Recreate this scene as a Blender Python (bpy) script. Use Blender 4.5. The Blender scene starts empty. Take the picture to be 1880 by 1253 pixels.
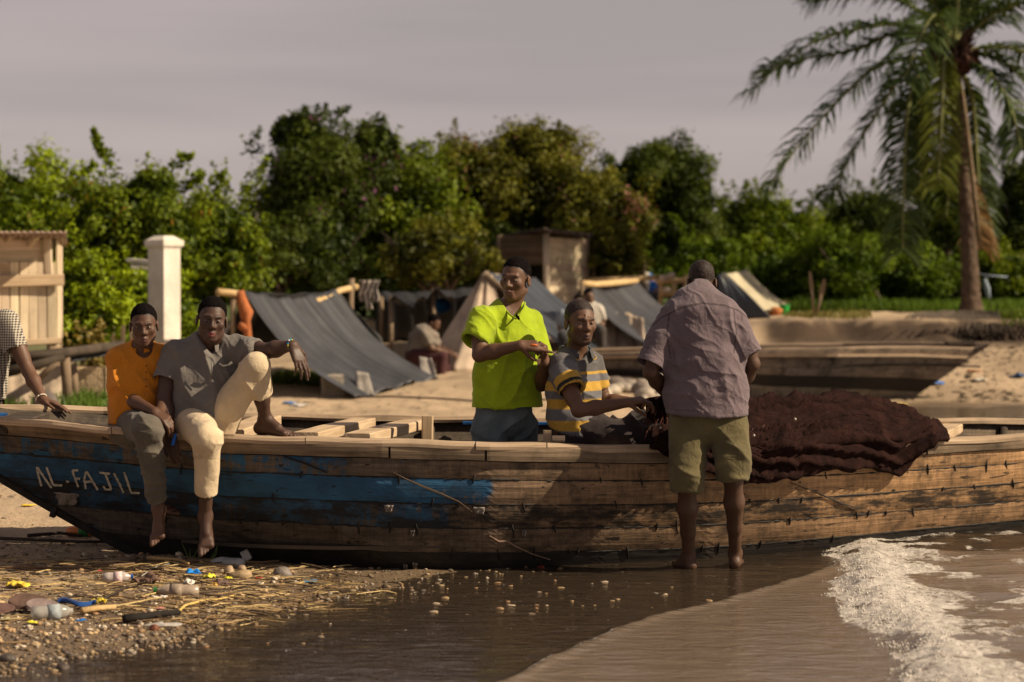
import bpy, math, random
import numpy as np
from mathutils import Vector, Matrix
sc = bpy.context.scene
C = sc.collection
R = random.Random(7)
NR = np.random.RandomState(11)

# ------------------------------------------------------------------ camera, sky, sun, exposure
FPX, HOR, CAMH = 4439.0, 530.0, 1.575
PITCH = math.atan((626.5 - HOR) / FPX)
cam = bpy.data.objects.new('camera', bpy.data.cameras.new('camera'))
C.objects.link(cam); sc.camera = cam
cam.location = (0, 0, CAMH); cam.rotation_euler = (math.pi / 2 - PITCH, 0, 0)
cam.data.sensor_width = 36; cam.data.lens = 85
cam.data.clip_end = 3000
cam.data.dof.use_dof = True; cam.data.dof.focus_distance = 13.5; cam.data.dof.aperture_fstop = 2.5

SUN_EL, SUN_AZ = math.radians(36), math.radians(12)      # azimuth: from +x towards the camera
sdir = Vector((math.cos(SUN_EL) * math.cos(SUN_AZ), -math.cos(SUN_EL) * math.sin(SUN_AZ), math.sin(SUN_EL)))
sun = bpy.data.objects.new('sun', bpy.data.lights.new('sun', 'SUN'))
C.objects.link(sun)
sun.data.energy = 5.0; sun.data.angle = math.radians(0.5); sun.data.color = (1.0, 0.83, 0.59)
sun.location = (30, -5, 30)
sun.rotation_euler = sdir.to_track_quat('Z', 'Y').to_euler()

w = bpy.data.worlds.new('World'); sc.world = w; w.use_nodes = True
nt = w.node_tree; nt.nodes.clear()
o_ = nt.nodes.new('ShaderNodeOutputWorld'); bg = nt.nodes.new('ShaderNodeBackground')
sky = nt.nodes.new('ShaderNodeTexSky'); sky.sky_type = 'NISHITA'; sky.sun_disc = False
sky.sun_elevation = SUN_EL; sky.sun_rotation = math.atan2(sdir.x, sdir.y)
tc = nt.nodes.new('ShaderNodeTexCoord'); mp = nt.nodes.new('ShaderNodeMapping')
mp.inputs['Scale'].default_value = (1.6, 1.6, 15.0)
nz = nt.nodes.new('ShaderNodeTexNoise'); nz.inputs['Scale'].default_value = 1.7; nz.inputs['Detail'].default_value = 3.0
cr = nt.nodes.new('ShaderNodeValToRGB')
cr.color_ramp.elements[0].position = .36; cr.color_ramp.elements[0].color = (.265, .224, .219, 1)
cr.color_ramp.elements[1].position = .64; cr.color_ramp.elements[1].color = (.345, .286, .274, 1)
mul = nt.nodes.new('ShaderNodeVectorMath'); mul.operation = 'SCALE'; mul.inputs['Scale'].default_value = 10.0
mx = nt.nodes.new('ShaderNodeMixRGB'); mx.inputs['Fac'].default_value = .93
L = nt.links.new
L(tc.outputs['Generated'], mp.inputs['Vector']); L(mp.outputs['Vector'], nz.inputs['Vector'])
L(nz.outputs['Fac'], cr.inputs['Fac']); L(cr.outputs['Color'], mul.inputs[0])
sxz = nt.nodes.new('ShaderNodeSeparateXYZ'); L(tc.outputs['Generated'], sxz.inputs[0])
zen = nt.nodes.new('ShaderNodeValToRGB'); zen.color_ramp.elements[0].position = .20; zen.color_ramp.elements[0].color = (1, 1, 1, 1)      # bright low down; dimming overhead, out of view, added to cut fill light
zen.color_ramp.elements[1].position = .55; zen.color_ramp.elements[1].color = (.62, .63, .65, 1); L(sxz.outputs['Z'], zen.inputs['Fac'])
mz = nt.nodes.new('ShaderNodeMixRGB'); mz.blend_type = 'MULTIPLY'; mz.inputs['Fac'].default_value = 1.0; L(mul.outputs['Vector'], mz.inputs['Color1']); L(zen.outputs['Color'], mz.inputs['Color2'])
L(sky.outputs['Color'], mx.inputs['Color1']); L(mz.outputs['Color'], mx.inputs['Color2'])
L(mx.outputs['Color'], bg.inputs['Color']); bg.inputs['Strength'].default_value = .1
L(bg.outputs['Background'], o_.inputs['Surface'])

sc.view_settings.view_transform = 'Standard'; sc.view_settings.look = 'None'
sc.view_settings.gamma = 1; sc.view_settings.exposure = 0.50
sc.cycles.use_denoising = True
sc.cycles.max_bounces = 6; sc.cycles.transparent_max_bounces = 12
sc.cycles.sample_clamp_indirect = 6

_sp, _cp = math.sin(PITCH), math.cos(PITCH)
def P(px, py, d):
    """world point that the photograph shows at (px, py) when it stands d metres away"""
    xr = (px - 940) / FPX; yr = -(py - 626.5) / FPX
    y = _cp + yr * _sp; z = -_sp + yr * _cp
    s = d / y
    return np.array((xr * s, d, CAMH + z * s))
def PZ(px, py, z=0.0):
    """world point at height z seen at (px, py)"""
    xr = (px - 940) / FPX; yr = -(py - 626.5) / FPX
    y = _cp + yr * _sp; zz = -_sp + yr * _cp
    s = (z - CAMH) / zz
    return np.array((xr * s, y * s, z))
def nrm(v):
    v = np.asarray(v, float); return v / max(1e-9, np.linalg.norm(v))

# ------------------------------------------------------------------ noise (numpy)
_LAT = NR.rand(32, 32, 32).astype(np.float32)
def vnoise(p):
    p = np.asarray(p, np.float32); i = np.floor(p).astype(int); f = p - i; f = f * f * (3 - 2 * f)
    i0 = i & 31; i1 = (i + 1) & 31
    fx, fy, fz = f[:, 0], f[:, 1], f[:, 2]
    g = lambda a, b, c: _LAT[a[:, 0], b[:, 1], c[:, 2]]
    x00 = g(i0, i0, i0) * (1 - fx) + g(i1, i0, i0) * fx; x10 = g(i0, i1, i0) * (1 - fx) + g(i1, i1, i0) * fx
    x01 = g(i0, i0, i1) * (1 - fx) + g(i1, i0, i1) * fx; x11 = g(i0, i1, i1) * (1 - fx) + g(i1, i1, i1) * fx
    return (x00 * (1 - fy) + x10 * fy) * (1 - fz) + (x01 * (1 - fy) + x11 * fy) * fz
def fbm(p, o=3):
    a, s, t = 1.0, 0.0, 0.0
    p = np.asarray(p, float)
    for _ in range(o):
        s = s + a * vnoise(p); t += a; a *= .5; p = p * 2.03 + 7.1
    return s / t
def sstep(a, b, x):
    t = np.clip((x - a) / (b - a), 0, 1); return t * t * (3 - 2 * t)

# ------------------------------------------------------------------ objects and their tags
def tag(o, label=None, cat=None, group=None, kind=None):
    if label: o['label'] = label
    if cat: o['category'] = cat
    if group: o['group'] = group
    if kind: o['kind'] = kind
    return o
def thing(name, label, cat, loc=(0, 0, 0), group=None):
    o = bpy.data.objects.new(name, None); C.objects.link(o); o.empty_display_size = .1
    o.location = [float(x) for x in loc]
    return tag(o, label, cat, group)
def root_loc(o):
    l = np.zeros(3)
    while o is not None:
        l = l + np.array(o.location); o = o.parent
    return l
def link(name, me, mat, parent=None, loc=None):
    """mesh in world coordinates -> object under parent (or at loc)"""
    off = root_loc(parent) if parent is not None else (np.array(loc, float) if loc is not None else np.zeros(3))
    n = len(me.vertices); co = np.empty(n * 3, np.float32); me.vertices.foreach_get('co', co)
    co = (co.reshape(-1, 3) - off.astype(np.float32)).ravel(); me.vertices.foreach_set('co', co); me.update()
    o = bpy.data.objects.new(name, me); C.objects.link(o)
    if parent is not None: o.parent = parent
    elif loc is not None: o.location = [float(x) for x in loc]
    if mat is not None:
        for m_ in (mat if isinstance(mat, (list, tuple)) else [mat]): me.materials.append(m_)
    return o
def copy_tree(o, parent=None):
    c = o.copy(); C.objects.link(c)
    if parent is not None: c.parent = parent
    for ch in list(o.children): copy_tree(ch, c)
    return c

def np_mesh(V, F, smooth=True, col=None, uv=None, mi=None):
    """V (n,3), F (m,k) one face size"""
    me = bpy.data.meshes.new('m'); V = np.asarray(V, np.float32); F = np.asarray(F, np.int32)
    k = F.shape[1]; m = len(F)
    me.vertices.add(len(V)); me.vertices.foreach_set('co', V.ravel())
    me.loops.add(m * k); me.loops.foreach_set('vertex_index', F.ravel())
    me.polygons.add(m); me.polygons.foreach_set('loop_start', np.arange(0, m * k, k, dtype=np.int32))
    me.polygons.foreach_set('loop_total', np.full(m, k, np.int32))
    me.polygons.foreach_set('use_smooth', np.full(m, smooth))
    if mi is not None: me.polygons.foreach_set('material_index', np.asarray(mi, np.int32))
    me.update(calc_edges=True)
    if col is not None:
        a = me.color_attributes.new('Col', 'FLOAT_COLOR', 'POINT')
        c = np.ones((len(V), 4), np.float32); c[:, :3] = col; a.data.foreach_set('color', c.ravel())
    if uv is not None:
        u = me.uv_layers.new(name='UVMap'); u.data.foreach_set('uv', np.asarray(uv, np.float32)[F.ravel()].ravel())
    return me

class MB:
    """collects shapes into one mesh (world coordinates)"""
    def __init__(s): s.v = []; s.f = []; s.uv = []; s.c = []
    def add(s, vs, fs, uvs=None, col=(1, 1, 1)):
        b = len(s.v); s.v += [tuple(map(float, v)) for v in vs]; s.f += [tuple(b + i for i in f) for f in fs]
        s.uv += list(uvs) if uvs is not None else [(0, 0)] * len(vs); s.c += [col] * len(vs)
    def tube(s, pts, rad, n=8, col=(1, 1, 1), seed=0, wob=0.0):
        pts = [np.asarray(p, float) for p in pts]; m = len(pts)
        if not hasattr(rad, '__len__'): rad = [rad] * m
        rr = random.Random(seed); vs = []; uvs = []; u = 0
        ref = np.array((.31, .2, .93)) if abs(nrm(pts[-1] - pts[0])[2]) < .8 else np.array((.9, .3, .1))
        for i, p in enumerate(pts):
            t = nrm(pts[min(i + 1, m - 1)] - pts[max(i - 1, 0)])
            a = nrm(np.cross(t, ref)); b = np.cross(t, a)
            if i: u += np.linalg.norm(p - pts[i - 1])
            for j in range(n):
                th = 2 * math.pi * j / n; r_ = rad[i] * (1 + wob * (rr.random() - .5))
                vs.append(p + r_ * (math.cos(th) * a + math.sin(th) * b)); uvs.append((u, .12 * j / n))
        fs = [(i * n + j, i * n + (j + 1) % n, (i + 1) * n + (j + 1) % n, (i + 1) * n + j) for i in range(m - 1) for j in range(n)]
        fs.append(tuple(range(n))[::-1]); fs.append(tuple((m - 1) * n + j for j in range(n)))
        s.add(vs, fs, uvs, col)
    def beam(s, a, b, w, h, up=(0, 0, 1), bev=.004, col=(1, 1, 1), wob=0.0, seed=0, seg=1, u0=None):
        """board from a to b, w across, h thick along up, edges chamfered"""
        a = np.asarray(a, float); b = np.asarray(b, float); t = nrm(b - a)
        x = nrm(np.cross(t, up)); y = np.cross(x, t); Ln = np.linalg.norm(b - a)
        rr = random.Random(seed); u0 = rr.random() * 5 if u0 is None else u0
        prof = [(-w / 2 + bev, -h / 2), (w / 2 - bev, -h / 2), (w / 2, -h / 2 + bev), (w / 2, h / 2 - bev), (w / 2 - bev, h / 2), (-w / 2 + bev, h / 2), (-w / 2, h / 2 - bev), (-w / 2, -h / 2 + bev)]
        vs = []; uvs = []
        for i in range(seg + 1):
            q = a + (b - a) * i / seg; e1 = 1 + wob * (rr.random() - .5); e2 = wob * (rr.random() - .5) * .3
            for (px_, py_) in prof:
                vs.append(q + x * (px_ * e1) + y * (py_ * e1 + e2 * h)); uvs.append((u0 + Ln * i / seg, px_ + py_ + .2 * u0))
        fs = [(i * 8 + j, i * 8 + (j + 1) % 8, (i + 1) * 8 + (j + 1) % 8, (i + 1) * 8 + j) for i in range(seg) for j in range(8)]
        fs.append(tuple(range(8))[::-1]); fs.append(tuple(seg * 8 + j for j in range(8)))
        s.add(vs, fs, uvs, col)
    def blob(s, c, r, seed=0, amp=.25, col=(1, 1, 1), n=7, m=10, rot=None):
        """lumpy ellipsoid"""
        rr = np.random.RandomState(seed); vs = []
        ax = rr.randn(4, 3); ph = rr.rand(4) * 6
        for i in range(n + 1):
            th = math.pi * i / n
            for j in range(m):
                f = 2 * math.pi * j / m; u = np.array((math.sin(th) * math.cos(f), math.sin(th) * math.sin(f), math.cos(th)))
                k = 1 + amp * sum(math.sin(2.2 * float(ax[q] @ u) + ph[q]) for q in range(4)) / 2.5
                v = u * k * np.asarray(r)
                if rot is not None: v = rot @ v
                vs.append(np.asarray(c) + v)
        fs = [(i * m + j, (i + 1) * m + j, (i + 1) * m + (j + 1) % m, i * m + (j + 1) % m) for i in range(n) for j in range(m)]
        s.add(vs, fs, None, col)
    def grid(s, A, col=(1, 1, 1), uvs=None):
        """A: (n,m,3) sheet"""
        n, m = A.shape[:2]
        vs = A.reshape(-1, 3); fs = [(i * m + j, (i + 1) * m + j, (i + 1) * m + j + 1, i * m + j + 1) for i in range(n - 1) for j in range(m - 1)]
        s.add(vs, fs, uvs, col)
    def build(s, name, mat, parent=None, loc=None, smooth=False):
        me = bpy.data.meshes.new(name); me.from_pydata(s.v, [], s.f)
        me.polygons.foreach_set('use_smooth', np.full(len(me.polygons), smooth))
        li = np.empty(len(me.loops), np.int32); me.loops.foreach_get('vertex_index', li)
        u = me.uv_layers.new(name='UVMap'); u.data.foreach_set('uv', np.asarray(s.uv, np.float32)[li].ravel())
        a = me.color_attributes.new('Col', 'FLOAT_COLOR', 'POINT')
        c = np.ones((len(s.v), 4), np.float32); c[:, :3] = s.c; a.data.foreach_set('color', c.ravel())
        return link(name, me, mat, parent, loc)
def solid(o, t, offset=0.0):
    m_ = o.modifiers.new('thickness', 'SOLIDIFY'); m_.thickness = t; m_.offset = offset; return o

# ------------------------------------------------------------------ materials
def newmat(name):
    m_ = bpy.data.materials.new(name); m_.use_nodes = True
    n = m_.node_tree; b = n.nodes['Principled BSDF']
    return m_, n, b
def nd(n, t, **k):
    x = n.nodes.new('ShaderNode' + t)
    for a, v in k.items():
        if a in x.inputs: x.inputs[a].default_value = v
        else: setattr(x, a, v)
    return x
def ramp(n, *st):
    r_ = n.nodes.new('ShaderNodeValToRGB'); e = r_.color_ramp.elements
    while len(e) < len(st): e.new(.5)
    for x, (p, c) in zip(e, st):
        x.position = p; x.color = (c, c, c, 1) if not hasattr(c, '__len__') else (*c, 1)
    return r_
def mixc(n, f, a, b, mode='MIX'):
    m_ = n.nodes.new('ShaderNodeMixRGB'); m_.blend_type = mode
    for i, v in enumerate((f, a, b)):
        s_ = m_.inputs[i]
        if hasattr(v, 'links') or hasattr(v, 'is_linked'): n.links.new(v, s_)
        else: s_.default_value = v if i == 0 else (*v, 1) if len(v) == 3 else v
    return m_.outputs[0]
def bump(n, b, h, dist, strength=1.0):
    x = nd(n, 'Bump', Strength=strength, Distance=dist); n.links.new(h, x.inputs['Height']); n.links.new(x.outputs['Normal'], b.inputs['Normal']); return x
def plain(name, col, rough=.85, var=.25, scale=6, bd=.004, bscale=30, spec=.25, attr=False, coord='Object', alpha=None):
    """surface with blotchy colour variation and a fine relief; attr: tint by the mesh's own colours"""
    m_, n, b = newmat(name); tcn = nd(n, 'TexCoord')
    z = nd(n, 'TexNoise', Scale=scale, Detail=6.0); n.links.new(tcn.outputs[coord], z.inputs['Vector'])
    r_ = ramp(n, (.3, tuple(c * (1 - var) for c in col)), (.7, tuple(min(1, c * (1 + var)) for c in col))); n.links.new(z.outputs['Fac'], r_.inputs['Fac'])
    out = r_.outputs['Color']
    if attr:
        a = nd(n, 'Attribute', attribute_name='Col'); out = mixc(n, 1.0, out, a.outputs['Color'], 'MULTIPLY')
    n.links.new(out, b.inputs['Base Color'])
    z2 = nd(n, 'TexNoise', Scale=bscale, Detail=5.0); n.links.new(tcn.outputs[coord], z2.inputs['Vector']); bump(n, b, z2.outputs['Fac'], bd)
    b.inputs['Roughness'].default_value = rough; b.inputs['Specular IOR Level'].default_value = spec
    if alpha is not None: b.inputs['Alpha'].default_value = alpha
    return m_
def wood(name, c1, c2, dark=(.03, .02, .014), scale=1.0, stain=.5, rough=.85, bd=.003):
    """weathered board: grain along u"""
    m_, n, b = newmat(name); tcn = nd(n, 'TexCoord')
    mp_ = nd(n, 'Mapping'); mp_.inputs['Scale'].default_value = (1.6 * scale, 38 * scale, 1); n.links.new(tcn.outputs['UV'], mp_.inputs['Vector'])
    g = nd(n, 'TexNoise', Scale=1.5, Detail=8.0, Distortion=.6); n.links.new(mp_.outputs['Vector'], g.inputs['Vector'])
    r_ = ramp(n, (.3, c1), (.68, c2)); n.links.new(g.outputs['Fac'], r_.inputs['Fac'])
    z = nd(n, 'TexNoise', Scale=3.3 * scale, Detail=7.0, Roughness=.68); n.links.new(tcn.outputs['Object'], z.inputs['Vector'])
    s_ = ramp(n, (.5 - .1 * stain, 0), (.72, stain)); n.links.new(z.outputs['Fac'], s_.inputs['Fac'])
    out = mixc(n, s_.outputs['Color'], r_.outputs['Color'], dark)
    a = nd(n, 'Attribute', attribute_name='Col'); out = mixc(n, 1.0, out, a.outputs['Color'], 'MULTIPLY')
    n.links.new(out, b.inputs['Base Color']); bump(n, b, g.outputs['Fac'], bd)
    b.inputs['Roughness'].default_value = rough; b.inputs['Specular IOR Level'].default_value = .2
    return m_
def cloth(name, col=None, var=.18, weave=900, rough=.9, wr=.012, wscale=9, stain=None):
    """fabric; col None: colours come with the mesh"""
    m_, n, b = newmat(name); tcn = nd(n, 'TexCoord')
    z = nd(n, 'TexNoise', Scale=7.0, Detail=7.0, Roughness=.65); n.links.new(tcn.outputs['Object'], z.inputs['Vector'])
    r_ = ramp(n, (.3, 1 - var), (.7, 1 + var)); n.links.new(z.outputs['Fac'], r_.inputs['Fac'])
    if col is None:
        a = nd(n, 'Attribute', attribute_name='Col'); base = a.outputs['Color']
    else: base = nd(n, 'RGB').outputs[0]; base.default_value = (*col, 1)
    out = mixc(n, 1.0, base, r_.outputs['Color'], 'MULTIPLY')
    if stain is not None:
        zs = nd(n, 'TexNoise', Scale=4.5, Detail=9.0, Roughness=.75); n.links.new(tcn.outputs['Object'], zs.inputs['Vector'])
        rs = ramp(n, (.54, 0), (.72, .75)); n.links.new(zs.outputs['Fac'], rs.inputs['Fac']); out = mixc(n, rs.outputs['Color'], out, stain)
    n.links.new(out, b.inputs['Base Color'])
    w1 = nd(n, 'TexNoise', Scale=wscale, Detail=4.0, Distortion=1.2); n.links.new(tcn.outputs['Object'], w1.inputs['Vector'])
    w2 = nd(n, 'TexNoise', Scale=weave, Detail=1.0); n.links.new(tcn.outputs['Object'], w2.inputs['Vector'])
    h = nd(n, 'Math', operation='MULTIPLY_ADD'); n.links.new(w2.outputs['Fac'], h.inputs[0]); h.inputs[1].default_value = .06; n.links.new(w1.outputs['Fac'], h.inputs[2])
    bump(n, b, h.outputs[0], wr)
    b.inputs['Roughness'].default_value = rough; b.inputs['Specular IOR Level'].default_value = .15
    b.inputs['Sheen Weight'].default_value = .1
    return m_
# ------------------------------------------------------------------ implicit-surface modeller (bodies, clothes)
class Field:
    def __init__(s, lo, hi, h):
        s.h = h; s.lo = np.asarray(lo, float); n = np.ceil((np.asarray(hi, float) - s.lo) / h).astype(int) + 1
        s.n = n; s.G = np.full(n, .25, np.float32)
    def op(s, lo, hi, fn, k=0.0, mode='add'):
        m = k + 2.5 * s.h
        i0 = np.clip(np.floor((np.asarray(lo) - m - s.lo) / s.h).astype(int), 0, s.n)
        i1 = np.clip(np.ceil((np.asarray(hi) + m - s.lo) / s.h).astype(int) + 1, 0, s.n)
        if np.any(i1 <= i0): return
        ax = [(s.lo[q] + s.h * np.arange(i0[q], i1[q])).astype(np.float32) for q in range(3)]
        X, Y, Z = ax[0][:, None, None], ax[1][None, :, None], ax[2][None, None, :]
        d = fn(X, Y, Z); sl = tuple(slice(a, b) for a, b in zip(i0, i1)); g = s.G[sl]
        if mode == 'add':
            if k > 0:
                hh = np.maximum(k - np.abs(g - d), 0) / k; s.G[sl] = np.minimum(g, d) - hh * hh * k * .25
            else: s.G[sl] = np.minimum(g, d)
        else:
            if k > 0:
                hh = np.maximum(k - np.abs(g + d), 0) / k; s.G[sl] = np.maximum(g, -d) + hh * hh * k * .25
            else: s.G[sl] = np.maximum(g, -d)
    def cone(s, a, b, ra, rb, k=.015, mode='add', capa=False, capb=False, flat=None):
        a = np.asarray(a, float); b = np.asarray(b, float); ba = b - a; L2 = float(ba @ ba) + 1e-12; Ln = math.sqrt(L2)
        lo = np.minimum(a - ra, b - rb); hi = np.maximum(a + ra, b + rb)
        def fn(X, Y, Z):
            x, y, z = X - a[0], Y - a[1], Z - a[2]
            tr = (x * ba[0] + y * ba[1] + z * ba[2]) / L2; t = np.clip(tr, 0, 1)
            dx, dy, dz = x - t * ba[0], y - t * ba[1], z - t * ba[2]
            if flat is not None:
                ax_, f_ = flat; q = (dx * ax_[0] + dy * ax_[1] + dz * ax_[2]) * (f_ - 1); dx = dx + q * ax_[0]; dy = dy + q * ax_[1]; dz = dz + q * ax_[2]
            d = np.sqrt(dx * dx + dy * dy + dz * dz) - (ra + (rb - ra) * t)
            if capa: d = np.maximum(d, -tr * Ln)
            if capb: d = np.maximum(d, (tr - 1) * Ln)
            return d
        s.op(lo, hi, fn, k, mode)
    def ell(s, c, r, rot=None, k=.015, mode='add'):
        c = np.asarray(c, float); r = np.asarray(r, float); M_ = np.eye(3) if rot is None else np.asarray(rot, float)   # rows: local axes
        ext = np.sqrt(((M_ * r[:, None]) ** 2).sum(0))
        def fn(X, Y, Z):
            x, y, z = X - c[0], Y - c[1], Z - c[2]
            q = [(x * M_[i, 0] + y * M_[i, 1] + z * M_[i, 2]) for i in range(3)]
            k0 = np.sqrt(sum((q[i] / r[i]) ** 2 for i in range(3))); k1 = np.sqrt(sum((q[i] / r[i] ** 2) ** 2 for i in range(3))) + 1e-6
            return k0 * (k0 - 1) / k1
        s.op(c - ext, c + ext, fn, k, mode)
    def loft(s, secs, xax, k=.01, capa=False, capb=False, mode='add'):
        """elliptical sections (centre, half width, half depth)"""
        for i in range(len(secs) - 1):
            (a, wa, da), (b, wb, db) = secs[i], secs[i + 1]
            a = np.asarray(a, float); b = np.asarray(b, float); ba = b - a; L2 = float(ba @ ba); Ln = math.sqrt(L2); nn = ba / Ln
            xx = nrm(np.asarray(xax) - (np.asarray(xax) @ nn) * nn); yy = np.cross(nn, xx)
            r_ = max(wa, wb, da, db); lo = np.minimum(a, b) - r_; hi = np.maximum(a, b) + r_
            ca = capa and i == 0; cb = capb and i == len(secs) - 2
            def fn(X, Y, Z):
                x, y, z = X - a[0], Y - a[1], Z - a[2]
                tr = (x * ba[0] + y * ba[1] + z * ba[2]) / L2; t = np.clip(tr, 0, 1)
                dx, dy, dz = x - t * ba[0], y - t * ba[1], z - t * ba[2]
                W_ = wa + (wb - wa) * t; D_ = da + (db - da) * t; mn = np.minimum(W_, D_)
                u = (dx * xx[0] + dy * xx[1] + dz * xx[2]) / W_; v = (dx * yy[0] + dy * yy[1] + dz * yy[2]) / D_
                q = (tr - t) * Ln / mn
                d = (np.sqrt(u * u + v * v + q * q) - 1) * mn
                if ca: d = np.maximum(d, -tr * Ln)
                if cb: d = np.maximum(d, (tr - 1) * Ln)
                return d
            s.op(lo, hi, fn, k, mode)
    def plane(s, o, n):
        o = np.asarray(o, float); n = nrm(n)
        ax = [(s.lo[q] + s.h * np.arange(s.n[q])).astype(np.float32) - np.float32(o[q]) for q in range(3)]
        s.G = np.maximum(s.G, (ax[0][:, None, None] * n[0] + ax[1][None, :, None] * n[1] + ax[2][None, None, :] * n[2]).astype(np.float32))
    def mesh(s):
        G = s.G; B = G < 0
        cnt = np.zeros(tuple(q - 1 for q in G.shape), np.int8)
        for dx in (0, 1):
            for dy in (0, 1):
                for dz in (0, 1): cnt += B[dx:B.shape[0] - 1 + dx, dy:B.shape[1] - 1 + dy, dz:B.shape[2] - 1 + dz]
        act = (cnt > 0) & (cnt < 8); idx = np.argwhere(act); n = len(idx)
        if n == 0: return np.zeros((0, 3)), np.zeros((0, 4), int)
        ids = np.full(act.shape, -1, np.int32); ids[act] = np.arange(n)
        cv = {}
        for c in [(x, y, z) for x in (0, 1) for y in (0, 1) for z in (0, 1)]:
            cv[c] = G[idx[:, 0] + c[0], idx[:, 1] + c[1], idx[:, 2] + c[2]]
        acc = np.zeros((n, 3)); wt = np.zeros(n)
        for a in cv:
            for q in range(3):
                if a[q] == 0:
                    b = list(a); b[q] = 1; b = tuple(b); va, vb = cv[a], cv[b]; m = (va < 0) != (vb < 0)
                    t = np.where(m, va / np.where(m, va - vb, 1), 0); p = np.array(a, float)[None, :].repeat(n, 0); p[:, q] = t
                    acc[m] += p[m]; wt[m] += 1
        V = s.lo + s.h * (idx + acc / wt[:, None])
        Q = []
        for q in range(3):
            u, v = (q + 1) % 3, (q + 2) % 3
            sl0 = [slice(None)] * 3; sl1 = [slice(None)] * 3; sl0[q] = slice(0, -1); sl1[q] = slice(1, None)
            ch = B[tuple(sl0)] != B[tuple(sl1)]; e = np.argwhere(ch)
            e = e[(e[:, u] > 0) & (e[:, v] > 0) & (e[:, u] < G.shape[u] - 1) & (e[:, v] < G.shape[v] - 1)]
            ins = B[e[:, 0], e[:, 1], e[:, 2]]
            def cell(du, dv):
                c = e.copy(); c[:, u] += du; c[:, v] += dv; return ids[c[:, 0], c[:, 1], c[:, 2]]
            f = np.stack([cell(-1, -1), cell(0, -1), cell(0, 0), cell(-1, 0)], 1)
            f[~ins] = f[~ins][:, ::-1]; Q.append(f)
        F = np.concatenate(Q); F = F[(F >= 0).all(1)]
        return V, F
def vnormals(V, F):
    a, b, c, d = (V[F[:, i]] for i in range(4)); fn = np.cross(c - a, d - b); N = np.zeros_like(V)
    for i in range(4):
        for q in range(3): N[:, q] += np.bincount(F[:, i], fn[:, q], len(V))
    return N / (np.linalg.norm(N, axis=1)[:, None] + 1e-9)
def smoothV(V, F, it=1, lam=.5):
    n = len(V)
    for _ in range(it):
        S = np.zeros_like(V); W = np.zeros(n)
        for i in range(4):
            j = F[:, (i + 1) % 4]
            for q in range(3):
                S[:, q] += np.bincount(F[:, i], V[j, q], n) + np.bincount(j, V[F[:, i], q], n)
            W += np.bincount(F[:, i], minlength=n) + np.bincount(j, minlength=n)
        V = V + lam * (S / np.maximum(W, 1)[:, None] - V)
    return V
def ridges(V, n, lam, amp, c=None, rad=None, warp=.35, seed=0.0, sharp=1.6, dirv=None):
    """fabric folds: irregular creases running across n"""
    n = nrm(n); t1 = nrm(np.cross(n, (.21, .93, .3))); t2 = np.cross(n, t1)
    wv = (fbm(V / (lam * 2.6) + seed, 2) - .5) * 2 * warp * 1.3
    q = np.stack([(V @ n) / lam * .85 + wv, (V @ t1) / (lam * 4.5) + wv * .3, (V @ t2) / (lam * 4.5)], 1) + seed * 3.7
    r = (1 - np.abs(2 * vnoise(q) - 1)) ** (sharp * 1.5) - .35
    a = amp * 2.3 * (.35 + 1.1 * vnoise(V / (lam * 3.1) + seed * 1.7))
    if c is not None: a = a * np.exp(-((V - np.asarray(c)) ** 2).sum(1) / rad ** 2)
    return a * r
def from_field(F, name, mat, parent, folds=None, colf=None, smooth=1, noise=0.0, nscale=12):
    V, Q = F.mesh()
    if smooth: V = smoothV(V, Q, smooth)
    if folds or noise:
        N = vnormals(V, Q); d = np.zeros(len(V))
        for f in (folds or []): d += ridges(V, **f)
        if noise: d += (fbm(V * nscale, 3) - .5) * 2 * noise
        V = V + N * d[:, None]; V = smoothV(V, Q, 1, .3)
    col = colf(V) if colf else None
    return link(name, np_mesh(V, Q, True, col), mat, parent)

# ------------------------------------------------------------------ body pieces
def frame(fwd, up):
    f = nrm(fwd); u = nrm(np.asarray(up, float) - (np.asarray(up, float) @ f) * f); return np.cross(f, u), f, u      # x, forward, up
def head(F, c, fwd, up, s=1.0, mouth=0.0):
    x, f, u = frame(fwd, up); c = np.asarray(c, float); M_ = np.stack([x, f, u])
    q = lambda a, b, z: c + s * (a * x + b * f + z * u)
    E = lambda p, r, k=.02, mode='add': F.ell(q(*p), np.array(r) * s, M_, k * s, mode)
    K = lambda a, b, ra, rb, k=.015, mode='add': F.cone(q(*a), q(*b), ra * s, rb * s, k * s, mode)
    E((0, -.018, .035), (.074, .092, .080))
    E((0, .028, -.025), (.060, .060, .085), .03)
    for g in (-1, 1):
        K((g * .048, -.012, -.062), (g * .016, .058, -.099), .019, .017, .025)
        E((g * .043, .056, -.022), (.022, .022, .02), .02)
        K((g * .012, .085, .021), (g * .042, .073, .022), .0095, .008, .014)
    E((0, .066, -.101), (.021, .017, .016), .02)
    K((0, .083, .012), (0, .100, -.028), .0075, .0115, .014)
    E((0, .101, -.031), (.0125, .0125, .0105), .01)
    for g in (-1, 1):
        E((g * .0155, .091, -.035), (.010, .012, .0085), .007)
        E((g * .031, .093, -.001), (.019, .017, .0105), .012, 'sub')
        E((g * .031, .0715, -.001), (.0145, .011, .0095), .006)
        E((g * .079, -.012, -.012), (.009, .021, .032), .006)
        E((g * .089, -.006, -.009), (.006, .011, .018), .004, 'sub')
    K((-.020, .080, -.066), (0, .089, -.0645), .0055, .0085, .01); K((.020, .080, -.066), (0, .089, -.0645), .0055, .0085, .01)
    K((-.017, .078, -.080), (.017, .078, -.080), .0075, .0075, .01); E((0, .084, -.080), (.013, .009, .008), .008)
    K((-.024, .092, -.0725), (.024, .092, -.0725), .0028 + mouth, .0028 + mouth, .002, 'sub')
    return x, f, u
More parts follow.
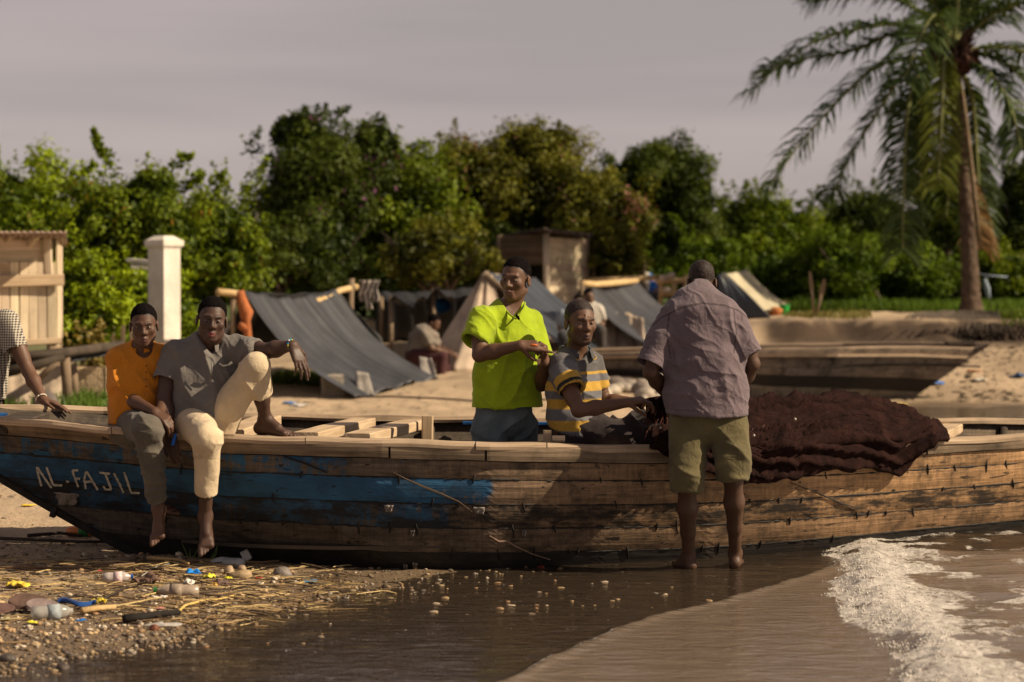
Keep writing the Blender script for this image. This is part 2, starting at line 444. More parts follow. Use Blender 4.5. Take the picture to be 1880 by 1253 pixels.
def skincol(V, skin, hd=None, brow=(.02, .014, .012), lip=None, s=1.0, stubble=None, scalp=(.014, .011, .010), sa=.92):
    col = np.tile(np.asarray(skin, float), (len(V), 1)); col *= (.86 + .28 * fbm(V * 14, 3))[:, None]
    if hd is not None:
        c, (x, f, u) = hd; L_ = (V - np.asarray(c)) / s; X, Y, Z = L_ @ x, L_ @ f, L_ @ u
        if lip is not None:
            m = sstep(1.15, .7, np.sqrt((X / .023) ** 2 + ((Z + .073) / .0145) ** 2)) * (Y > .06) * (np.abs(Z) < .1); col = col * (1 - m[:, None]) + np.asarray(lip) * m[:, None]
        m = sstep(1.2, .8, np.sqrt(((np.abs(X) - .031) / .019) ** 2 + ((Z - .0235 + .004 * (np.abs(X) - .03) / .02) / .0055) ** 2)) * (Y > .05) * .8
        col = col * (1 - m[:, None]) + np.asarray(brow) * m[:, None]
        m = sstep(-.005, .007, Z - hairline(Y) - .010 * (fbm(V * 90, 2) - .5)) * (np.sqrt(X * X + Y * Y + Z * Z) < .16) * (Z > -.06) * (np.abs(X) < .0745) * sa
        col = col * (1 - m[:, None]) + np.asarray(scalp) * m[:, None]
        if stubble:
            m = (sstep(-.035, -.07, Z) * (Y > -.02) * (Z > -.13) * stubble * .5); col = col * (1 - m[:, None]) + np.array((.02, .015, .013)) * m[:, None]
    return col
def hand(F, w, dv, pn, ts, curl=.5, s=1.0, spread=.0, curls=None, thumb=.3):
    """palm, four unequal bent fingers, thumb off the side of the palm"""
    w = np.asarray(w, float); dv = nrm(dv); pn = nrm(np.asarray(pn, float) - (np.asarray(pn, float) @ dv) * dv); sd = nrm(np.cross(dv, pn)) * ts
    offs = (.028, .0095, -.0095, -.027); ln = ((.043, .027, .023), (.048, .031, .024), (.045, .029, .023), (.034, .022, .019)); rd = (.0098, .0102, .0097, .0085)
    for i in range(4):
        kn = w + s * (dv * (.092 - .006 * abs(i - 1)) + sd * offs[i])
        F.cone(w + sd * offs[i] * .5 * s, kn, .0155 * s, .0115 * s, .014 * s)
        cc = curls[i] if curls else (curl * (1 + .1 * i), curl * 1.25, curl * .8)
        ang = 0; p = kn; lat = sd * offs[i] / .028 * spread
        for j in range(3):
            ang += cc[j]; q = p + s * ln[i][j] * nrm(math.cos(ang) * dv + math.sin(ang) * pn + lat)
            F.cone(p, q, (rd[i] - .0009 * j) * s, (rd[i] - .0009 * (j + 1)) * s, .003); p = q
    b = w + s * (dv * .022 + sd * .024 + pn * .006); q = b + s * .044 * nrm(dv * .72 + sd * (.75 - thumb * .3) + pn * thumb)
    F.cone(w + sd * .012 * s + dv * .01, b, .016 * s, .015 * s, .012 * s); F.cone(b, q, .0145 * s, .0115 * s, .006)
    r = q + s * .033 * nrm(dv * .95 + sd * (.25 - thumb * .3) + pn * (.2 + thumb)); F.cone(q, r, .0108 * s, .0098 * s, .003)
    F.cone(r, r + s * .026 * nrm(dv + pn * (.2 + thumb) - sd * thumb * .3), .0098 * s, .0078 * s, .003)
def foot(F, an, toe, up, ts, s=1.0):
    an = np.asarray(an, float); toe = nrm(toe); up = nrm(np.asarray(up, float) - (np.asarray(up, float) @ toe) * toe); sd = np.cross(toe, up) * ts    # sd: towards the big toe
    h_ = an - up * .052 * s - toe * .035 * s
    F.cone(an, h_, .034 * s, .03 * s, .02); F.cone(an, an + toe * .085 * s - up * .04 * s, .034 * s, .027 * s, .025)
    for o in (-.024, 0, .024):
        F.cone(h_, an + toe * .145 * s - up * .064 * s + sd * o * s, .024 * s, .0165 * s, .02)
    for i, (o, l_, r_) in enumerate(((.034, .055, .0125), (.015, .056, .0095), (-.001, .05, .009), (-.016, .042, .0085), (-.030, .033, .0085))):
        a = an + toe * (.145 - .009 * i) * s - up * .066 * s + sd * o * .95 * s
        F.cone(a, a + toe * l_ * .9 * s - up * .008 * s, r_ * 1.15 * s, r_ * s, .003)
def arm(F, sh, el, wr, s=1.0, m=1.0):
    sh, el, wr = (np.asarray(q, float) for q in (sh, el, wr))
    F.cone(sh, el, .052 * s * m, .038 * s * m, .02); F.cone(sh + (el - sh) * .2, sh + (el - sh) * .75, .05 * s * m, .043 * s * m, .02)
    F.cone(el, el + (wr - el) * .35, .038 * s * m, .042 * s * m, .02); F.cone(el + (wr - el) * .35, wr, .042 * s * m, .0265 * s, .02)
def leg(F, hp, kn, an, s=1.0, calf=None):
    hp, kn, an = (np.asarray(q, float) for q in (hp, kn, an))
    F.cone(hp, kn, .078 * s, .053 * s, .03); t = an - kn
    cd = np.asarray(calf if calf is not None else (0, 0, 0), float) * .016
    F.cone(kn, kn + t * .3 + cd, .05 * s, .054 * s, .03); F.cone(kn + t * .3 + cd, kn + t * .62 + cd * .5, .054 * s, .04 * s, .03); F.cone(kn + t * .6, an, .04 * s, .033 * s, .025)
def bounds(pts, m=.2):
    a = np.array(pts); return a.min(0) - m, a.max(0) + m
SKINM = {}
def skin_mat(name, rough=.54):
    m_, n, b = newmat(name); a = nd(n, 'Attribute', attribute_name='Col'); n.links.new(a.outputs['Color'], b.inputs['Base Color'])
    tcn = nd(n, 'TexCoord'); z = nd(n, 'TexNoise', Scale=90.0, Detail=3.0); n.links.new(tcn.outputs['Object'], z.inputs['Vector']); bump(n, b, z.outputs['Fac'], .0012)
    z2 = nd(n, 'TexNoise', Scale=16.0, Detail=3.0); n.links.new(tcn.outputs['Object'], z2.inputs['Vector'])
    r_ = ramp(n, (.3, rough - .07), (.7, rough + .12)); n.links.new(z2.outputs['Fac'], r_.inputs['Fac']); n.links.new(r_.outputs['Color'], b.inputs['Roughness'])
    b.inputs['Specular IOR Level'].default_value = .36; b.inputs['Subsurface Weight'].default_value = .12; b.inputs['Subsurface Radius'].default_value = (1, .35, .2); b.inputs['Subsurface Scale'].default_value = .012
    return m_
M_SKIN = skin_mat('skin')
M_HAIR = plain('cropped_hair', (.006, .0045, .0045), .95, .4, 60, .004, 220, .04)
M_EYEW = plain('eye_white', (.24, .2, .175), .25, .1, 20, .0, 20, .5)
M_IRIS = plain('iris', (.012, .008, .006), .2, .1, 20, .0, 20, .5)
def eyes(parent, c, fr, s=1.0, gaze=(0, 0)):
    x, f, u = fr
    for g in (-1, 1):
        ctr = np.asarray(c) + s * (g * .031 * x + .0775 * f - .001 * u)
        m_ = MB(); vs = []; n, k = 8, 14
        for i in range(n + 1):
            th = math.pi * i / n
            for j in range(k):
                ph = 2 * math.pi * j / k; vs.append(ctr + s * .0112 * (math.cos(th) * f + .0 * u) + s * (.0118 * math.sin(th) * math.cos(ph) * x + .0058 * math.sin(th) * math.sin(ph) * u) - s * .0045 * f)
        m_.add(vs, [(i * k + j, (i + 1) * k + j, (i + 1) * k + (j + 1) % k, i * k + (j + 1) % k) for i in range(n) for j in range(k)])
        e = m_.build('eye', M_EYEW, parent, smooth=True)
        mi = MB(); ci = ctr + s * (.0062 * f + gaze[0] * .005 * x + gaze[1] * .002 * u)
        mi.blob(ci, np.array((.0052, .0052, .0052)) * s, 0, 0, n=6, m=10); mi.build('iris', M_IRIS, e, smooth=True)
def hairline(Y): return np.interp(Y, [-.12, -.075, -.045, -.012, .012, .03, .05, .072], [-.058, -.05, -.028, .016, .014, .045, .064, .071])
def hair(parent, c, fr, s=1.0, thick=.006, mat=None, h=.004, lift=0.0, **k):
    """cropped hair: a cap that thins out towards the hairline"""
    x, f, u = fr; c = np.asarray(c, float); F = Field(c - .16 * s, c + .19 * s, h); M_ = np.stack([x, f, u])
    F.ell(c + s * (-.022 * f + (.039 + lift) * u), np.array((.0735 + thick * .75, .0915 + thick, .081 + thick)) * s, M_, 0)
    V, Q = F.mesh(); L_ = (V - c) / s; X, Y, Z = L_ @ x, L_ @ f, L_ @ u
    d = Z - hairline(Y) - .012 * (fbm(V * 130, 2) - .5); sink = sstep(.012, -.006, d)
    N = vnormals(V, Q); V = V + N * ((fbm(V * 150, 2) - .5) * .005 - sink * .03)[:, None]
    return link('hair', np_mesh(V, Q, True), mat or M_HAIR, parent)
def ring(parent, c, axis, r, t, mat, name, flat=1.0, n=20, cols=None):
    a = nrm(np.cross(axis, (.3, .5, .8))); b = np.cross(nrm(axis), a); m = MB()
    pts = [np.asarray(c) + r * (math.cos(q) * a + math.sin(q) * b) for q in np.linspace(0, 2 * math.pi, n + 1)]
    m.tube(pts, t, 6); return m.build(name, mat, parent, smooth=True)
# ------------------------------------------------------------------ ground
_PROF = [(-900, [(6, -.02), (9, .03), (12, .08), (16, .14), (20, .16), (28, .3), (40, .55), (60, 1.0)]),
 (0, [(6, -.12), (9, -.035), (9.9, 0), (12, .045), (13.5, .07), (16, .1), (20, .12), (28, .25), (40, .5), (60, 1.0)]),
 (300, [(6, -.16), (9.3, -.06), (10.7, 0), (12.4, .04), (13.6, .06), (16, .08), (20, .11), (28, .2), (36, .3), (45, .75), (60, 1.1)]),
 (600, [(6, -.2), (9, -.12), (11.2, -.03), (12.4, .0), (14, .03), (20, .1), (30, .14), (35, .25), (45, .9), (60, 1.2)]),
 (1000, [(6, -.25), (9, -.16), (12, -.035), (13.5, -.012), (16, .0), (20, .08), (30, .2), (36, .5), (45, 1.0), (60, 1.3)]),
 (1250, [(6, -.3), (9, -.2), (12, -.04), (13.5, -.015), (17, -.02), (24, .05), (30, .17), (34, .4), (38, .8), (45, 1.1), (60, 1.3)]),
 (1450, [(6, -.3), (9, -.24), (12, -.08), (14, -.05), (20, -.1), (30, -.06), (32.5, .0), (36, .45), (38.8, .74), (39.3, 1.06), (50, 1.2), (60, 1.3)]),
 (1880, [(6, -.5), (9, -.4), (14, -.2), (20, -.15), (30, -.05), (32.5, 0), (36, .42), (38.8, .76), (39.3, 1.06), (44, 1.13), (50, 1.2), (60, 1.3)]),
 (3200, [(6, -.9), (14, -.5), (30, -.2), (34, 0), (37, .4), (40, 1.0), (50, 1.2), (60, 1.3)])]
def gz(x, y):
    x = np.atleast_1d(np.asarray(x, float)); y = np.atleast_1d(np.asarray(y, float))
    px = 940 + x / np.maximum(y, 3) * FPX; y = y + (vnoise(np.stack([x * 1.3, y * .4, 0 * x], 1)) - .5) * 1.1 * sstep(36.5, 38.5, y) * sstep(42, 40, y)
    ks = np.array([p for p, _ in _PROF], float)
    Z = np.stack([np.interp(y, [a for a, _ in pr], [b for _, b in pr]) for _, pr in _PROF])
    i = np.clip(np.searchsorted(ks, px) - 1, 0, len(ks) - 2); t = np.clip((px - ks[i]) / (ks[i + 1] - ks[i]), 0, 1)
    ar = np.arange(len(x)); z = Z[i, ar] * (1 - t) + Z[i + 1, ar] * t
    p = np.stack([x, y, 0 * x], 1)
    z = z + (fbm(p * np.array((1.5, 1.0, 1)) + 3, 3) - .5) * .05 * sstep(14, 24, y)
    z = z + (fbm(p * 4.2, 3) - .5) * .022 * sstep(-.1, .06, z) + (fbm(p * np.array((3.2, 2.2, 1)) + 11, 3) - .5) * .07 * sstep(19, 24, y) * sstep(-.02, .08, z) + (fbm(p * 26, 2) - .5) * .011 * sstep(30, 15, y) * sstep(-.06, .02, z)
    return z
def G1(x, y): return float(gz(x, y)[0])
ys = np.concatenate([np.arange(4, 9, .25), np.arange(9, 15.5, .04), np.arange(15.5, 24, .12), np.arange(24, 46, .2), np.arange(46, 70, 1.0), np.array([75, 85, 100, 140, 200, 320, 600, 1200])])
us = np.concatenate([np.linspace(-2.5, -.42, 14), np.linspace(-.40, -.235, 14), np.linspace(-.23, .23, 330), np.linspace(.235, .40, 14), np.linspace(.42, 2.5, 14)])
YY, UU = np.meshgrid(ys, us, indexing='ij'); XX = UU * YY
zz = gz(XX.ravel(), YY.ravel()); V = np.stack([XX.ravel(), YY.ravel(), zz], 1)
PX = 940 + UU.ravel() * FPX; yv = YY.ravel()
sand = np.array((.47, .345, .225)); dry = fbm(V * np.array((2.2, 1.1, 1)), 4)
col = sand * (.72 + .5 * dry)[:, None]
speck = sstep(.6, .75, fbm(V * np.array((9, 4.5, 1)) + 5, 3)) * sstep(15, 9, np.abs(yv - 24) + 4) * .5
col = col * (1 - speck[:, None] * .6)
n1 = (fbm(V * np.array((1.2, 1.2, 0)) + 9, 3) - .5)
wet = sstep(.055, .015, zz + n1 * .05); col = col * (1 - wet[:, None] * .55) * np.where(wet[:, None] > .5, np.array((1, .96, .92)), 1)
shelf = sstep(-.35, .15, zz) ; col = col * (.55 + .45 * shelf)[:, None]
dirt = sstep(.5, .62, fbm(V * np.array((.5, .5, 0)) + 2, 3)) * sstep(30, 34, yv) * .5; col = col * (1 - dirt[:, None] * .5)
bank = sstep(.60, .74, zz) * sstep(1.10, 1.02, zz) * (yv > 36.5) * (yv < 41.5) * sstep(1380, 1430, PX); bk = np.minimum(1, 1.0 * bank[:, None] * (.85 + .5 * vnoise(V * np.array((5, 2, 1))))[:, None]); col = col * (1 - bk) + np.array((.06, .038, .024)) * bk
grs = sstep(44.5, 46.5, yv + n1 * 5) * sstep(1330, 1450, PX); grs = np.maximum(grs, sstep(46, 49, yv)); grs = np.maximum(grs, sstep(300, 200, PX) * sstep(25.5, 27, yv + n1 * 4) * .8)
col = col * (1 - grs[:, None]) + np.array((.06, .085, .02)) * (.7 + .6 * dry)[:, None] * grs[:, None]
n_, m_ = YY.shape; ii = np.arange((n_ - 1) * (m_ - 1)); r0 = ii // (m_ - 1) * m_ + ii % (m_ - 1)
F_ = np.stack([r0, r0 + 1, r0 + m_ + 1, r0 + m_], 1)
def ground_mat():
    m_, n, b = newmat('sand'); tcn = nd(n, 'TexCoord'); a = nd(n, 'Attribute', attribute_name='Col')
    z = nd(n, 'TexNoise', Scale=55.0, Detail=6.0, Roughness=.7); n.links.new(tcn.outputs['Object'], z.inputs['Vector'])
    r_ = ramp(n, (.3, .62), (.7, 1.28)); n.links.new(z.outputs['Fac'], r_.inputs['Fac'])
    n.links.new(mixc(n, 1.0, a.outputs['Color'], r_.outputs['Color'], 'MULTIPLY'), b.inputs['Base Color'])
    z2 = nd(n, 'TexNoise', Scale=24.0, Detail=8.0, Roughness=.7); n.links.new(tcn.outputs['Object'], z2.inputs['Vector']); bump(n, b, z2.outputs['Fac'], .022)
    g = nd(n, 'SeparateXYZ'); n.links.new(tcn.outputs['Object'], g.inputs[0])
    rr = nd(n, 'MapRange'); rr.inputs[1].default_value = .0; rr.inputs[2].default_value = .035; rr.inputs[3].default_value = .35; rr.inputs[4].default_value = .95; n.links.new(g.outputs['Z'], rr.inputs[0]); n.links.new(rr.outputs[0], b.inputs['Roughness'])
    b.inputs['Specular IOR Level'].default_value = .3
    return m_
gr = link('ground', np_mesh(V, F_, True, np.clip(col, 0, 1)), ground_mat()); gr['kind'] = 'structure'

# ------------------------------------------------------------------ water with an incoming breaker and a thin wash sheet
_fe = np.array([PZ(*q) for q in ((1508, 985), (1520, 1008), (1548, 1045), (1538, 1085), (1560, 1130), (1608, 1180), (1668, 1253), (1760, 1330))]); _fe = _fe[np.argsort(_fe[:, 1])]
_we = np.array([PZ(*q) for q in ((800, 1300), (925, 1248), (1010, 1208), (1100, 1166), (1200, 1133), (1300, 1112), (1400, 1082), (1500, 1050), (1545, 1030))]); _we = _we[np.argsort(_we[:, 1])]
def water_h(x, y):
    p = np.stack([x, y, 0 * x], 1)
    wob = (fbm(p * 5.0 + 3, 3) - .5) * .22
    sd = x - np.interp(y, _fe[:, 1], _fe[:, 0]) + wob          # >0: behind the breaker's front
    sd = np.where(y > _fe[-1, 1] + .1, sd - (y - _fe[-1, 1]) * 1.2, sd)
    sw = x - np.interp(y, _we[:, 1], _we[:, 0]) + wob * .35
    sw = np.where(y > _we[-1, 1], -1, sw)
    h = .004 * (fbm(p * np.array((3, 7, 1)), 3) - .5) * 2
    h = h + .014 * sstep(-.03, .05, sw) + .008 * np.exp(-((sw - .06) / .05) ** 2)
    h = h + .035 * sstep(-.02, .25, sd) + .02 * np.exp(-((sd - .16) / .14) ** 2) + .03 * sstep(0, .4, sd) * (fbm(p * np.array((2.2, 3.2, 1)) + 8, 3) - .5) * 2
    lace = fbm(p * np.array((7, 6, 1)) + wob[:, None] * 2 + 20, 4); band = np.exp(-((sd - .2) / .26) ** 2) * (sd > -.03)
    f = sstep(.52 - .34 * band, .66 - .34 * band, lace) * (sd > -.03) * (.55 + .45 * band + .3 * sstep(.58, .7, fbm(p * np.array((1.2, 2.2, 1)) + 4, 2)))
    global WASH
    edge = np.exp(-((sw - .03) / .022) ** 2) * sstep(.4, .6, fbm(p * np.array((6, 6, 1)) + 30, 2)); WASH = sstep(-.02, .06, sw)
    f = np.clip(np.maximum(f, .55 * edge), 0, 1); h = h + .018 * f * (fbm(p * np.array((26, 18, 1)) + 2, 3) - .4)
    return h, f, sd
wy = np.concatenate([np.arange(3, 8.6, .3), np.arange(8.6, 17, .022), np.arange(17, 36, .5)])
wu = np.concatenate([np.linspace(-1.2, -.26, 10), np.linspace(-.24, .24, 460), np.linspace(.26, 1.6, 12)])
YW, UW = np.meshgrid(wy, wu, indexing='ij'); XW = UW * YW
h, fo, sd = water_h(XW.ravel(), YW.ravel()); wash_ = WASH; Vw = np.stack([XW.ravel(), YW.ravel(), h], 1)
n_, m_ = YW.shape; ii = np.arange((n_ - 1) * (m_ - 1)); r0 = ii // (m_ - 1) * m_ + ii % (m_ - 1)
Fw = np.stack([r0, r0 + 1, r0 + m_ + 1, r0 + m_], 1)
keep = (YW.ravel()[Fw].max(1) < 33.5)
def water_mat():
    m_, n, b = newmat('silty_water'); n.nodes.remove(b); out = [x for x in n.nodes if x.type == 'OUTPUT_MATERIAL'][0]
    tcn = nd(n, 'TexCoord'); a = nd(n, 'Attribute', attribute_name='Col')
    mp_ = nd(n, 'Mapping'); mp_.inputs['Scale'].default_value = (4.5, 11, 1); mp_.inputs['Rotation'].default_value = (0, 0, .25); n.links.new(tcn.outputs['Object'], mp_.inputs['Vector'])
    z = nd(n, 'TexNoise', Scale=1.0, Detail=4.0, Distortion=1.1); n.links.new(mp_.outputs['Vector'], z.inputs['Vector'])
    bp = nd(n, 'Bump', Strength=1.0, Distance=.011); n.links.new(z.outputs['Fac'], bp.inputs['Height'])
    dif = nd(n, 'BsdfDiffuse'); dif.inputs['Color'].default_value = (.20, .148, .108, 1); n.links.new(bp.outputs['Normal'], dif.inputs['Normal'])
    tr = nd(n, 'BsdfTransparent'); tr.inputs['Color'].default_value = (.74, .66, .56, 1)
    m1 = nd(n, 'MixShader'); m1.inputs[0].default_value = .42; n.links.new(tr.outputs[0], m1.inputs[1]); n.links.new(dif.outputs[0], m1.inputs[2])
    gl = nd(n, 'BsdfGlossy'); gl.inputs['Roughness'].default_value = .07; n.links.new(bp.outputs['Normal'], gl.inputs['Normal'])
    fr = nd(n, 'Fresnel'); fr.inputs['IOR'].default_value = 1.33; n.links.new(bp.outputs['Normal'], fr.inputs['Normal'])
    m2 = nd(n, 'MixShader'); n.links.new(fr.outputs[0], m2.inputs[0]); n.links.new(m1.outputs[0], m2.inputs[1]); n.links.new(gl.outputs[0], m2.inputs[2])
    fmp = nd(n, 'Mapping'); fmp.inputs['Scale'].default_value = (20, 13, 1); n.links.new(tcn.outputs['Object'], fmp.inputs['Vector'])
    fz = nd(n, 'TexNoise', Scale=1.3, Detail=8.0, Roughness=.7, Distortion=1.0); n.links.new(fmp.outputs['Vector'], fz.inputs['Vector'])
    sp = nd(n, 'SeparateColor'); n.links.new(a.outputs['Color'], sp.inputs[0])
    ad = nd(n, 'Math', operation='MULTIPLY_ADD'); n.links.new(sp.outputs[0], ad.inputs[0]); ad.inputs[1].default_value = .72
    sb = nd(n, 'Math', operation='SUBTRACT'); n.links.new(fz.outputs['Fac'], sb.inputs[0]); sb.inputs[1].default_value = .5; sb2 = nd(n, 'Math', operation='MULTIPLY'); sb2.inputs[1].default_value = 2.1; n.links.new(sb.outputs[0], sb2.inputs[0]); n.links.new(sb2.outputs[0], ad.inputs[2])
    rr = ramp(n, (.26, 0), (.78, .92)); n.links.new(ad.outputs[0], rr.inputs['Fac'])
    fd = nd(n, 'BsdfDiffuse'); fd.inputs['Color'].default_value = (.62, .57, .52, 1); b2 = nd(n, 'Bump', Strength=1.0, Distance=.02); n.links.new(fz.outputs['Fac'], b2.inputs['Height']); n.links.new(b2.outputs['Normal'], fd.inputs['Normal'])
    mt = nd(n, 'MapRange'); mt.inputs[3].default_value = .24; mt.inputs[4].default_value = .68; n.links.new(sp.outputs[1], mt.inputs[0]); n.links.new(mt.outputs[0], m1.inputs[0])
    n.links.new(mixc(n, sp.outputs[1], (.15, .108, .075), (.235, .178, .135)), dif.inputs['Color'])  # wash sheet paler: silt, with sky sheen also put into its colour
    m3 = nd(n, 'MixShader'); n.links.new(rr.outputs['Color'], m3.inputs[0]); n.links.new(m2.outputs[0], m3.inputs[1]); n.links.new(fd.outputs[0], m3.inputs[2])
    n.links.new(m3.outputs[0], out.inputs['Surface'])
    return m_
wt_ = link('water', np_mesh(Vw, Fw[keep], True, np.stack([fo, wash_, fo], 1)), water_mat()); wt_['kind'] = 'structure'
# froth: small bubbles heaped along the front of the breaker
def froth():
    rs = np.random.RandomState(17); n = 85000; y = rs.uniform(8.4, 15.5, n); xe = np.interp(y, _fe[:, 1], _fe[:, 0]); x = xe + rs.normal(.10, .20, n); h, f, sd = water_h(x, y)
    cl = fbm(np.stack([x * 16, y * 11, 0 * x], 1), 3); p = np.exp(-((sd - .10) / .13) ** 2) * (sd > -.05) * sstep(.42, .62, cl); ok = rs.rand(n) < p * .34; x, y, h, cl = x[ok], y[ok], h[ok], cl[ok]; n = len(x)
    th = np.array([(0, 0, 1)] + [(math.sin(a) * math.cos(b), math.sin(a) * math.sin(b), math.cos(a)) for a in (1.0, 2.0) for b in np.arange(0, 6.2, 1.2566)] + [(0, 0, -1)]); fc = []
    for j in range(5): k = (j + 1) % 5; fc += [(0, 1 + j, 1 + k), (1 + j, 6 + j, 6 + k), (1 + j, 6 + k, 1 + k), (11, 6 + k, 6 + j)]
    r = .0014 + .0042 * rs.rand(n) ** 3; V = th[None] * r[:, None, None] + np.stack([x, y, h + .3 * r + .022 * np.clip(cl - .5, 0, 1) * rs.rand(n)], 1)[:, None, :]
    F = (np.array(fc)[None] + 12 * np.arange(n)[:, None, None]).reshape(-1, 3)
    tag(link('foam', np_mesh(V.reshape(-1, 3), F, True), plain('lake_foam', (.56, .51, .46), .4, .15, 20, .002, 60, .5)), 'white broken froth along the front of the small incoming wave', 'foam', kind='stuff')
froth()

# ------------------------------------------------------------------ the long boat in front
def itp(tab):
    k = np.array([t[0] for t in tab], float); v = np.array([t[1] for t in tab], float)
    return lambda px: np.interp(px, k, v)
YN = itp([(-190, 752), (-100, 757.5), (0, 766), (100, 775), (200, 784), (300, 793), (420, 800), (560, 804), (700, 807.5), (900, 813.5), (1100, 818.5), (1200, 820), (1300, 820), (1400, 818.5), (1500, 816), (1700, 807.5), (1880, 798), (2150, 782)])
DN = itp([(-190, 13.8), (0, 13.25), (100, 13.1), (200, 13.03), (420, 12.98), (560, 13.0), (700, 13.05), (900, 13.2), (1100, 13.45), (1300, 13.75), (1500, 14.15), (1700, 14.65), (1880, 15.2), (2150, 16.2)])
YF = itp([(-190, 750), (-100, 744), (0, 742), (200, 747), (420, 756), (560, 760), (700, 762), (900, 764.5), (1100, 767), (1300, 768), (1880, 768), (2150, 768)])
DF = itp([(-190, 13.8), (-100, 14.15), (0, 14.4), (200, 14.75), (420, 14.9), (700, 15.05), (900, 15.2), (1100, 15.4), (1300, 15.7), (1500, 16.05), (1700, 16.5), (1880, 17.0), (2150, 17.8)])
YB = itp([(-260, 985), (0, 1005), (240, 1028), (420, 1045), (700, 1062), (900, 1063), (1100, 1058), (1300, 1049), (1500, 1031), (1700, 1010), (1880, 991), (2150, 965)])
DB = itp([(-190, 13.8), (240, 13.72), (420, 13.5), (700, 13.5), (900, 13.63), (1100, 13.85), (1300, 14.15), (1500, 14.57), (1700, 15.1), (1880, 15.7), (2150, 16.7)])
def stem_y(px): return 868 + .598 * px + 12 * math.sin((px + 190) / 430 * math.pi) * .6
def hull(px, v, out=0.0):
    yN, yB = YN(px), YB(px); y = yN + v * (yB - yN); d = DN(px) + v * (DB(px) - DN(px)) - .07 * math.sin(math.pi * min(1, max(0, v))) - out
    pxs = stem_px(v); t = min(1, max(0, (px - pxs) / 520.0))
    d = (13.8 - out) * (1 - t ** .62) + d * t ** .62
    return P(px, y, d)
_sp_cache = {}
def stem_px(v):
    k = round(v, 4)
    if k not in _sp_cache:
        a, b = -190.0, 420.0
        for _ in range(40):
            m = (a + b) / 2
            if YN(m) + v * (YB(m) - YN(m)) > stem_y(m): a = m
            else: b = m
        _sp_cache[k] = a
    return _sp_cache[k]
def boat_wood(name, paint, u_end, left=(.11, .085, .066), right=(.37, .215, .105), near_black=.0, drk=.55, ulen=7.6):
    """old planking: grain, scrubbing marks, dark stains, remains of blue paint towards the bow"""
    m_, n, b = newmat(name); tcn = nd(n, 'TexCoord'); sx = nd(n, 'SeparateXYZ'); n.links.new(tcn.outputs['UV'], sx.inputs[0])
    mp_ = nd(n, 'Mapping'); mp_.inputs['Scale'].default_value = (1.5, 30, 1); n.links.new(tcn.outputs['UV'], mp_.inputs['Vector'])
    g = nd(n, 'TexNoise', Scale=1.6, Detail=9.0, Roughness=.62, Distortion=.8); n.links.new(mp_.outputs['Vector'], g.inputs['Vector'])
    gr_ = nd(n, 'MapRange'); gr_.inputs[1].default_value = ulen * .36; gr_.inputs[2].default_value = ulen * .8; n.links.new(sx.outputs['X'], gr_.inputs[0])
    base = mixc(n, gr_.outputs[0], left, right)  # wood warmer and lighter to the right, sunlight on the hull put into colour
    gv = ramp(n, (.25, .5), (.72, 1.45)); n.links.new(g.outputs['Fac'], gv.inputs['Fac']); base = mixc(n, 1.0, base, gv.outputs['Color'], 'MULTIPLY')
    mq = nd(n, 'Mapping'); mq.inputs['Scale'].default_value = (60, 6, 1); n.links.new(tcn.outputs['UV'], mq.inputs['Vector'])
    sc_ = nd(n, 'TexNoise', Scale=1.0, Detail=4.0, Distortion=.5); n.links.new(mq.outputs['Vector'], sc_.inputs['Vector'])
    sv = ramp(n, (.35, .78), (.65, 1.18)); n.links.new(sc_.outputs['Fac'], sv.inputs['Fac']); base = mixc(n, .8, base, mixc(n, 1.0, base, sv.outputs['Color'], 'MULTIPLY'))
    # blue paint
    mr = nd(n, 'Mapping'); mr.inputs['Scale'].default_value = (2.1, 5.5, 1); n.links.new(tcn.outputs['UV'], mr.inputs['Vector'])
    pz = nd(n, 'TexNoise', Scale=1.3, Detail=10.0, Roughness=.72); n.links.new(mr.outputs['Vector'], pz.inputs['Vector'])
    pe = nd(n, 'MapRange'); pe.inputs[1].default_value = u_end - .7; pe.inputs[2].default_value = u_end + .06; pe.inputs[3].default_value = 0; pe.inputs[4].default_value = -.24; pe2 = nd(n, 'MapRange'); pe2.inputs[1].default_value = u_end - .15; pe2.inputs[2].default_value = u_end + .04; pe2.inputs[4].default_value = -.5; n.links.new(sx.outputs['X'], pe2.inputs[0]); n.links.new(sx.outputs['X'], pe.inputs[0])
    vert = nd(n, 'Mapping'); vert.inputs['Scale'].default_value = (30, 3, 1); n.links.new(tcn.outputs['UV'], vert.inputs['Vector'])
    vz = nd(n, 'TexNoise', Scale=1.0, Detail=5.0, Roughness=.7); n.links.new(vert.outputs['Vector'], vz.inputs['Vector'])
    s1 = nd(n, 'Math', operation='MULTIPLY_ADD'); n.links.new(vz.outputs['Fac'], s1.inputs[0]); s1.inputs[1].default_value = .55; n.links.new(pz.outputs['Fac'], s1.inputs[2])
    s2 = nd(n, 'Math', operation='ADD'); n.links.new(s1.outputs[0], s2.inputs[0]); s3 = nd(n, 'Math', operation='ADD'); n.links.new(pe.outputs[0], s3.inputs[0]); n.links.new(pe2.outputs[0], s3.inputs[1]); n.links.new(s3.outputs[0], s2.inputs[1])
    th = .98 - .5 * paint
    pm = ramp(n, (max(0, th - .03), 0), (min(1, th + .05), 1)); n.links.new(s2.outputs[0], pm.inputs['Fac'])
    bl = ramp(n, (.3, (.018, .05, .095)), (.65, (.028, .105, .215))); n.links.new(pz.outputs['Fac'], bl.inputs['Fac'])
    base = mixc(n, pm.outputs['Color'], base, bl.outputs['Color']) if paint > 0 else base
    # stains
    z = nd(n, 'TexNoise', Scale=4.2, Detail=9.0, Roughness=.74); n.links.new(tcn.outputs['Object'], z.inputs['Vector'])
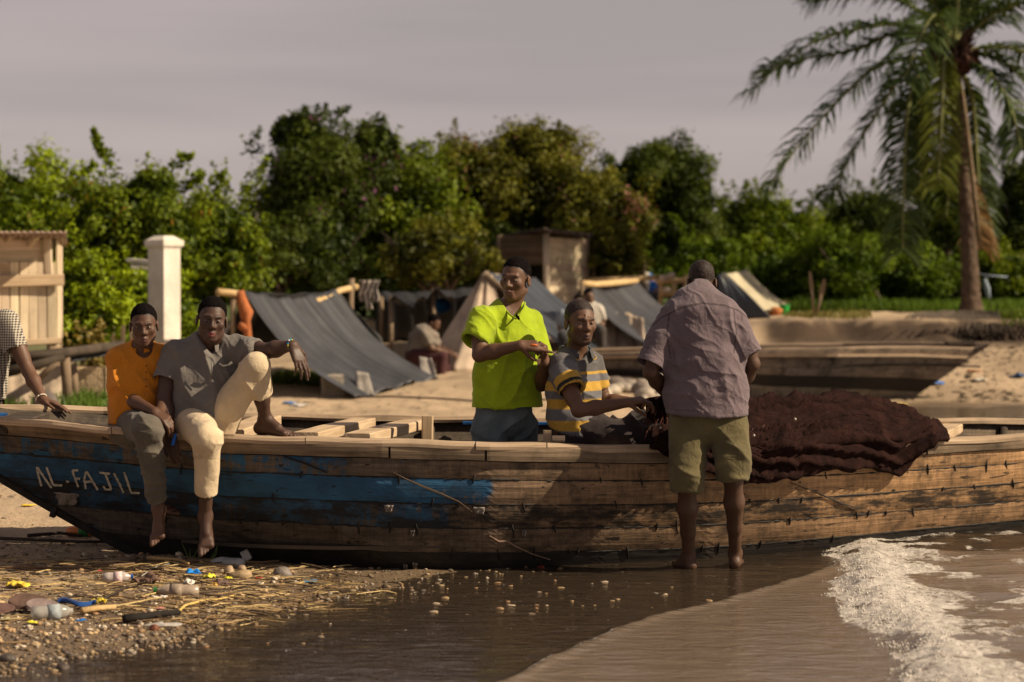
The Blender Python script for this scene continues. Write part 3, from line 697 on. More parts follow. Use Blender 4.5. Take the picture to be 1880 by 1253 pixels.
    zs = ramp(n, (.47, 0), (.68, drk + .35)); n.links.new(z.outputs['Fac'], zs.inputs['Fac']); base = mixc(n, zs.outputs['Color'], base, (.016, .013, .011))
    fm = nd(n, 'Mapping'); fm.inputs['Scale'].default_value = (9, 34, 1); n.links.new(tcn.outputs['UV'], fm.inputs['Vector'])
    fz = nd(n, 'TexNoise', Scale=1.0, Detail=5.0, Roughness=.6, Distortion=.9); n.links.new(fm.outputs['Vector'], fz.inputs['Vector'])
    fr_ = ramp(n, (.615, 0), (.66, .9)); n.links.new(fz.outputs['Fac'], fr_.inputs['Fac']); base = mixc(n, fr_.outputs['Color'], base, (.015, .012, .010))
    if near_black > 0:
        tz = nd(n, 'TexNoise', Scale=2.6, Detail=8.0, Roughness=.7); n.links.new(mr.outputs['Vector'], tz.inputs['Vector'])
        tv = ramp(n, (.62 - .4 * near_black, 0), (.72 - .3 * near_black, .93)); n.links.new(tz.outputs['Fac'], tv.inputs['Fac']); base = mixc(n, tv.outputs['Color'], base, (.014, .012, .011))
    n.links.new(base, b.inputs['Base Color'])
    hs = nd(n, 'Math', operation='MULTIPLY_ADD'); n.links.new(z.outputs['Fac'], hs.inputs[0]); hs.inputs[1].default_value = .9; n.links.new(g.outputs['Fac'], hs.inputs[2])
    bump(n, b, hs.outputs[0], .006); b.inputs['Roughness'].default_value = .75; b.inputs['Specular IOR Level'].default_value = .25
    return m_
M_RAIL = wood('weathered_rail_wood', (.25, .175, .115), (.46, .34, .235), (.07, .05, .035), .8, .45)
M_STRK = wood('grey_strake_wood', (.13, .095, .065), (.27, .195, .13), (.022, .016, .012), .9, .85)
M_DARKW = wood('dark_wet_wood', (.045, .034, .026), (.10, .075, .055), (.012, .01, .008), .8, .8)
M_LIGHTW = wood('pale_sawn_wood', (.36, .25, .15), (.56, .42, .28), (.12, .08, .05), .7, .3)
M_TAR = plain('near_black', (.014, .012, .011), .7, .4, 14, .006, 40, .3)

boat = thing('fishing_boat', 'long old wooden boat with flaking blue paint and AL-FAJIL lettered on its bow', 'boat', P(940, 1062, 13.9))
PXS = np.linspace(0, 1, 150)
def plank_mesh(v0, v1, th, out, pxa=None, pxb=2150, rows=5, seed=0):
    rr = random.Random(seed); rows_v = [v0 + (v1 - v0) * q / (rows - 1) for q in range(rows)]
    A = []; U = []
    ph = rr.random() * 9
    for j, v in enumerate(rows_v):
        a0 = stem_px(v) if pxa is None else pxa
        line = []; ul = []; u = 0; prev = None
        for i, s_ in enumerate(PXS):
            px = a0 + (pxb - a0) * s_
            e = .0018 * math.sin(px / 31 + ph) + .0016 * math.sin(px / 83 + 2 * ph)
            vv = v + (e if j in (0, rows - 1) else 0)
            o = out - (.006 if j in (0, rows - 1) else 0)
            p = hull(px, vv, o); line.append(p)
            ul.append(((px + 190) / 2340 * 7.6 + .0, v * .74))
        A.append(line); U.append(ul)
    A = np.array(A); B_ = A + np.array((0, th, 0)); n = len(PXS); m = MB()
    S_ = np.concatenate([A, B_[::-1]], 0); Uv = U + U[::-1]; R_ = 2 * rows
    vs = S_.reshape(-1, 3); uvs = [q for l in Uv for q in l]
    fs = [(r_ * n + i, ((r_ + 1) % R_) * n + i, ((r_ + 1) % R_) * n + i + 1, r_ * n + i + 1) for r_ in range(R_) for i in range(n - 1)]
    fs += [tuple(r_ * n for r_ in range(R_))[::-1], tuple(r_ * n + n - 1 for r_ in range(R_))]
    m.add(vs, fs, uvs); return m
U_END = (955 + 190) / 2340 * 7.6
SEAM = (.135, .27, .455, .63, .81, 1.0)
PM = [boat_wood('planking_under_strake', .40, U_END - .4, drk=.6), boat_wood('blue_painted_planking', .84, U_END - .05, left=(.12, .09, .07), drk=.42),
      boat_wood('blue_tarred_planking', .6, U_END, left=(.06, .05, .045), near_black=.55, drk=.5), boat_wood('bare_planking', .08, 3.0, left=(.082, .066, .055), right=(.30, .18, .095), drk=.6),
      boat_wood('bilge_planking', 0, 1, left=(.04, .032, .027), right=(.05, .035, .026), near_black=.75, drk=.7)]  # lowest plank nearly black from end to end
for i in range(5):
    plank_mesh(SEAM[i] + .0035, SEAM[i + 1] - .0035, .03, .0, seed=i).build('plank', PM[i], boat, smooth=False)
plank_mesh(.01, 1.0, .012, -.026, rows=12).build('hull_lining', M_DARKW, boat, smooth=True)
# strake and rail cap in butted lengths
for k, (a, b) in enumerate(((-185, 262), (266, 713), (717, 890), (894, 1240), (1244, 1700), (1704, 2150))):
    plank_mesh(.022, .132, .03, .030, a, b, rows=4, seed=20 + k).build('rubbing_strake', M_STRK, boat)
def cap(fy, fd, a, b, w_, t_, side, seed):
    m = MB(); rr = random.Random(seed); n = 40; prof = ((-.02, -t_), (-.026, -t_ * .5), (-.02, 0), (w_ * .5, .004), (w_ - .02, 0), (w_ - .014, -t_ * .5), (w_ - .02, -t_)); ph = rr.random() * 9
    vs = []; uv = []
    for i in range(n + 1):
        px = a + (b - a) * i / n; p = P(px, fy(px), fd(px)); q = .006 * math.sin(px / 47 + ph)
        for (dy, dz) in prof:
            vs.append(p + np.array((0, side * dy + (q if dy < .1 else 0), dz + .003 * math.sin(px / 29 + ph)))); uv.append((px / 330 + ph, dy + dz))
    k = len(prof)
    fs = [(i * k + j, i * k + (j + 1) % k, (i + 1) * k + (j + 1) % k, (i + 1) * k + j) for i in range(n) for j in range(k)]
    if side < 0: fs = [f[::-1] for f in fs]
    fs += [tuple(range(k))[::-1], tuple(n * k + j for j in range(k))]
    m.add(vs, fs, uv); return m
for k, (a, b) in enumerate(((-186, 205), (207, 560), (562, 872), (874, 1003), (1005, 1500), (1502, 2150))):
    cap(YN, DN, a, b, .125, .036, 1, 30 + k).build('gunwale', M_RAIL, boat)
for k, (a, b) in enumerate(((-180, 420), (422, 1150), (1152, 2150))):
    cap(YF, DF, a, b, .12, .036, -1, 50 + k).build('gunwale', M_RAIL, boat)
# far side, floor, stem
def far_side(px, v): 
    zf = P(px, YF(px), DF(px)); nb = hull(px, 1.0); mid = (DN(px) + DF(px)) / 2
    yb = 2 * mid - nb[1] if px > 240 else mid; zb = nb[2] if px > 240 else P(px, stem_y(px), 13.8)[2]
    q = P(px, YN(px), yb); q[2] = zb; zf[0] += (q[0] - zf[0]) * max(0, min(1, (240 - px) / 240)) * .6
    return zf * (1 - v) + q * v + np.array((0, .06 * math.sin(math.pi * v), 0))
px_ = np.linspace(-184, 2150, 120)
for k, (v0, v1) in enumerate(((.02, .18), (.19, .45), (.46, .72), (.73, 1.0))):
    A = np.array([[far_side(p, v0 + (v1 - v0) * q / 3) - (0, .03, .0) for q in range(4)] for p in px_])
    m = MB(); m.grid(A[:, ::-1], uvs=[(p / 330, .2 * k + q * .05) for p in px_ for q in range(4)]); solid(m.build('plank', boat_wood('inner_planking_%d' % k, .35 if k == 1 else 0, 7.0, left=(.075, .056, .04), right=(.12, .085, .055), drk=.6), boat), .03, -1)
def floor_row(p):
    n_ = hull(p, .66)[1] + .06; f_ = far_side(p, .66)[1] - .07; mid = (n_ + f_) / 2
    if f_ < n_: n_ = f_ = mid
    z_ = .15 + .10 * max(0, (500 - p) / 700) ** 1.4; x_ = hull(p, .66)[0]
    return [np.array((x_, n_ + (f_ - n_) * q / 6, z_)) for q in range(7)]
A = np.array([floor_row(p) for p in np.linspace(330, 2150, 60)])
m = MB(); m.grid(A, uvs=[(p / 330, q * .22) for p in np.linspace(330, 2150, 60) for q in range(7)]); solid(m.build('floor', M_DARKW, boat), .02, -1)
m = MB(); m.grid(np.array([[hull(2146, v) * (1 - q) + far_side(2146, v) * q for q in np.linspace(0, 1, 5)] for v in np.linspace(.02, 1, 8)]), uvs=[(q * 2, v) for v in range(8) for q in range(5)]); solid(m.build('transom', PM[3], boat), .04)
m = MB(); sp_ = [P(px, stem_y(px), 13.8) + (0, 0, 0) for px in np.linspace(-196, 262, 24)]
m.tube(sp_, .035, 6); m.build('stem', M_TAR, boat)
m = MB(); m.beam(P(103, 929, 13.79), P(96, 949, 13.79), .07, .03, (1, 0, 0)); m.build('stem_peg', M_TAR, boat)
# thwarts across the boat, posts and blocks
def thwart(pa, pb, w_, t_=.05, mat=None, dz=0, name='thwart'):
    a = P(*pa); b = P(*pb); m = MB(); m.beam(a + (0, 0, dz), b + (0, 0, dz), w_, t_, bev=.006, seed=int(pa[0]), wob=.06, seg=5); return m.build(name, mat or M_LIGHTW, boat)
thwart((418, 800, 13.12), (492, 772, 14.8), .16, .06); thwart((560, 804, 13.15), (668, 776, 14.9), .15, .06); thwart((655, 806, 13.2), (762, 779, 14.95), .15, .06)
thwart((1706, 806, 14.95), (1745, 786, 16.5), .17, .06); thwart((-20, 790, 13.5), (60, 765, 14.35), .2, .05, M_DARKW); thwart((215, 800, 13.2), (290, 777, 14.7), .16, .05, M_DARKW)
thwart((1130, 838, 13.6), (1175, 815, 15.2), .3, .05)
for (px, y0, y1, d, w_) in ((784, 764, 850, 14.6, .07), (1171, 757, 850, 14.95, .085), (1004, 790, 870, 13.75, .05)):
    m = MB(); m.beam(P(px, y1, d), P(px + 1, y0, d), w_, .06, (0, 1, 0), seed=px, bev=.008); m.build('post', M_LIGHTW, boat)
m = MB(); m.beam(P(1014, 806, 13.52), P(1037, 806, 13.52), .07, .035, bev=.01); m.build('block', M_LIGHTW, boat)
for px in range(340, 2100, 150):
    m = MB(); m.tube([far_side(px, .05) - (0, .075, .03), far_side(px, .5) - (0, .08, 0), far_side(px, .98) - (0, .1, 0)], .03, 6, seed=px, wob=.3); m.build('rib', M_DARKW, boat, smooth=True)
for (a, b) in ((0, 60), (668, 705)):
    pass
m = MB(); m.beam(P(850, 777, 15.02), P(868, 777, 15.02), .05, .02); m.build('paint_patch', plain('blue_enamel', (.012, .07, .22), .5, .3, 12), boat)
m = MB(); m.beam(P(985, 778, 15.1), P(1010, 778, 15.1), .05, .02); m.build('paint_patch', bpy.data.materials['blue_enamel'], boat)
m = MB(); m.beam(P(26, 768, 14.30), P(50, 769, 14.32), .02, .055); m.build('paint_patch', plain('green_enamel', (.14, .32, .04), .5, .3, 12), boat)
m = MB(); m.beam(P(-2, 767, 14.2), P(13, 768, 14.22), .02, .06); m.build('paint_patch', bpy.data.materials['blue_enamel'], boat)
# caulked seams: dark cramps across the joints and tarred drips
rr = random.Random(5)
def hv(px, py): return (py - YN(px)) / (YB(px) - YN(px))
for i in range(64):
    px = 300 + 27.5 * i + rr.uniform(-9, 9); k = rr.choice((1, 2, 3, 4)) ; v = SEAM[k] + rr.uniform(-.01, .01); L_ = rr.uniform(.02, .06)
    m = MB(); a = hull(px, v - L_ * rr.uniform(.4, 1), -.001); b = hull(px + rr.uniform(-4, 4), v + L_, -.001)
    m.tube([a, (a + b) / 2 + (rr.uniform(-.006, .006), 0, 0), b], [rr.uniform(.003, .006), rr.uniform(.004, .008), rr.uniform(.002, .005)], 6, seed=i); m.build('seam_cramp', M_TAR, boat, smooth=True)
for i in range(1, 5):
    pts = []; rad = []
    for px in np.linspace(stem_px(SEAM[i]) + 4, 2140, 260):
        v = SEAM[i] + .0018 * math.sin(px / 31) + rr.uniform(-.0012, .0012); pts.append(hull(px, v, -.009)); rad.append(.0058 * rr.uniform(.25, 1.6))
    m = MB(); m.tube(pts, rad, 6); m.build('caulking', M_TAR, boat, smooth=True)
# scarf joint with its batten, drooping line and scraps caught in the seams
m = MB(); m.tube([hull(px, hv(px, py), .012) for px, py in ((520, 838), (560, 851), (600, 868))], .006, 6); m.build('scarf_joint', M_TAR, boat)
m = MB(); m.tube([hull(px, hv(px, py), .014) for px, py in ((722, 868), (745, 880), (775, 893), (812, 908), (842, 922), (868, 941))], [.003, .005, .005, .006, .005, .003], 6, wob=.5); m.build('scarf_joint', wood('old_batten', (.05, .035, .022), (.11, .07, .045)), boat)
m = MB(); m.tube([hull(px, hv(px, py), .012) for px, py in ((1450, 886), (1500, 905), (1545, 925), (1580, 935))], [.002, .004, .005, .002], 6, wob=.6); m.build('scarf_joint', M_TAR, boat)
m = MB(); m.tube([hull(px, hv(px, py), .014) for px, py in ((898, 984), (915, 995), (930, 994), (945, 1003), (975, 1017), (1010, 1028))], [.004, .008, .006, .005, .004, .003], 6, wob=.4); m.build('frayed_line', plain('frayed_rope', (.16, .1, .075), .9, .3, 30), boat)
M_SCRAP = cloth('pale_scrap', (.22, .185, .165), .3)
def scrap(px, py, w_, h_, seed, mat, name='caught_scrap'):
    rr_ = random.Random(seed); A = []
    for i in range(6):
        A.append([hull(px + w_ * (j / 5 - .5) * (1 - .3 * i / 5) + rr_.uniform(-.08, .08) * w_, hv(px, py + h_ * i / 5 + rr_.uniform(-.05, .05) * h_), .012 + .014 * math.sin(j * 1.9 + i + seed)) for j in range(6)])
    m = MB(); m.grid(np.array(A)); return solid(m.build(name, mat, boat, smooth=True), .003)
scrap(122, 906, 42, 22, 1, M_SCRAP); scrap(879, 932, 22, 12, 2, M_SCRAP); scrap(713, 928, 16, 12, 3, M_SCRAP); scrap(757, 974, 7, 11, 4, M_SCRAP); scrap(962, 974, 8, 12, 5, M_SCRAP); scrap(744, 1036, 8, 26, 6, M_SCRAP); scrap(762, 1034, 8, 18, 7, M_SCRAP)
scrap(994, 1040, 12, 14, 8, cloth('red_scrap', (.5, .05, .03), .2))
# lettering, brushed on: A L - F A J I L
M_LET = plain('faded_white_paint', (.40, .37, .31), .8, .35, 45, .002, 60)
def stroke(m, pts, w_):
    q = [(40 + a / 7.23, 830 + b / 7.23) for a, b in pts]; rr_ = random.Random(int(pts[0][0])); out = []
    for (a, b) in zip(q[:-1], q[1:]):
        n = 8
        t = np.array(b) - np.array(a); nn = np.array((-t[1], t[0])) / np.linalg.norm(t)
        rows = []
        for i in range(n + 1):
            c = np.array(a) + t * i / n; ww = w_ * rr_.uniform(.7, 1.15) / 2
            rows.append([hull(*(lambda e: (e[0], hv(e[0], e[1])))(c + nn * s_ * ww), .0055) for s_ in (1, .3, -.3, -1)])
        m.grid(np.array(rows)[:, ::-1])
for let in ([[(195, 200), (225, 330), (260, 455)], [(205, 205), (290, 330), (395, 480)]], [[(328, 205), (415, 440), (535, 447)]], [[(588, 392), (628, 398)]],
            [[(748, 245), (668, 248), (750, 470)], [(722, 352), (775, 358)]], [[(856, 258), (828, 370), (850, 490)], [(860, 260), (940, 390), (1010, 508)], [(835, 402), (930, 392)]],
            [[(1030, 275), (1170, 292)], [(1108, 292), (1190, 500), (1112, 500), (1080, 455)]], [[(1222, 285), (1300, 430), (1350, 545)]], [[(1358, 268), (1452, 545), (1562, 548)]]):
    m = MB()
    for st in let: stroke(m, st, 4.2)
    m.build('letter', M_LET, boat, smooth=True)

# ------------------------------------------------------------------ second boat drawn up behind
b2 = thing('fishing_boat', 'dark weathered wooden boat lying behind the men with its raked bow pointing right', 'boat', P(1400, 745, 32.9))
y2 = itp([(985, 656), (1100, 649), (1250, 644), (1400, 640), (1600, 637), (1700, 636), (1806, 640)]); d2 = itp([(985, 34.4), (1100, 33.2), (1300, 32.5), (1550, 32.2), (1806, 33.0)])
y2f = itp([(985, 650), (1100, 640), (1300, 634), (1600, 629), (1816, 629)]); d2f = itp([(985, 34.6), (1100, 34.6), (1300, 34.4), (1550, 34.2), (1816, 33.05)])
y2b = itp([(985, 690), (1100, 702), (1200, 712), (1400, 735), (1652, 748)])
def h2(s_, v, out=0):
    top = 985 + (1808 - 985) * s_; bot = 985 + (1652 - 985) * s_; px = top + (bot - top) * v
    y = y2(top) * (1 - v) + y2b(bot) * v; d = d2(top) + .25 * v - out - .1 * math.sin(math.pi * v); return P(px, y, d)
M_B2 = [boat_wood('far_strake', 0, 1, left=(.17, .125, .09), right=(.2, .15, .11), drk=.4), boat_wood('far_planking', 0, 1, left=(.15, .12, .097), right=(.19, .15, .12), drk=.6),
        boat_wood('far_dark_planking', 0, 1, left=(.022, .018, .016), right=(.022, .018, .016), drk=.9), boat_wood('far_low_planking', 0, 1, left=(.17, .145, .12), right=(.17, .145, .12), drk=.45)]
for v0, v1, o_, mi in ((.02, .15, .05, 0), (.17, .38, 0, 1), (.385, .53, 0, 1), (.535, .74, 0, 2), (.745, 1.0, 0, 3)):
    S = np.linspace(0, 1, 60); A = np.array([[h2(s_, v0 + (v1 - v0) * q / 4, o_ * (1 if v1 < .2 else 0) + (0 if 0 < q < 4 else -.006)) for s_ in S] for q in range(5)])
    m = MB(); m.grid(A, uvs=[(s_ * 7, (v0 + (v1 - v0) * q / 4) * .8) for q in range(5) for s_ in S]); solid(m.build('plank' if v0 > .1 else 'rubbing_strake', M_B2[mi], b2), .05, -1)
A = np.array([[P(985 + (1812 - 985) * s_, y2f(985 + (1812 - 985) * s_) + 3 + q * 20 * min(1, (1 - s_) * 5), d2f(985 + (1812 - 985) * s_) + .03 - .1 * q) for s_ in np.linspace(0, 1, 40)] for q in range(4)])
m = MB(); m.grid(A, uvs=[(s_ * 7, q * .1) for q in range(4) for s_ in np.linspace(0, 1, 40)]); solid(m.build('plank', M_B2[0], b2), .05, -1)
for fy, fd, sg, e in ((y2, d2, 1, 1806), (y2f, d2f, -1, 1815)):
    m = cap(lambda p: fy(p), lambda p: fd(p), 985, e, .14, .045, sg, 3); m.build('gunwale', M_RAIL, b2)
S = np.linspace(0, 1, 40); A = np.array([[h2(s_, .152, .11 - .1 * q) + (0, 0, 0) for s_ in S] for q in range(2)])
m = MB(); m.grid(A[::-1]); solid(m.build('ledge', M_RAIL, b2), .035)
m = MB(); m.beam(P(1738, 631, 33.1), P(1787, 630, 33.1), .25, .05); m.build('bow_board', M_DARKW, b2)
m = MB(); m.grid(np.array([[P(990 + (1800 - 990) * s_, y2(990 + 810 * s_) + 34, d2(990 + 810 * s_) + .1 + (d2f(990 + 810 * s_) - d2(990 + 810 * s_) - .15) * q) for s_ in np.linspace(0, 1, 20)] for q in (0, .5, 1)])); solid(m.build('floor', M_DARKW, b2), .03)
# ------------------------------------------------------------------ tents, sheds, fences
M_TARP = plain('grey_tarpaulin', (.037, .038, .043), .55, .3, 3, .004, 14, .4, attr=True)
M_TARPB = plain('blue_grey_tarpaulin', (.036, .043, .054), .5, .25, 3, .004, 14, .45, attr=True)
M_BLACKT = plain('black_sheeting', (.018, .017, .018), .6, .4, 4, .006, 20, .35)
M_CANV = plain('old_canvas', (.42, .33, .25), .9, .3, 4, .006, 18, .15)
M_POLE = wood('peeled_pole', (.42, .28, .13), (.60, .43, .22), (.2, .12, .06), 1.0, .25)
M_STICK = wood('grey_stick', (.16, .115, .075), (.28, .2, .13), (.05, .035, .025), 1.0, .5)
def sheet(ptsA, ptsB, n=30, m=40, sag=.08, fold=.035, nf=6.0, seed=0, slump=0.0):
    """cloth hung between two edges (polylines A: ridge, B: foot), with folds running down the slope"""
    A_ = np.array(ptsA, float); B_ = np.array(ptsB, float)
    def along(Q, t):
        L_ = np.concatenate([[0], np.cumsum(np.linalg.norm(np.diff(Q, axis=0), axis=1))]); return np.stack([np.interp(t * L_[-1], L_, Q[:, q]) for q in range(3)], 1)
    t = np.linspace(0, 1, m); a = along(A_, t); b = along(B_, t); s = np.linspace(0, 1, n)[:, None, None]
    G_ = a[None] * (1 - s) + b[None] * s; nn = nrm(np.cross(B_[0] - A_[0], A_[-1] - A_[0])); nn = nn if nn[2] > 0 else -nn
    ph = t * nf * 2 * math.pi; rr_ = np.random.RandomState(seed)
    f = sum(np.sin(ph * k + rr_.rand() * 6) / k for k in (1, 1.9, 3.1, 5.3)) / 1.8
    f2 = sum(np.sin(ph * k * .8 + rr_.rand() * 6) / k for k in (1, 2.3, 3.7)) / 1.7
    ss = s[:, :, 0]; w_ = (f[None] * (1 - ss) + f2[None] * ss) * fold * (.5 + .9 * ss)
    sg = -sag * np.sin(math.pi * ss) - sag * .5 * np.sin(math.pi * t)[None] * (1 - ss)
    return G_ + nn * (w_ + sg)[:, :, None]
def put(name, G_, mat, parent, t=.006, stripes=None, **k):
    m = MB(); m.grid(G_)
    if stripes is not None:
        n_, m_ = G_.shape[:2]; tt = np.tile(np.arange(m_) / m_, n_); uu = np.repeat(np.arange(n_) / n_, m_); q_ = np.stack([tt * 22, uu * 1.2, 0 * tt + stripes], 1); v_ = vnoise(q_); w_ = .62 + .75 * v_ - .55 * sstep(.62, .8, vnoise(q_ * np.array((2.2, .8, 1)) + 9)); m.c = [(c, c * 1.0, c * 1.02) for c in np.clip(w_, .15, 1.5)]
    o = solid(m.build(name, mat, parent, smooth=True, **k), t); return o
def pole(name, pts, r, mat, parent, seed=0, wob=.15, **k):
    m = MB(); m.tube(pts, r, 8, seed=seed, wob=wob); return m.build(name, mat, parent, smooth=True, **k)
def gp(px, py_guess, d): q = P(px, py_guess, d); q[2] = G1(q[0], q[1]); return q

# big ridge tent, left
t1 = thing('tent', 'large ridge tent of grey striped tarpaulin with its dark open end facing left', 'tent', gp(600, 720, 32))
put('tarpaulin', sheet([P(446, 533, 31.2), P(530, 540, 32.5), P(622, 531, 34.2)], [P(648, 735, 30.6), P(690, 722, 31.3), P(745, 706, 32.6), P(806, 696, 34.0)], 40, 110, .16, .055, 4.2, 1), M_TARP, t1, stripes=1.5)
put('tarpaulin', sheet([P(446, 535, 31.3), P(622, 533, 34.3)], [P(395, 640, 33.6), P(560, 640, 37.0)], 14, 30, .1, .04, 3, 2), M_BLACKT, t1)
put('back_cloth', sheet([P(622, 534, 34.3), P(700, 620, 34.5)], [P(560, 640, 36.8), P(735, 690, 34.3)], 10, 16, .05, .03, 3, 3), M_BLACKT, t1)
pole('ridge_pole', [P(400, 536, 30.9), P(447, 541, 31.3), P(480, 556, 31.8), P(540, 566, 32.8), P(600, 548, 33.8), P(624, 534, 34.25), P(654, 527, 34.8)], .045, M_POLE, t1)
pole('tent_pole', [gp(428, 700, 31.4), P(428, 538, 31.2)], .035, M_STICK, t1); pole('tent_pole', [gp(640, 690, 34.5), P(646, 512, 34.6)], .04, M_STICK, t1)
m = MB(); m.tube([P(441, 534, 31.0), P(447, 560, 31.0), P(452, 575, 31.0), P(452, 590, 31.0), P(455, 612, 31.0), P(459, 640, 31.0)], [.05, .07, .085, .05, .06, .05], 8, wob=.5, seed=3); m.tube([P(455, 606, 31), P(445, 600, 30.95), P(438, 596, 30.95)], [.04, .05, .03], 8, wob=.4)
tag(m.build('hanging_cloth', cloth('rust_cloth', (.36, .115, .04), .3, wr=.03), None, P(450, 620, 31.0), smooth=True), 'twisted rust brown cloth hanging from the front pole of the striped tent', 'cloth')
for k, (px, py) in enumerate(((664, 712), (780, 690))):
    q = gp(px + 6, py, 31.6 + k * 2.4); put('pale_patch', sheet([q + (-.12, -.12, .32), q + (.05, -.15, .30)], [q + (-.1, -.3, .0), q + (.14, -.35, .02)], 8, 8, .03, .03, 1, 8 + k), cloth('pale_sacking', (.3, .27, .24), .3), t1)
def concrete_block(px, py, d, sz, label, rot=.2, col=(.30, .26, .215), cat='block', name='concrete_block'):
    m = MB(); q = gp(px, py, d); c, s_ = math.cos(rot), math.sin(rot); w_, dp, h_ = sz
    m.beam(q + (-w_ / 2 * c, -w_ / 2 * s_, h_ / 2 - .02), q + (w_ / 2 * c, w_ / 2 * s_, h_ / 2 - .02), dp, h_, bev=.02, wob=.06, seg=4, seed=int(px)); return tag(m.build(name, plain('block_' + str(int(px)), col, .95, .3, 6, .015, 30, .1), None, q), label, cat)
concrete_block(610, 728, 31.2, (.27, .2, .30), 'grey concrete block standing under the edge of the striped tent')
concrete_block(597, 690, 33.2, (.12, .1, .34), 'small red brick stack behind the grey block in the tent', col=(.26, .06, .03), cat='bricks', name='brick_stack')
# clothes on the tent's back pole
m = MB()
for k, (px, c) in enumerate(((660, (.36, .3, .26)), (671, (.42, .36, .31)), (684, (.34, .3, .27)))):
    A = [[P(px + 11 * j / 5 + 2 * math.sin(i * .8 + k), 515 + (40 + 14 * (k == 1)) * i / 9, 34.6 + .05 * math.sin(j * 1.7 + i * .4 + k)) for j in range(6)] for i in range(10)]; m.grid(np.array(A), c)
solid(tag(m.build('laundry', plain('washed_cloths', (1, 1, 1), .9, .35, 9, .01, 20, .1, attr=True), None, P(675, 560, 34.6), smooth=True), 'washed pale cloths hanging on a pole behind the striped tent', 'laundry'), .01)

rp = [gp(x, y, d) + (0, 0, .05) for x, y, d in ((655, 737, 30.5), (720, 741, 30.0), (800, 744, 29.7), (880, 748, 29.4), (1010, 752, 29.0))]; m = MB(); m.tube(rp, .012, 6)
tag(m.build('guy_rope', plain('dark_rope', (.06, .045, .035), .9), None, rp[0], smooth=True), 'dark rope stretched low over the sand from the corner of the striped tent', 'rope')
pole('guy_line', [P(402, 536, 30.95), gp(345, 745, 29.6)], .008, M_STICK, t1)
# low dark shelter behind the sitting man
sh = thing('shelter', 'low open shelter of sagging dark plastic sheet on thin posts', 'shelter', gp(770, 660, 38))
for k, (px, y0, y1, d) in enumerate(((718, 545, 680, 36.5), (796, 531, 680, 37.2), (700, 545, 640, 40), (880, 530, 640, 40))): pole('post', [gp(px, y1, d), P(px, y0, d)], .035, M_STICK, sh, k)
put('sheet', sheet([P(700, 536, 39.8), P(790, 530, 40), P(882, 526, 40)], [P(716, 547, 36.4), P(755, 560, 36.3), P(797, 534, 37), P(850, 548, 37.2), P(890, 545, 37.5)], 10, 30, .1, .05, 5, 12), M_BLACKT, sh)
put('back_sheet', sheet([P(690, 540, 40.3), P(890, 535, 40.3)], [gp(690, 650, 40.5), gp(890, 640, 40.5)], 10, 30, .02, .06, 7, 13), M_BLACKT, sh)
m = MB(); q = gp(812, 690, 38.4); m.blob(q + (0, 0, .75), (.16, .12, .1), 4, .2); tag(m.build('bundle', plain('blue_bundle_cloth', (.01, .09, .28), .8), None, q, smooth=True), 'blue bundle hanging in the dark shelter beside the beige tent', 'bundle')

# beige and grey tent
t2 = thing('tent', 'pointed tent with beige canvas front and blue grey tarpaulin side', 'tent', gp(930, 660, 36.5))
put('canvas', sheet([P(888, 501, 36.2), P(893, 497, 36.2), P(899, 500, 36.2)], [gp(774, 672, 35.8), gp(840, 680, 35.1), gp(950, 668, 35.4)], 26, 36, .03, .07, 3.0, 21), M_CANV, t2)
put('tarpaulin', sheet([P(897, 499, 36.2), P(985, 511, 39.4)], [gp(1066, 640, 35.2), gp(1165, 628, 38.4)], 24, 60, .10, .04, 3.4, 22), M_TARPB, t2, stripes=4.5)
put('back_cloth', sheet([P(889, 500, 36.4), P(985, 512, 39.5)], [gp(790, 660, 37.5), gp(930, 640, 41)], 10, 16, .05, .05, 3, 23), M_CANV, t2)
pole('tent_pole', [P(890, 505, 36.1), P(930, 535, 36.1), P(975, 590, 35.9), P(1012, 636, 35.7)], .04, M_STICK, t2); pole('tent_pole', [gp(962, 640, 36.2), P(978, 568, 36)], .035, M_STICK, t2)
# third tent
t3 = thing('tent', 'grey tarpaulin tent right of the men with a pale log on its ridge', 'tent', gp(1150, 620, 37.5))
put('tarpaulin', sheet([P(1066, 521, 37.0), P(1120, 528, 38.3), P(1168, 515, 40.2)], [gp(1196, 622, 36.4), gp(1262, 615, 38), gp(1300, 600, 40)], 26, 80, .12, .05, 4.2, 31), M_TARP, t3, stripes=7.5)
put('tarpaulin', sheet([P(1066, 523, 37.1), P(1168, 517, 40.3)], [gp(1010, 600, 38.8), gp(1090, 590, 42)], 10, 16, .06, .04, 3, 32), M_BLACKT, t3)
pole('ridge_pole', [P(1070, 521, 36.9), P(1092, 523, 37.6), P(1130, 520, 38.6), P(1168, 516, 40.1)], .05, M_POLE, t3)
put('ground_cloth', sheet([P(1108, 575, 37.2), P(1150, 573, 37.8), P(1180, 585, 37.4)], [gp(1100, 625, 36.9), gp(1190, 625, 36.7)], 12, 20, .05, .06, 3, 33), M_CANV, t3)
pole('tent_pole', [gp(1078, 640, 37), P(1068, 520, 36.9)], .035, M_STICK, t3)
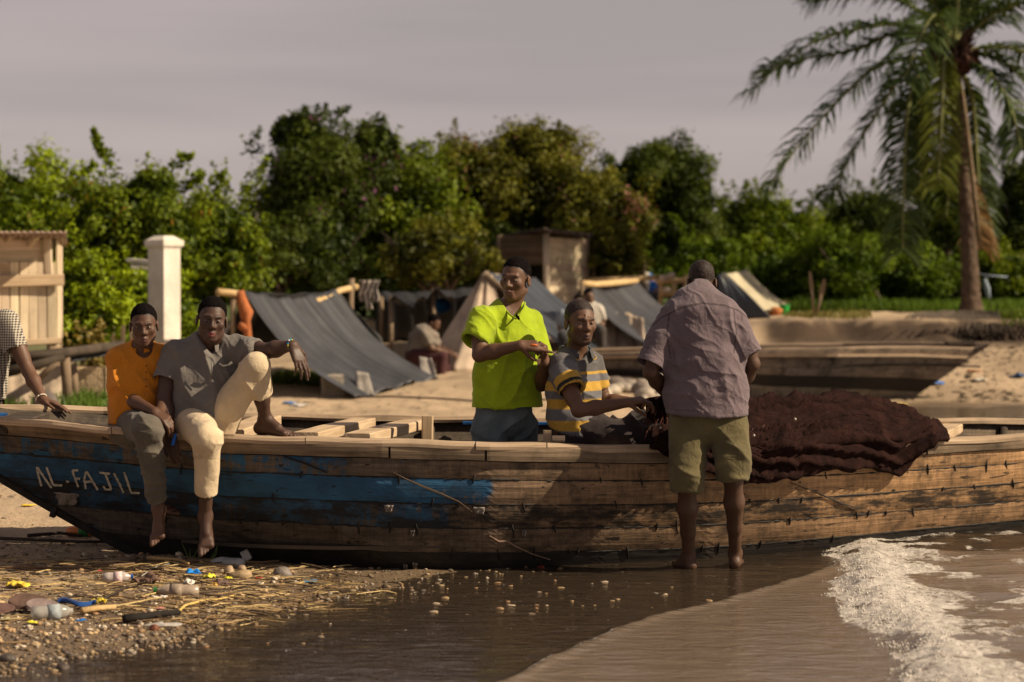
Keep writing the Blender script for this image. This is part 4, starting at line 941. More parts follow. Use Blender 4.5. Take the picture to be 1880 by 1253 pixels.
# fourth tent, right
t4 = thing('tent', 'small tent with a pale cover over dark tarpaulin near the green bushes', 'tent', gp(1380, 575, 43.5))
put('cover', sheet([P(1326, 503, 42.0), P(1372, 495, 44.6)], [P(1402, 571, 41.8), P(1449, 562, 44.2)], 16, 18, .05, .02, 2, 41), plain('pale_cover', (.40, .35, .24), .85, .2, 5, .006, 20), t4)
put('tarpaulin', sheet([P(1318, 505, 42.0), P(1330, 500, 42.1)], [gp(1315, 585, 42), gp(1412, 582, 41.6)], 16, 18, .05, .04, 2, 42), M_TARPB, t4)
put('tarpaulin', sheet([P(1322, 504, 42.2), P(1366, 498, 44.8)], [gp(1250, 575, 43.5), gp(1300, 570, 46)], 12, 14, .05, .04, 2, 43), M_TARP, t4)
def bucket(px, py, d, r, h_, col, label, name='bucket', cat='bucket'):
    q = gp(px, py, d); o = thing(name, label, cat, q); m = MB()
    m.tube([q + (0, 0, 0), q + (0, 0, h_ * .5), q + (0, 0, h_)], [r * .82, r * .92, r], 16); m.tube([q + (0, 0, h_ * .93), q + (0, 0, h_ * 1.0)], [r * 1.07, r * 1.07], 16); m.build('pail', plain('plastic_' + name + str(px), col, .45, .2, 8), o, smooth=False)
    ring(o, q + (0, 0, h_ * .9), (0, 1, .3), r * .98, .008, M_STICK, 'handle'); return o
bucket(1440, 578, 43.0, .09, .2, (.02, .3, .05), 'green plastic bucket beside the pale covered tent')
m = MB(); q = gp(1423, 578, 42.6); m.blob(q + (0, 0, .07), (.11, .09, .09), 5, .25); tag(m.build('sack', plain('orange_sacking', (.4, .15, .05), .85), None, q, smooth=True), 'orange sack lying by the green bucket', 'sack')
# rack of poles behind the third tent
rk = thing('rack', 'rough wooden rack of posts and rails behind the grey tents', 'rack', gp(1240, 570, 44.5))
for k, px in enumerate((1212, 1236, 1258, 1300)): pole('post', [gp(px, 570, 44.5 + .3 * (k % 2)), P(px + 2, 505 + 3 * (k % 2), 44.5 + .3 * (k % 2))], .045, M_POLE, rk, k)
for k, (a, b) in enumerate((((1080, 516), (1205, 510)), ((1205, 518), (1310, 512)), ((1210, 540), (1300, 536)))): pole('rail', [P(*a, 44.4), P(*b, 44.6)], .05, M_POLE, rk, k + 9)
m = MB()
for k, (px, py) in enumerate(((1217, 512), (1231, 508), (1224, 534))): m.blob(P(px, py, 44.2), (.09, .08, .07), k, .2)
m.build('folded_net', M_CANV, rk, smooth=True)
# stacked planks and sacks on the ground behind the boat
for k, (x0, y0, x1, y1, d) in enumerate(((1086, 628, 1180, 630, 34.6), (1096, 640, 1150, 642, 34.1), (1010, 636, 1070, 640, 34.9))):
    m = MB(); a, b = gp(x0, y0, d), gp(x1, y1, d); m.beam(a + (0, 0, .05 + .0 * k), b + (0, 0, .05), .22, .07, bev=.01, wob=.05, seg=4, seed=k); tag(m.build('plank', M_LIGHTW, None, (a + b) / 2), ['long pale plank lying on the sand below the third tent', 'short pale plank lying in front of the long plank', 'pale plank on the sand left of the seated men'][k], 'plank')

# plank hut in the middle
h_ = thing('hut', 'small plank hut with lean-to roof against the trees, left wall toned as shade and right wall as sun', 'hut', gp(1000, 560, 44.5))
def board_wall(a, b, z0, z1, n, mat, parent, name='wall', horizontal=True, th=.03, seed=0, gap=.008):
    a = np.array(a, float); b = np.array(b, float); m = MB(); rr_ = random.Random(seed)
    for i in range(n):
        c = .75 + .5 * rr_.random(); cc = (c, c * (.95 + .1 * rr_.random()), c * .95)
        if horizontal:
            z = z0 + (z1 - z0) * (i + .5) / n; e = rr_.uniform(-.05, .05); e2 = rr_.uniform(-.012, .012)
            m.beam((a[0], a[1], z + e2), (b[0] + e * .4, b[1], z - e2), th, (z1 - z0) / n - gap + .012, bev=.004, seed=seed * 50 + i, col=cc)
        else:
            q0 = a + (b - a) * (i + .5) / n; wv = np.linalg.norm(b - a) / n - gap; up = np.cross(nrm(b - a), (0, 0, 1))
            m.beam((q0[0], q0[1], z0 + rr_.uniform(-.04, .02)), (q0[0] + rr_.uniform(-.01, .01), q0[1], z1), wv, th, up, bev=.004, seed=seed * 50 + i, col=cc)
    return m.build(name, mat, parent)
A0, A1, A2 = P(918, 500, 45.6), P(1003, 500, 44.2), P(1076, 500, 45.6)
zb = 1.0
M_HUTSHADE = wood('hut_planks_shade_tone', (.12, .08, .055), (.2, .14, .1), (.04, .03, .02), .7, .5); M_HUTSUN = wood('hut_planks_sun_tone', (.36, .28, .2), (.58, .48, .36), (.1, .07, .05), .7, .45)  # same boards, coloured darker for the shaded wall, paler for the sunlit one
board_wall(A0, A1, P(0, 487, 44.8)[2], P(0, 432, 44.8)[2], 7, M_HUTSHADE, h_, seed=1); board_wall(A1, A2, zb, P(0, 438, 44.8)[2], 12, M_HUTSUN, h_, seed=2)
m = MB(); z_ = P(0, 487, 44.8)[2]; m.grid(np.array([[(A0[0], A0[1] + .5, zb), (A1[0] - .02, A1[1] + .9, zb)], [(A0[0], A0[1] + .5, z_), (A1[0] - .02, A1[1] + .9, z_)]])); solid(m.build('opening_shade', M_BLACKT, h_), .02)  # black panel standing in for the shade inside the opening
for q in (A0, A1, A2): pole('post', [np.array((q[0], q[1], zb - .1)), np.array((q[0], q[1], P(0, 430, 44.8)[2]))], .06, M_HUTSUN if q is A1 else M_STICK, h_)
A = np.array([[P(910, 437, 46.6), P(1000, 422, 43.6)], [P(1000, 430, 48.2), P(1090, 434, 45.0)]]); A = np.array([[A[0, 0] * (1 - u) * (1 - v) + A[0, 1] * u * (1 - v) + A[1, 0] * (1 - u) * v + A[1, 1] * u * v + (0, 0, .03 * math.sin(v * 40)) for u in np.linspace(0, 1, 8)] for v in np.linspace(0, 1, 40)])
put('roof', A, plain('rusted_roof_sheet', (.06, .042, .035), .8, .4, 6, .01, 20), h_, .03)
# stake fence running right from the hut
sf = thing('stake_fence', 'thin stake fence overgrown with creepers right of the plank hut', 'fence', gp(1120, 560, 45.6))
for k, px in enumerate((1090, 1108, 1128, 1144, 1161, 1180)): pole('stake', [gp(px, 560, 45.8), P(px + (k % 3) * 2, 452 + 22 * (k % 2), 45.8)], .03, M_STICK, sf, k)

# plank shed on stilts at the left edge
s1 = thing('shed', 'pale plank shed on stilts at the left edge with tin roof', 'shed', gp(40, 700, 27.5)); D_ = 27.5
zt, zm, zl = P(0, 440, D_)[2], P(0, 520, D_)[2], P(0, 632, D_)[2]
q0, q1, q2 = P(-120, 500, D_ - .55), P(83, 500, D_), P(97, 500, D_ + 1.5)
M_SHED = wood('pale_shed_planks', (.46, .36, .25), (.68, .56, .42), (.15, .1, .06), .7, .3)  # one pale board tone on all walls
board_wall(q0, q1, P(0, 482, D_)[2], zt, 2, M_SHED, s1, seed=3); board_wall(q0, q1 + (.12, 0, 0), zl, P(0, 482, D_)[2], 13, M_SHED, s1, horizontal=False, seed=4)
board_wall(q1 + (.12, .05, 0), q2 + (.1, 0, 0), zl, zt, 9, M_SHED, s1, horizontal=False, seed=5); board_wall(q0 + (0, .04, 0), q1 + (.08, .04, 0), zl + .1, zt, 3, M_SHED, s1, seed=6)
m = MB(); m.beam(q0 + (0, -.05, zm - q0[2]), P(117, 514, D_ - .06), .05, .13, bev=.008, seed=3); m.build('batten', M_LIGHTW, s1)
m = MB(); m.beam((q0[0], q0[1] - .06, P(0, 494, D_)[2]), P(62, 494, D_ - .08), .03, .12, bev=.008, seed=4); m.build('batten', M_LIGHTW, s1)
m = MB(); m.beam((q0[0], q0[1] - .05, zl - .02), P(112, 626, D_ - .05), .08, .07, bev=.008, seed=9); m.build('sill', M_LIGHTW, s1)
m = MB(); m.beam(P(91, 520, D_ - .05), P(86, 438, D_ - .05), .08, .05, (0, 1, 0)); m.build('corner_post', M_SHED, s1)
for k, (px, d) in enumerate(((96, D_ + .1), (20, D_), (-60, D_ + .3), (105, D_ + 1.5))): pole('stilt', [gp(px, 720, d), P(px, 630, d)], .06, M_STICK, s1, k)
m = MB()
for px in (0, 18, 66): m.beam(P(px - 16, 452, D_ - .02), P(px + 4, 431, D_ - .35), .06, .07, bev=.006)
m.build('rafter', M_SHED, s1)
A = np.array([[P(-140 + 262 * u, 428 + 2 * math.sin(u * 150), D_ - 1.0 + 3.1 * v) + (0, 0, -.16 * v) for u in np.linspace(0, 1, 120)] for v in np.linspace(0, 1, 5)]); put('tin_roof', A, plain('weathered_tin', (.28, .19, .14), .6, .3, 5, .01, 20, .4), s1, .03)
# rail fence with torn black sheeting below the shed
rf = thing('rail_fence', 'rickety rail fence with torn black sheeting behind the bow', 'fence', gp(120, 740, 27))
for k, (px, d, yt) in enumerate(((120, 26.6, 640), (133, 27.6, 655), (-30, 26.4, 640), (214, 28.2, 636))): pole('post', [gp(px + 6, 740, d), P(px - 2, yt, d)], .055, M_STICK, rf, k)
pole('rail', [P(-40, 662, 26.3), P(118, 648, 26.5), P(222, 634, 28.1)], .055, M_DARKW, rf, 5); pole('rail', [P(-40, 690, 26.3), P(60, 672, 26.4), P(118, 655, 26.5)], .05, M_DARKW, rf, 6); pole('brace', [P(72, 694, 26.4), P(116, 655, 26.5)], .035, M_STICK, rf, 7)
put('black_sheet', sheet([P(-40, 650, 26.5), P(116, 646, 26.6)], [P(-40, 700, 26.6), P(30, 690, 26.4), P(112, 664, 26.6)], 8, 24, .05, .05, 3, 61), M_BLACKT, rf)
put('black_sheet', sheet([P(116, 648, 26.6), P(222, 632, 28.2)], [P(118, 668, 26.6), P(222, 648, 28.2)], 6, 16, .03, .05, 3, 62), M_BLACKT, rf)
put('torn_sacking', sheet([P(-30, 700, 26.8), P(112, 672, 27)], [gp(-30, 740, 26.6), gp(114, 735, 26.9)], 8, 20, .03, .04, 3, 63), M_CANV, rf)
m = MB(); q = gp(88, 735, 25.6); m.blob(q + (0, 0, .1), (.16, .14, .13), 4, .3); tag(m.build('bundle', plain('grey_bundle_cloth', (.12, .1, .09), .9), None, q, smooth=True), 'small grey bundle on the ground under the rail fence', 'bundle')
concrete_block(80, 745, 28.4, (1.5, .5, .42), 'low pale sand heap with straight face under the rail fence', .05, (.42, .31, .2), 'sand heap', 'sand_heap')

# white gate pillar with a stub of balustrade
pl = thing('gate_pillar', 'white plastered gate pillar with moulded cap among the bushes', 'pillar', gp(300, 690, 31.5)); D_ = 31.5
M_PLAS = plain('white_plaster', (.62, .56, .49), .85, .18, 3, .008, 25, .2)
q = gp(302, 690, D_); yaw = math.radians(-38); u_ = np.array((math.cos(yaw), math.sin(yaw), 0)); v_ = np.array((-math.sin(yaw), math.cos(yaw), 0)); W_ = .295
def prism(m, z0, z1, w0, w1, c=None):
    c = q if c is None else c; vs = [np.array((c[0], c[1], 0)) + u_ * a * w_ / 2 + v_ * b * w_ / 2 + (0, 0, z) for z, w_ in ((z0, w0), (z1, w1)) for a, b in ((-1, -1), (1, -1), (1, 1), (-1, 1))]
    m.add(vs, [(0, 1, 5, 4), (1, 2, 6, 5), (2, 3, 7, 6), (3, 0, 4, 7), (3, 2, 1, 0), (4, 5, 6, 7)])
zt = P(0, 456, D_)[2]
m = MB(); prism(m, q[2] - .1, zt, W_, W_); m.build('shaft', M_PLAS, pl)
m = MB(); prism(m, zt + .001, zt + .03, W_ * 1.06, W_ * 1.2); prism(m, zt + .031, zt + .10, W_ * 1.22, W_ * 1.24); prism(m, zt + .101, zt + .16, W_ * 1.15, W_ * .6); m.build('cap', M_PLAS, pl)
m = MB(); prism(m, q[2] - .1, q[2] + .25, W_ * 1.18, W_ * 1.14); m.build('plinth', M_PLAS, pl)
ba = thing('balustrade', 'short stub of white balustrade sticking out left of the gate pillar', 'balustrade', gp(265, 700, 31.9))
m = MB(); m.beam(P(238, 478, 32.4), P(284, 482, 31.6), .1, .045); m.build('rail', M_PLAS, ba)
for k in range(8):
    m = MB(); a = P(242 + k * 5.2, 480, 32.3 - .09 * k); m.tube([a + (0, 0, -.11), a + (0, 0, -.02)], .016, 6); m.build('baluster', M_PLAS, ba, smooth=True)
m = MB(); m.beam(P(280, 540, 31.75), P(279, 474, 31.7), .1, .06, (0, 1, 0)); m.build('pilaster', M_PLAS, ba)
pf = thing('picket_fence', 'weathered pickets half hidden in the bushes left of the gate pillar', 'fence', gp(190, 700, 31))
for k in range(9):
    px = 118 + 18 * k; m = MB(); m.beam(gp(px, 690, 30.6), P(px + R.uniform(-3, 3), 572 + R.uniform(-12, 22), 30.7), .055, .025, (0, 1, 0), seed=k); m.build('picket', M_STICK, pf)
# two paddles stuck upright in the sand
def paddle(b, t, bw_, label):
    a = gp(b[0], b[1], 41.2); e = P(t[0], t[1], 41.0); o = thing('paddle', label, 'paddle', a); d_ = e - a
    pole('shaft', [a - d_ * .08, a + d_ * .6], .022, M_STICK, o)
    m = MB(); prof = ((.5, .02), (.58, bw_ * .7), (.7, bw_), (.86, bw_ * .8), (1.0, .015)); x = np.array((1, 0, 0))
    vs = []
    for t_, w_ in prof: c = a + d_ * t_; vs += [c - x * w_ + (0, -.012, 0), c + x * w_ + (0, -.012, 0), c + x * w_ + (0, .012, 0), c - x * w_ + (0, .012, 0)]
    fs = [(i * 4 + j, i * 4 + (j + 1) % 4, i * 4 + 4 + (j + 1) % 4, i * 4 + 4 + j) for i in range(4) for j in range(4)] + [(3, 2, 1, 0), (16, 17, 18, 19)]
    m.add(vs, fs); m.build('blade', M_STICK, o)
paddle((1495, 586), (1487, 498), .034, 'upright paddle with slim blade stuck in the sand, left one of two'); paddle((1499, 588), (1514, 512), .048, 'leaning paddle with broad blade stuck in the sand, right one of two')
m = MB(); m.tube([P(1808, 512, 46), P(1812, 530, 46), P(1815, 548, 46)], [.03, .06, .03], 6, wob=.5); m.tube([P(1790, 502, 46.2), P(1812, 506, 46), P(1850, 509, 46.2)], .012, 5)
tag(m.build('rag_on_line', cloth('pale_blue_rag', (.25, .3, .36), .2), None, P(1812, 540, 46), smooth=True), 'pale blue rag hanging on a thin line right of the palm', 'rag')

# ------------------------------------------------------------------ leaves
def leaf_mat(name, trans=.28):
    m_, n, b = newmat(name); n.nodes.remove(b); out = [x for x in n.nodes if x.type == 'OUTPUT_MATERIAL'][0]
    a = nd(n, 'Attribute', attribute_name='Col'); d = nd(n, 'BsdfDiffuse'); t = nd(n, 'BsdfTranslucent'); g = nd(n, 'BsdfGlossy'); g.inputs['Roughness'].default_value = .45; g.inputs['Color'].default_value = (.8, .8, .75, 1)
    n.links.new(a.outputs['Color'], d.inputs['Color']); n.links.new(mixc(n, 1.0, a.outputs['Color'], (1.25, 1.15, .4), 'MULTIPLY'), t.inputs['Color'])
    m1 = nd(n, 'MixShader'); m1.inputs[0].default_value = trans; n.links.new(d.outputs[0], m1.inputs[1]); n.links.new(t.outputs[0], m1.inputs[2])
    m2 = nd(n, 'MixShader'); m2.inputs[0].default_value = .012; n.links.new(m1.outputs[0], m2.inputs[1]); n.links.new(g.outputs[0], m2.inputs[2]); n.links.new(m2.outputs[0], out.inputs['Surface']); return m_
M_LEAF = leaf_mat('leaves')
M_BARK = plain('bark', (.09, .07, .055), .95, .35, 6, .03, 14, .1)
def leaves(cen, nor, size, col, rs):
    """one bent diamond per leaf -> V, F, C"""
    n = len(cen); a = rs.randn(n, 3); t = np.cross(nor, a); t /= np.linalg.norm(t, axis=1)[:, None] + 1e-9; s_ = np.cross(nor, t); size = size[:, None]
    v0 = cen - t * size * .5; v1 = cen + s_ * size * .27 + nor * size * .06; v2 = cen + t * size * .5; v3 = cen - s_ * size * .27 + nor * size * .06
    V = np.stack([v0, v1, v2, v3], 1).reshape(-1, 3); F = np.arange(4 * n).reshape(n, 4); return V, F, np.repeat(col, 4, 0)
def crown_clumps(c, r, n, rs, up=.15, rc=(.2, .42)):
    k = rs.randn(n, 3); k /= np.linalg.norm(k, axis=1)[:, None]; k[:, 2] = np.where(k[:, 2] < -.75, -k[:, 2], k[:, 2])
    rad = (.50 + .5 * rs.rand(n) ** .6)[:, None]; cc = np.asarray(c) + k * rad * np.asarray(r) * (1 + .16 * rs.randn(n, 1) * (k[:, 2:3] > -.2))
    cr_ = rs.uniform(rc[0], rc[1], n) * min(r); return cc, cr_
def foliage(c, r, seed, dens=1.0, pal=((.035, .06, .012), (.09, .13, .02)), lsz=.13, ncl=46, flower=None, ffrac=.03, droop=0.0, rc=(.2, .42)):
    lsz = lsz * .72
    rs = np.random.RandomState(seed); c = np.asarray(c, float); r = np.asarray(r, float); cc, cr_ = crown_clumps(c, r, ncl, rs, rc=rc); Vs, Fs, Cs = [], [], []; off = 0
    pal = np.asarray(pal, float)
    for i in range(ncl):
        m = int(dens * 300 * (cr_[i] / .55) ** 2 * (.13 / lsz) ** 2) + 25
        d = rs.randn(m, 3); d /= np.linalg.norm(d, axis=1)[:, None]; rad = cr_[i] * (.55 + .45 * rs.rand(m) ** .5) * (1 + .22 * rs.randn(m)) * (1 + .25 * np.sin(d[:, 0] * 4 + i) * np.sin(d[:, 1] * 5 + 2 * i))
        p = cc[i] + d * rad[:, None] * np.array((1, 1, .85)); p[:, 2] -= droop * np.abs(rs.randn(m)) * cr_[i]
        nor = d * 1.0 + rs.randn(m, 3) * .42 + np.array((0, 0, .45)); nor /= np.linalg.norm(nor, axis=1)[:, None]
        tone = np.clip(.6 * rs.rand() + .18 + .35 * rs.randn(m) * .5, 0, 1); col = pal[0] * (1 - tone[:, None]) + pal[1] * tone[:, None]
        if flower is not None:
            fl = rs.rand(m) < ffrac * (2.6 if i % 4 == 0 else .15); col[fl] = np.asarray(flower) * .75 * (.7 + .6 * rs.rand(fl.sum(), 1))
        sz = lsz * rs.uniform(.65, 1.35, m); V, F, K = leaves(p, nor, sz, col, rs); Vs.append(V); Fs.append(F + off); Cs.append(K); off += len(V)
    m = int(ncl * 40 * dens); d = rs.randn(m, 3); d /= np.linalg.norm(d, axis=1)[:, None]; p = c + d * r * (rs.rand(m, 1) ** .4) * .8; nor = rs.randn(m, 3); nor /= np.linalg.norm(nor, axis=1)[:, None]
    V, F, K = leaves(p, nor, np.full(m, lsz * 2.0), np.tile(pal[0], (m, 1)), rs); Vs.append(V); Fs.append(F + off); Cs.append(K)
    return np.concatenate(Vs), np.concatenate(Fs), np.concatenate(Cs), cc
def shoot_leaves(pts, w_, n, pal, seed, lsz=.11):
    rs = np.random.RandomState(seed); pts = np.array(pts, float); t = rs.rand(n) ** .8; L_ = np.linspace(0, 1, len(pts)); p = np.stack([np.interp(t, L_, pts[:, q]) for q in range(3)], 1)
    p += rs.randn(n, 3) * w_ * (1.15 - t)[:, None]; nor = rs.randn(n, 3); nor /= np.linalg.norm(nor, axis=1)[:, None]; k = rs.rand(n, 1); return leaves(p, nor, lsz * rs.uniform(.6, 1.3, n), np.asarray(pal[0]) * (1 - k) + np.asarray(pal[1]) * k, rs)
def tree(name, label, cat, px, py, rx, ry, d, seed, pal, lsz=.13, ncl=46, dens=1.0, flower=None, ffrac=.03, shoots=(), depth=1.0, trunk=True, group=None, droop=0.0, base=None, rc=(.2, .42), extra=()):
    """crown given by its middle and half size in the photograph's pixels, at d metres"""
    s_ = d / FPX; c = P(px, py, d); g = gp(px, 600, d); o = thing(name, label, cat, g, group); r = np.array((rx * s_, rx * s_ * depth, ry * s_))
    parts = [foliage(c, r, seed, dens, pal, lsz, ncl, flower, ffrac, droop, rc)[:3]]
    for k, (ex, ey, erx, ery) in enumerate(extra): parts.append(foliage(P(ex, ey, d - .3), np.array((erx * s_, erx * s_ * .8, ery * s_)), seed + 77 + k, dens, pal, lsz, max(10, ncl // 3), flower, ffrac, droop, rc)[:3])
    rq = random.Random(seed + 5)
    for k in range(0 if seed == 13 else 9 if trunk else 4):
        a = rq.uniform(.25, 2.9); b = c + r * np.array((math.cos(a) * .85, rq.uniform(-.4, .4), math.sin(a) * .88)); e = b + np.array((math.cos(a) * .4 + rq.uniform(-.3, .3), 0, .35 + .3 * math.sin(a))) * rq.uniform(.35, 1.0); parts.append(shoot_leaves([b, (b + e) / 2 + (0, 0, .06), e], .075, int(rq.uniform(25, 60)), pal, seed * 31 + k, .09))
    for k, (pts, w_, n) in enumerate(shoots): parts.append(shoot_leaves([P(x, y, d) for x, y in pts], w_, n, pal, seed + k))
    off = 0; V, F, K = [], [], []
    for a, b, e in parts: V.append(a); F.append(b + off); K.append(e); off += len(a)
    link('crown', np_mesh(np.concatenate(V), np.concatenate(F), False, np.concatenate(K)), M_LEAF, o)
    m = MB(); rs = random.Random(seed)
    for k in range(1 if trunk == 1 else 3):
        b = np.array((g[0] + rs.uniform(-.3, .3) * r[0], g[1], g[2] - .1)); e = c + r * np.array((rs.uniform(-.5, .5), rs.uniform(-.3, .3), .1)); mid = (b + e) / 2 + (rs.uniform(-.2, .2), 0, 0); R0 = .05 * r[2] + .03
        m.tube([b, b * .6 + mid * .4, mid, e], [R0 * 1.4, R0, R0 * .8, R0 * .3], 7, seed=k, wob=.2)
        for q in range(4):
            f = c + r * np.array((rs.uniform(-.85, .85), rs.uniform(-.7, .7), rs.uniform(-.3, .8))); m.tube([mid, (mid + f) / 2 + (0, 0, .1), f], [R0 * .55, R0 * .4, R0 * .12], 6, seed=q)
    m.build('trunk' if trunk else 'stem', M_BARK, o, smooth=True)
    return o
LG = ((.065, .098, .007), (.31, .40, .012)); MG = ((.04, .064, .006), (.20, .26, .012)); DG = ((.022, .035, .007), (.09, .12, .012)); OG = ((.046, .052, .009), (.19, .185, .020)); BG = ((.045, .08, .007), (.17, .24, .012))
T = 'trees and bushes along the bank'
tree('tree', 'light green leafy tree behind the tin roofed shed', 'tree', 30, 410, 130, 100, 39, 1, LG, ncl=44, flower=(.3, .28, .06), ffrac=.04, group=T, shoots=(([(120, 330), (150, 320), (175, 300)], .12, 120),))
tree('tree', 'green creeper covered tree with two long bare shoots rising left of the pillar', 'tree', 240, 430, 150, 98, 37, 2, MG, ncl=56, flower=(.45, .2, .04), ffrac=.02, group=T, extra=((280, 352, 55, 36),), shoots=(([(216, 330), (196, 290), (178, 260), (171, 236)], .07, 240), ([(295, 330), (330, 295), (354, 283)], .08, 120), ([(330, 360), (355, 330), (372, 318)], .12, 120), ([(380, 380), (400, 345), (408, 318)], .12, 120)))
tree('tree', 'mid green bushy tree between the pillar and the tall dark tree', 'tree', 395, 460, 95, 110, 38.5, 3, MG, ncl=36, flower=(.5, .22, .05), ffrac=.03, group=T, shoots=(([(440, 380), (470, 330), (490, 290)], .12, 130),))
tree('bush', 'bright green bush filling the gap below the shed roof', 'bush', 148, 570, 84, 95, 30.0, 4, LG, lsz=.11, ncl=40, trunk=0, group=T)
tree('bush', 'green bush around the foot of the gate pillar', 'bush', 275, 600, 100, 95, 33.2, 5, LG, lsz=.11, ncl=40, trunk=0, group=T)
tree('tree', 'tall dark tree with purple flowers, the highest one left of centre', 'tree', 590, 345, 125, 120, 46, 6, DG, ncl=60, flower=(.16, .05, .12), ffrac=.035, group=T, extra=((545, 245, 60, 38), (690, 265, 50, 40)), shoots=(([(590, 225), (597, 205), (599, 192)], .08, 50), ([(610, 225), (628, 205), (642, 197)], .08, 60), ([(480, 300), (460, 270), (478, 235)], .12, 90), ([(690, 250), (700, 228), (702, 216)], .12, 90)))
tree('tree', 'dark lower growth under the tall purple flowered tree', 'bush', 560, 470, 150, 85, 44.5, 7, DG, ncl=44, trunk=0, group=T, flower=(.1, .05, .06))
tree('tree', 'olive green tree with trailing creepers right of the tall dark tree', 'tree', 745, 385, 105, 110, 46.5, 8, MG, ncl=54, flower=(.24, .07, .15), ffrac=.02, group=T, droop=.35, shoots=(([(755, 300), (762, 275), (770, 258)], .1, 70), ([(765, 268), (790, 262)], .07, 40)))
tree('tree', 'olive bush hanging over the dark shelter', 'bush', 800, 470, 120, 65, 43.5, 9, OG, ncl=34, trunk=0, group=T, droop=.3)
tree('tree', 'rusty topped tree with reddish dry tips in the middle of the row', 'tree', 860, 345, 90, 85, 48, 10, OG, ncl=46, flower=(.24, .11, .05), ffrac=.09, group=T)
tree('tree', 'rounded olive tree directly above the plank hut', 'tree', 985, 345, 110, 100, 48.5, 11, OG, ncl=58, flower=(.26, .13, .07), ffrac=.03, group=T, extra=((960, 262, 45, 28), (1010, 262, 40, 28)))
tree('tree', 'tree with pink brown dry blossom beside the dark dome', 'tree', 1118, 402, 85, 74, 48, 12, OG, ncl=44, flower=(.32, .15, .11), ffrac=.16, group=T)
tree('tree', 'broad dark domed tree with dense glossy leaves right of centre', 'tree', 1198, 372, 140, 110, 52, 13, DG, ncl=120, dens=1.2, group=T, rc=(.14, .24))
tree('tree', 'green spreading tree between the dark dome and the open sky', 'tree', 1395, 425, 105, 78, 55, 14, MG, ncl=54, group=T, rc=(.2, .34))
tree('tree', 'small rounded tree left of the palm trunk', 'tree', 1595, 405, 90, 55, 57, 15, DG, ncl=44, group=T)
tree('tree', 'dark tree standing behind the palm trunk', 'tree', 1745, 375, 75, 95, 54, 16, DG, ncl=44, group=T)
tree('tree', 'dark slender tree at the right edge', 'tree', 1872, 385, 50, 100, 52, 17, DG, ncl=40, group=T)
tree('bush', 'bright green bush below the dark dome behind the third tent', 'bush', 1165, 505, 85, 42, 47.5, 18, BG, lsz=.11, ncl=30, trunk=0, group=T)
tree('bush', 'low bright bush left of the fourth tent', 'bush', 1300, 480, 80, 50, 50, 19, BG, lsz=.11, ncl=30, trunk=0, group=T)
tree('bush', 'bushy green thicket behind the pale covered tent', 'bush', 1420, 510, 75, 52, 48, 20, BG, lsz=.11, ncl=32, trunk=0, group=T)
tree('bush', 'round bright bush behind the two paddles', 'bush', 1545, 500, 88, 68, 47.5, 21, BG, lsz=.11, ncl=46, trunk=0, group=T)
tree('bush', 'wide bush with feathery leaves left of the palm foot', 'bush', 1680, 515, 95, 55, 48.5, 22, BG, lsz=.11, ncl=42, trunk=0, group=T)
tree('bush', 'bush behind the rag right of the palm', 'bush', 1840, 515, 80, 55, 48.5, 23, MG, lsz=.11, ncl=34, trunk=0, group=T)
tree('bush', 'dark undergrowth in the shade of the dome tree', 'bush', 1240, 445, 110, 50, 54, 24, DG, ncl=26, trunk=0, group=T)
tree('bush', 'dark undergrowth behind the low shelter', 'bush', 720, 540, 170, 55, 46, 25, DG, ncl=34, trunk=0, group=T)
tree('bush', 'creeper hanging over the right side of the plank hut', 'bush', 1125, 470, 60, 70, 45.9, 26, OG, ncl=26, lsz=.11, trunk=0, group=T)
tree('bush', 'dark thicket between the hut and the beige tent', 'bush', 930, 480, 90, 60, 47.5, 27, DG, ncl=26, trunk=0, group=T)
tree('bush', 'dry yellow weeds beside the bow post', 'weeds', 180, 690, 42, 40, 28.5, 28, ((.12, .1, .03), (.28, .22, .07)), lsz=.1, ncl=16, dens=.4, trunk=0)
def hedge():
    rs = np.random.RandomState(99); Vs, Fs, Cs, off = [], [], [], 0
    for i in range(150):
        d = rs.uniform(60, 70); px = -700 + 3300 * i / 149; V, F, K, _ = foliage(P(px, 480 + rs.uniform(-10, 20), d), (2.2, 1.2, 1.5), i + 500, .35, DG, .3, 8); Vs.append(V); Fs.append(F + off); Cs.append(K); off += len(V)
    o = link('far_thicket', np_mesh(np.concatenate(Vs), np.concatenate(Fs), False, np.concatenate(Cs)), M_LEAF); tag(o, 'far dark thicket closing the view behind the trees', 'thicket', kind='stuff')
hedge()
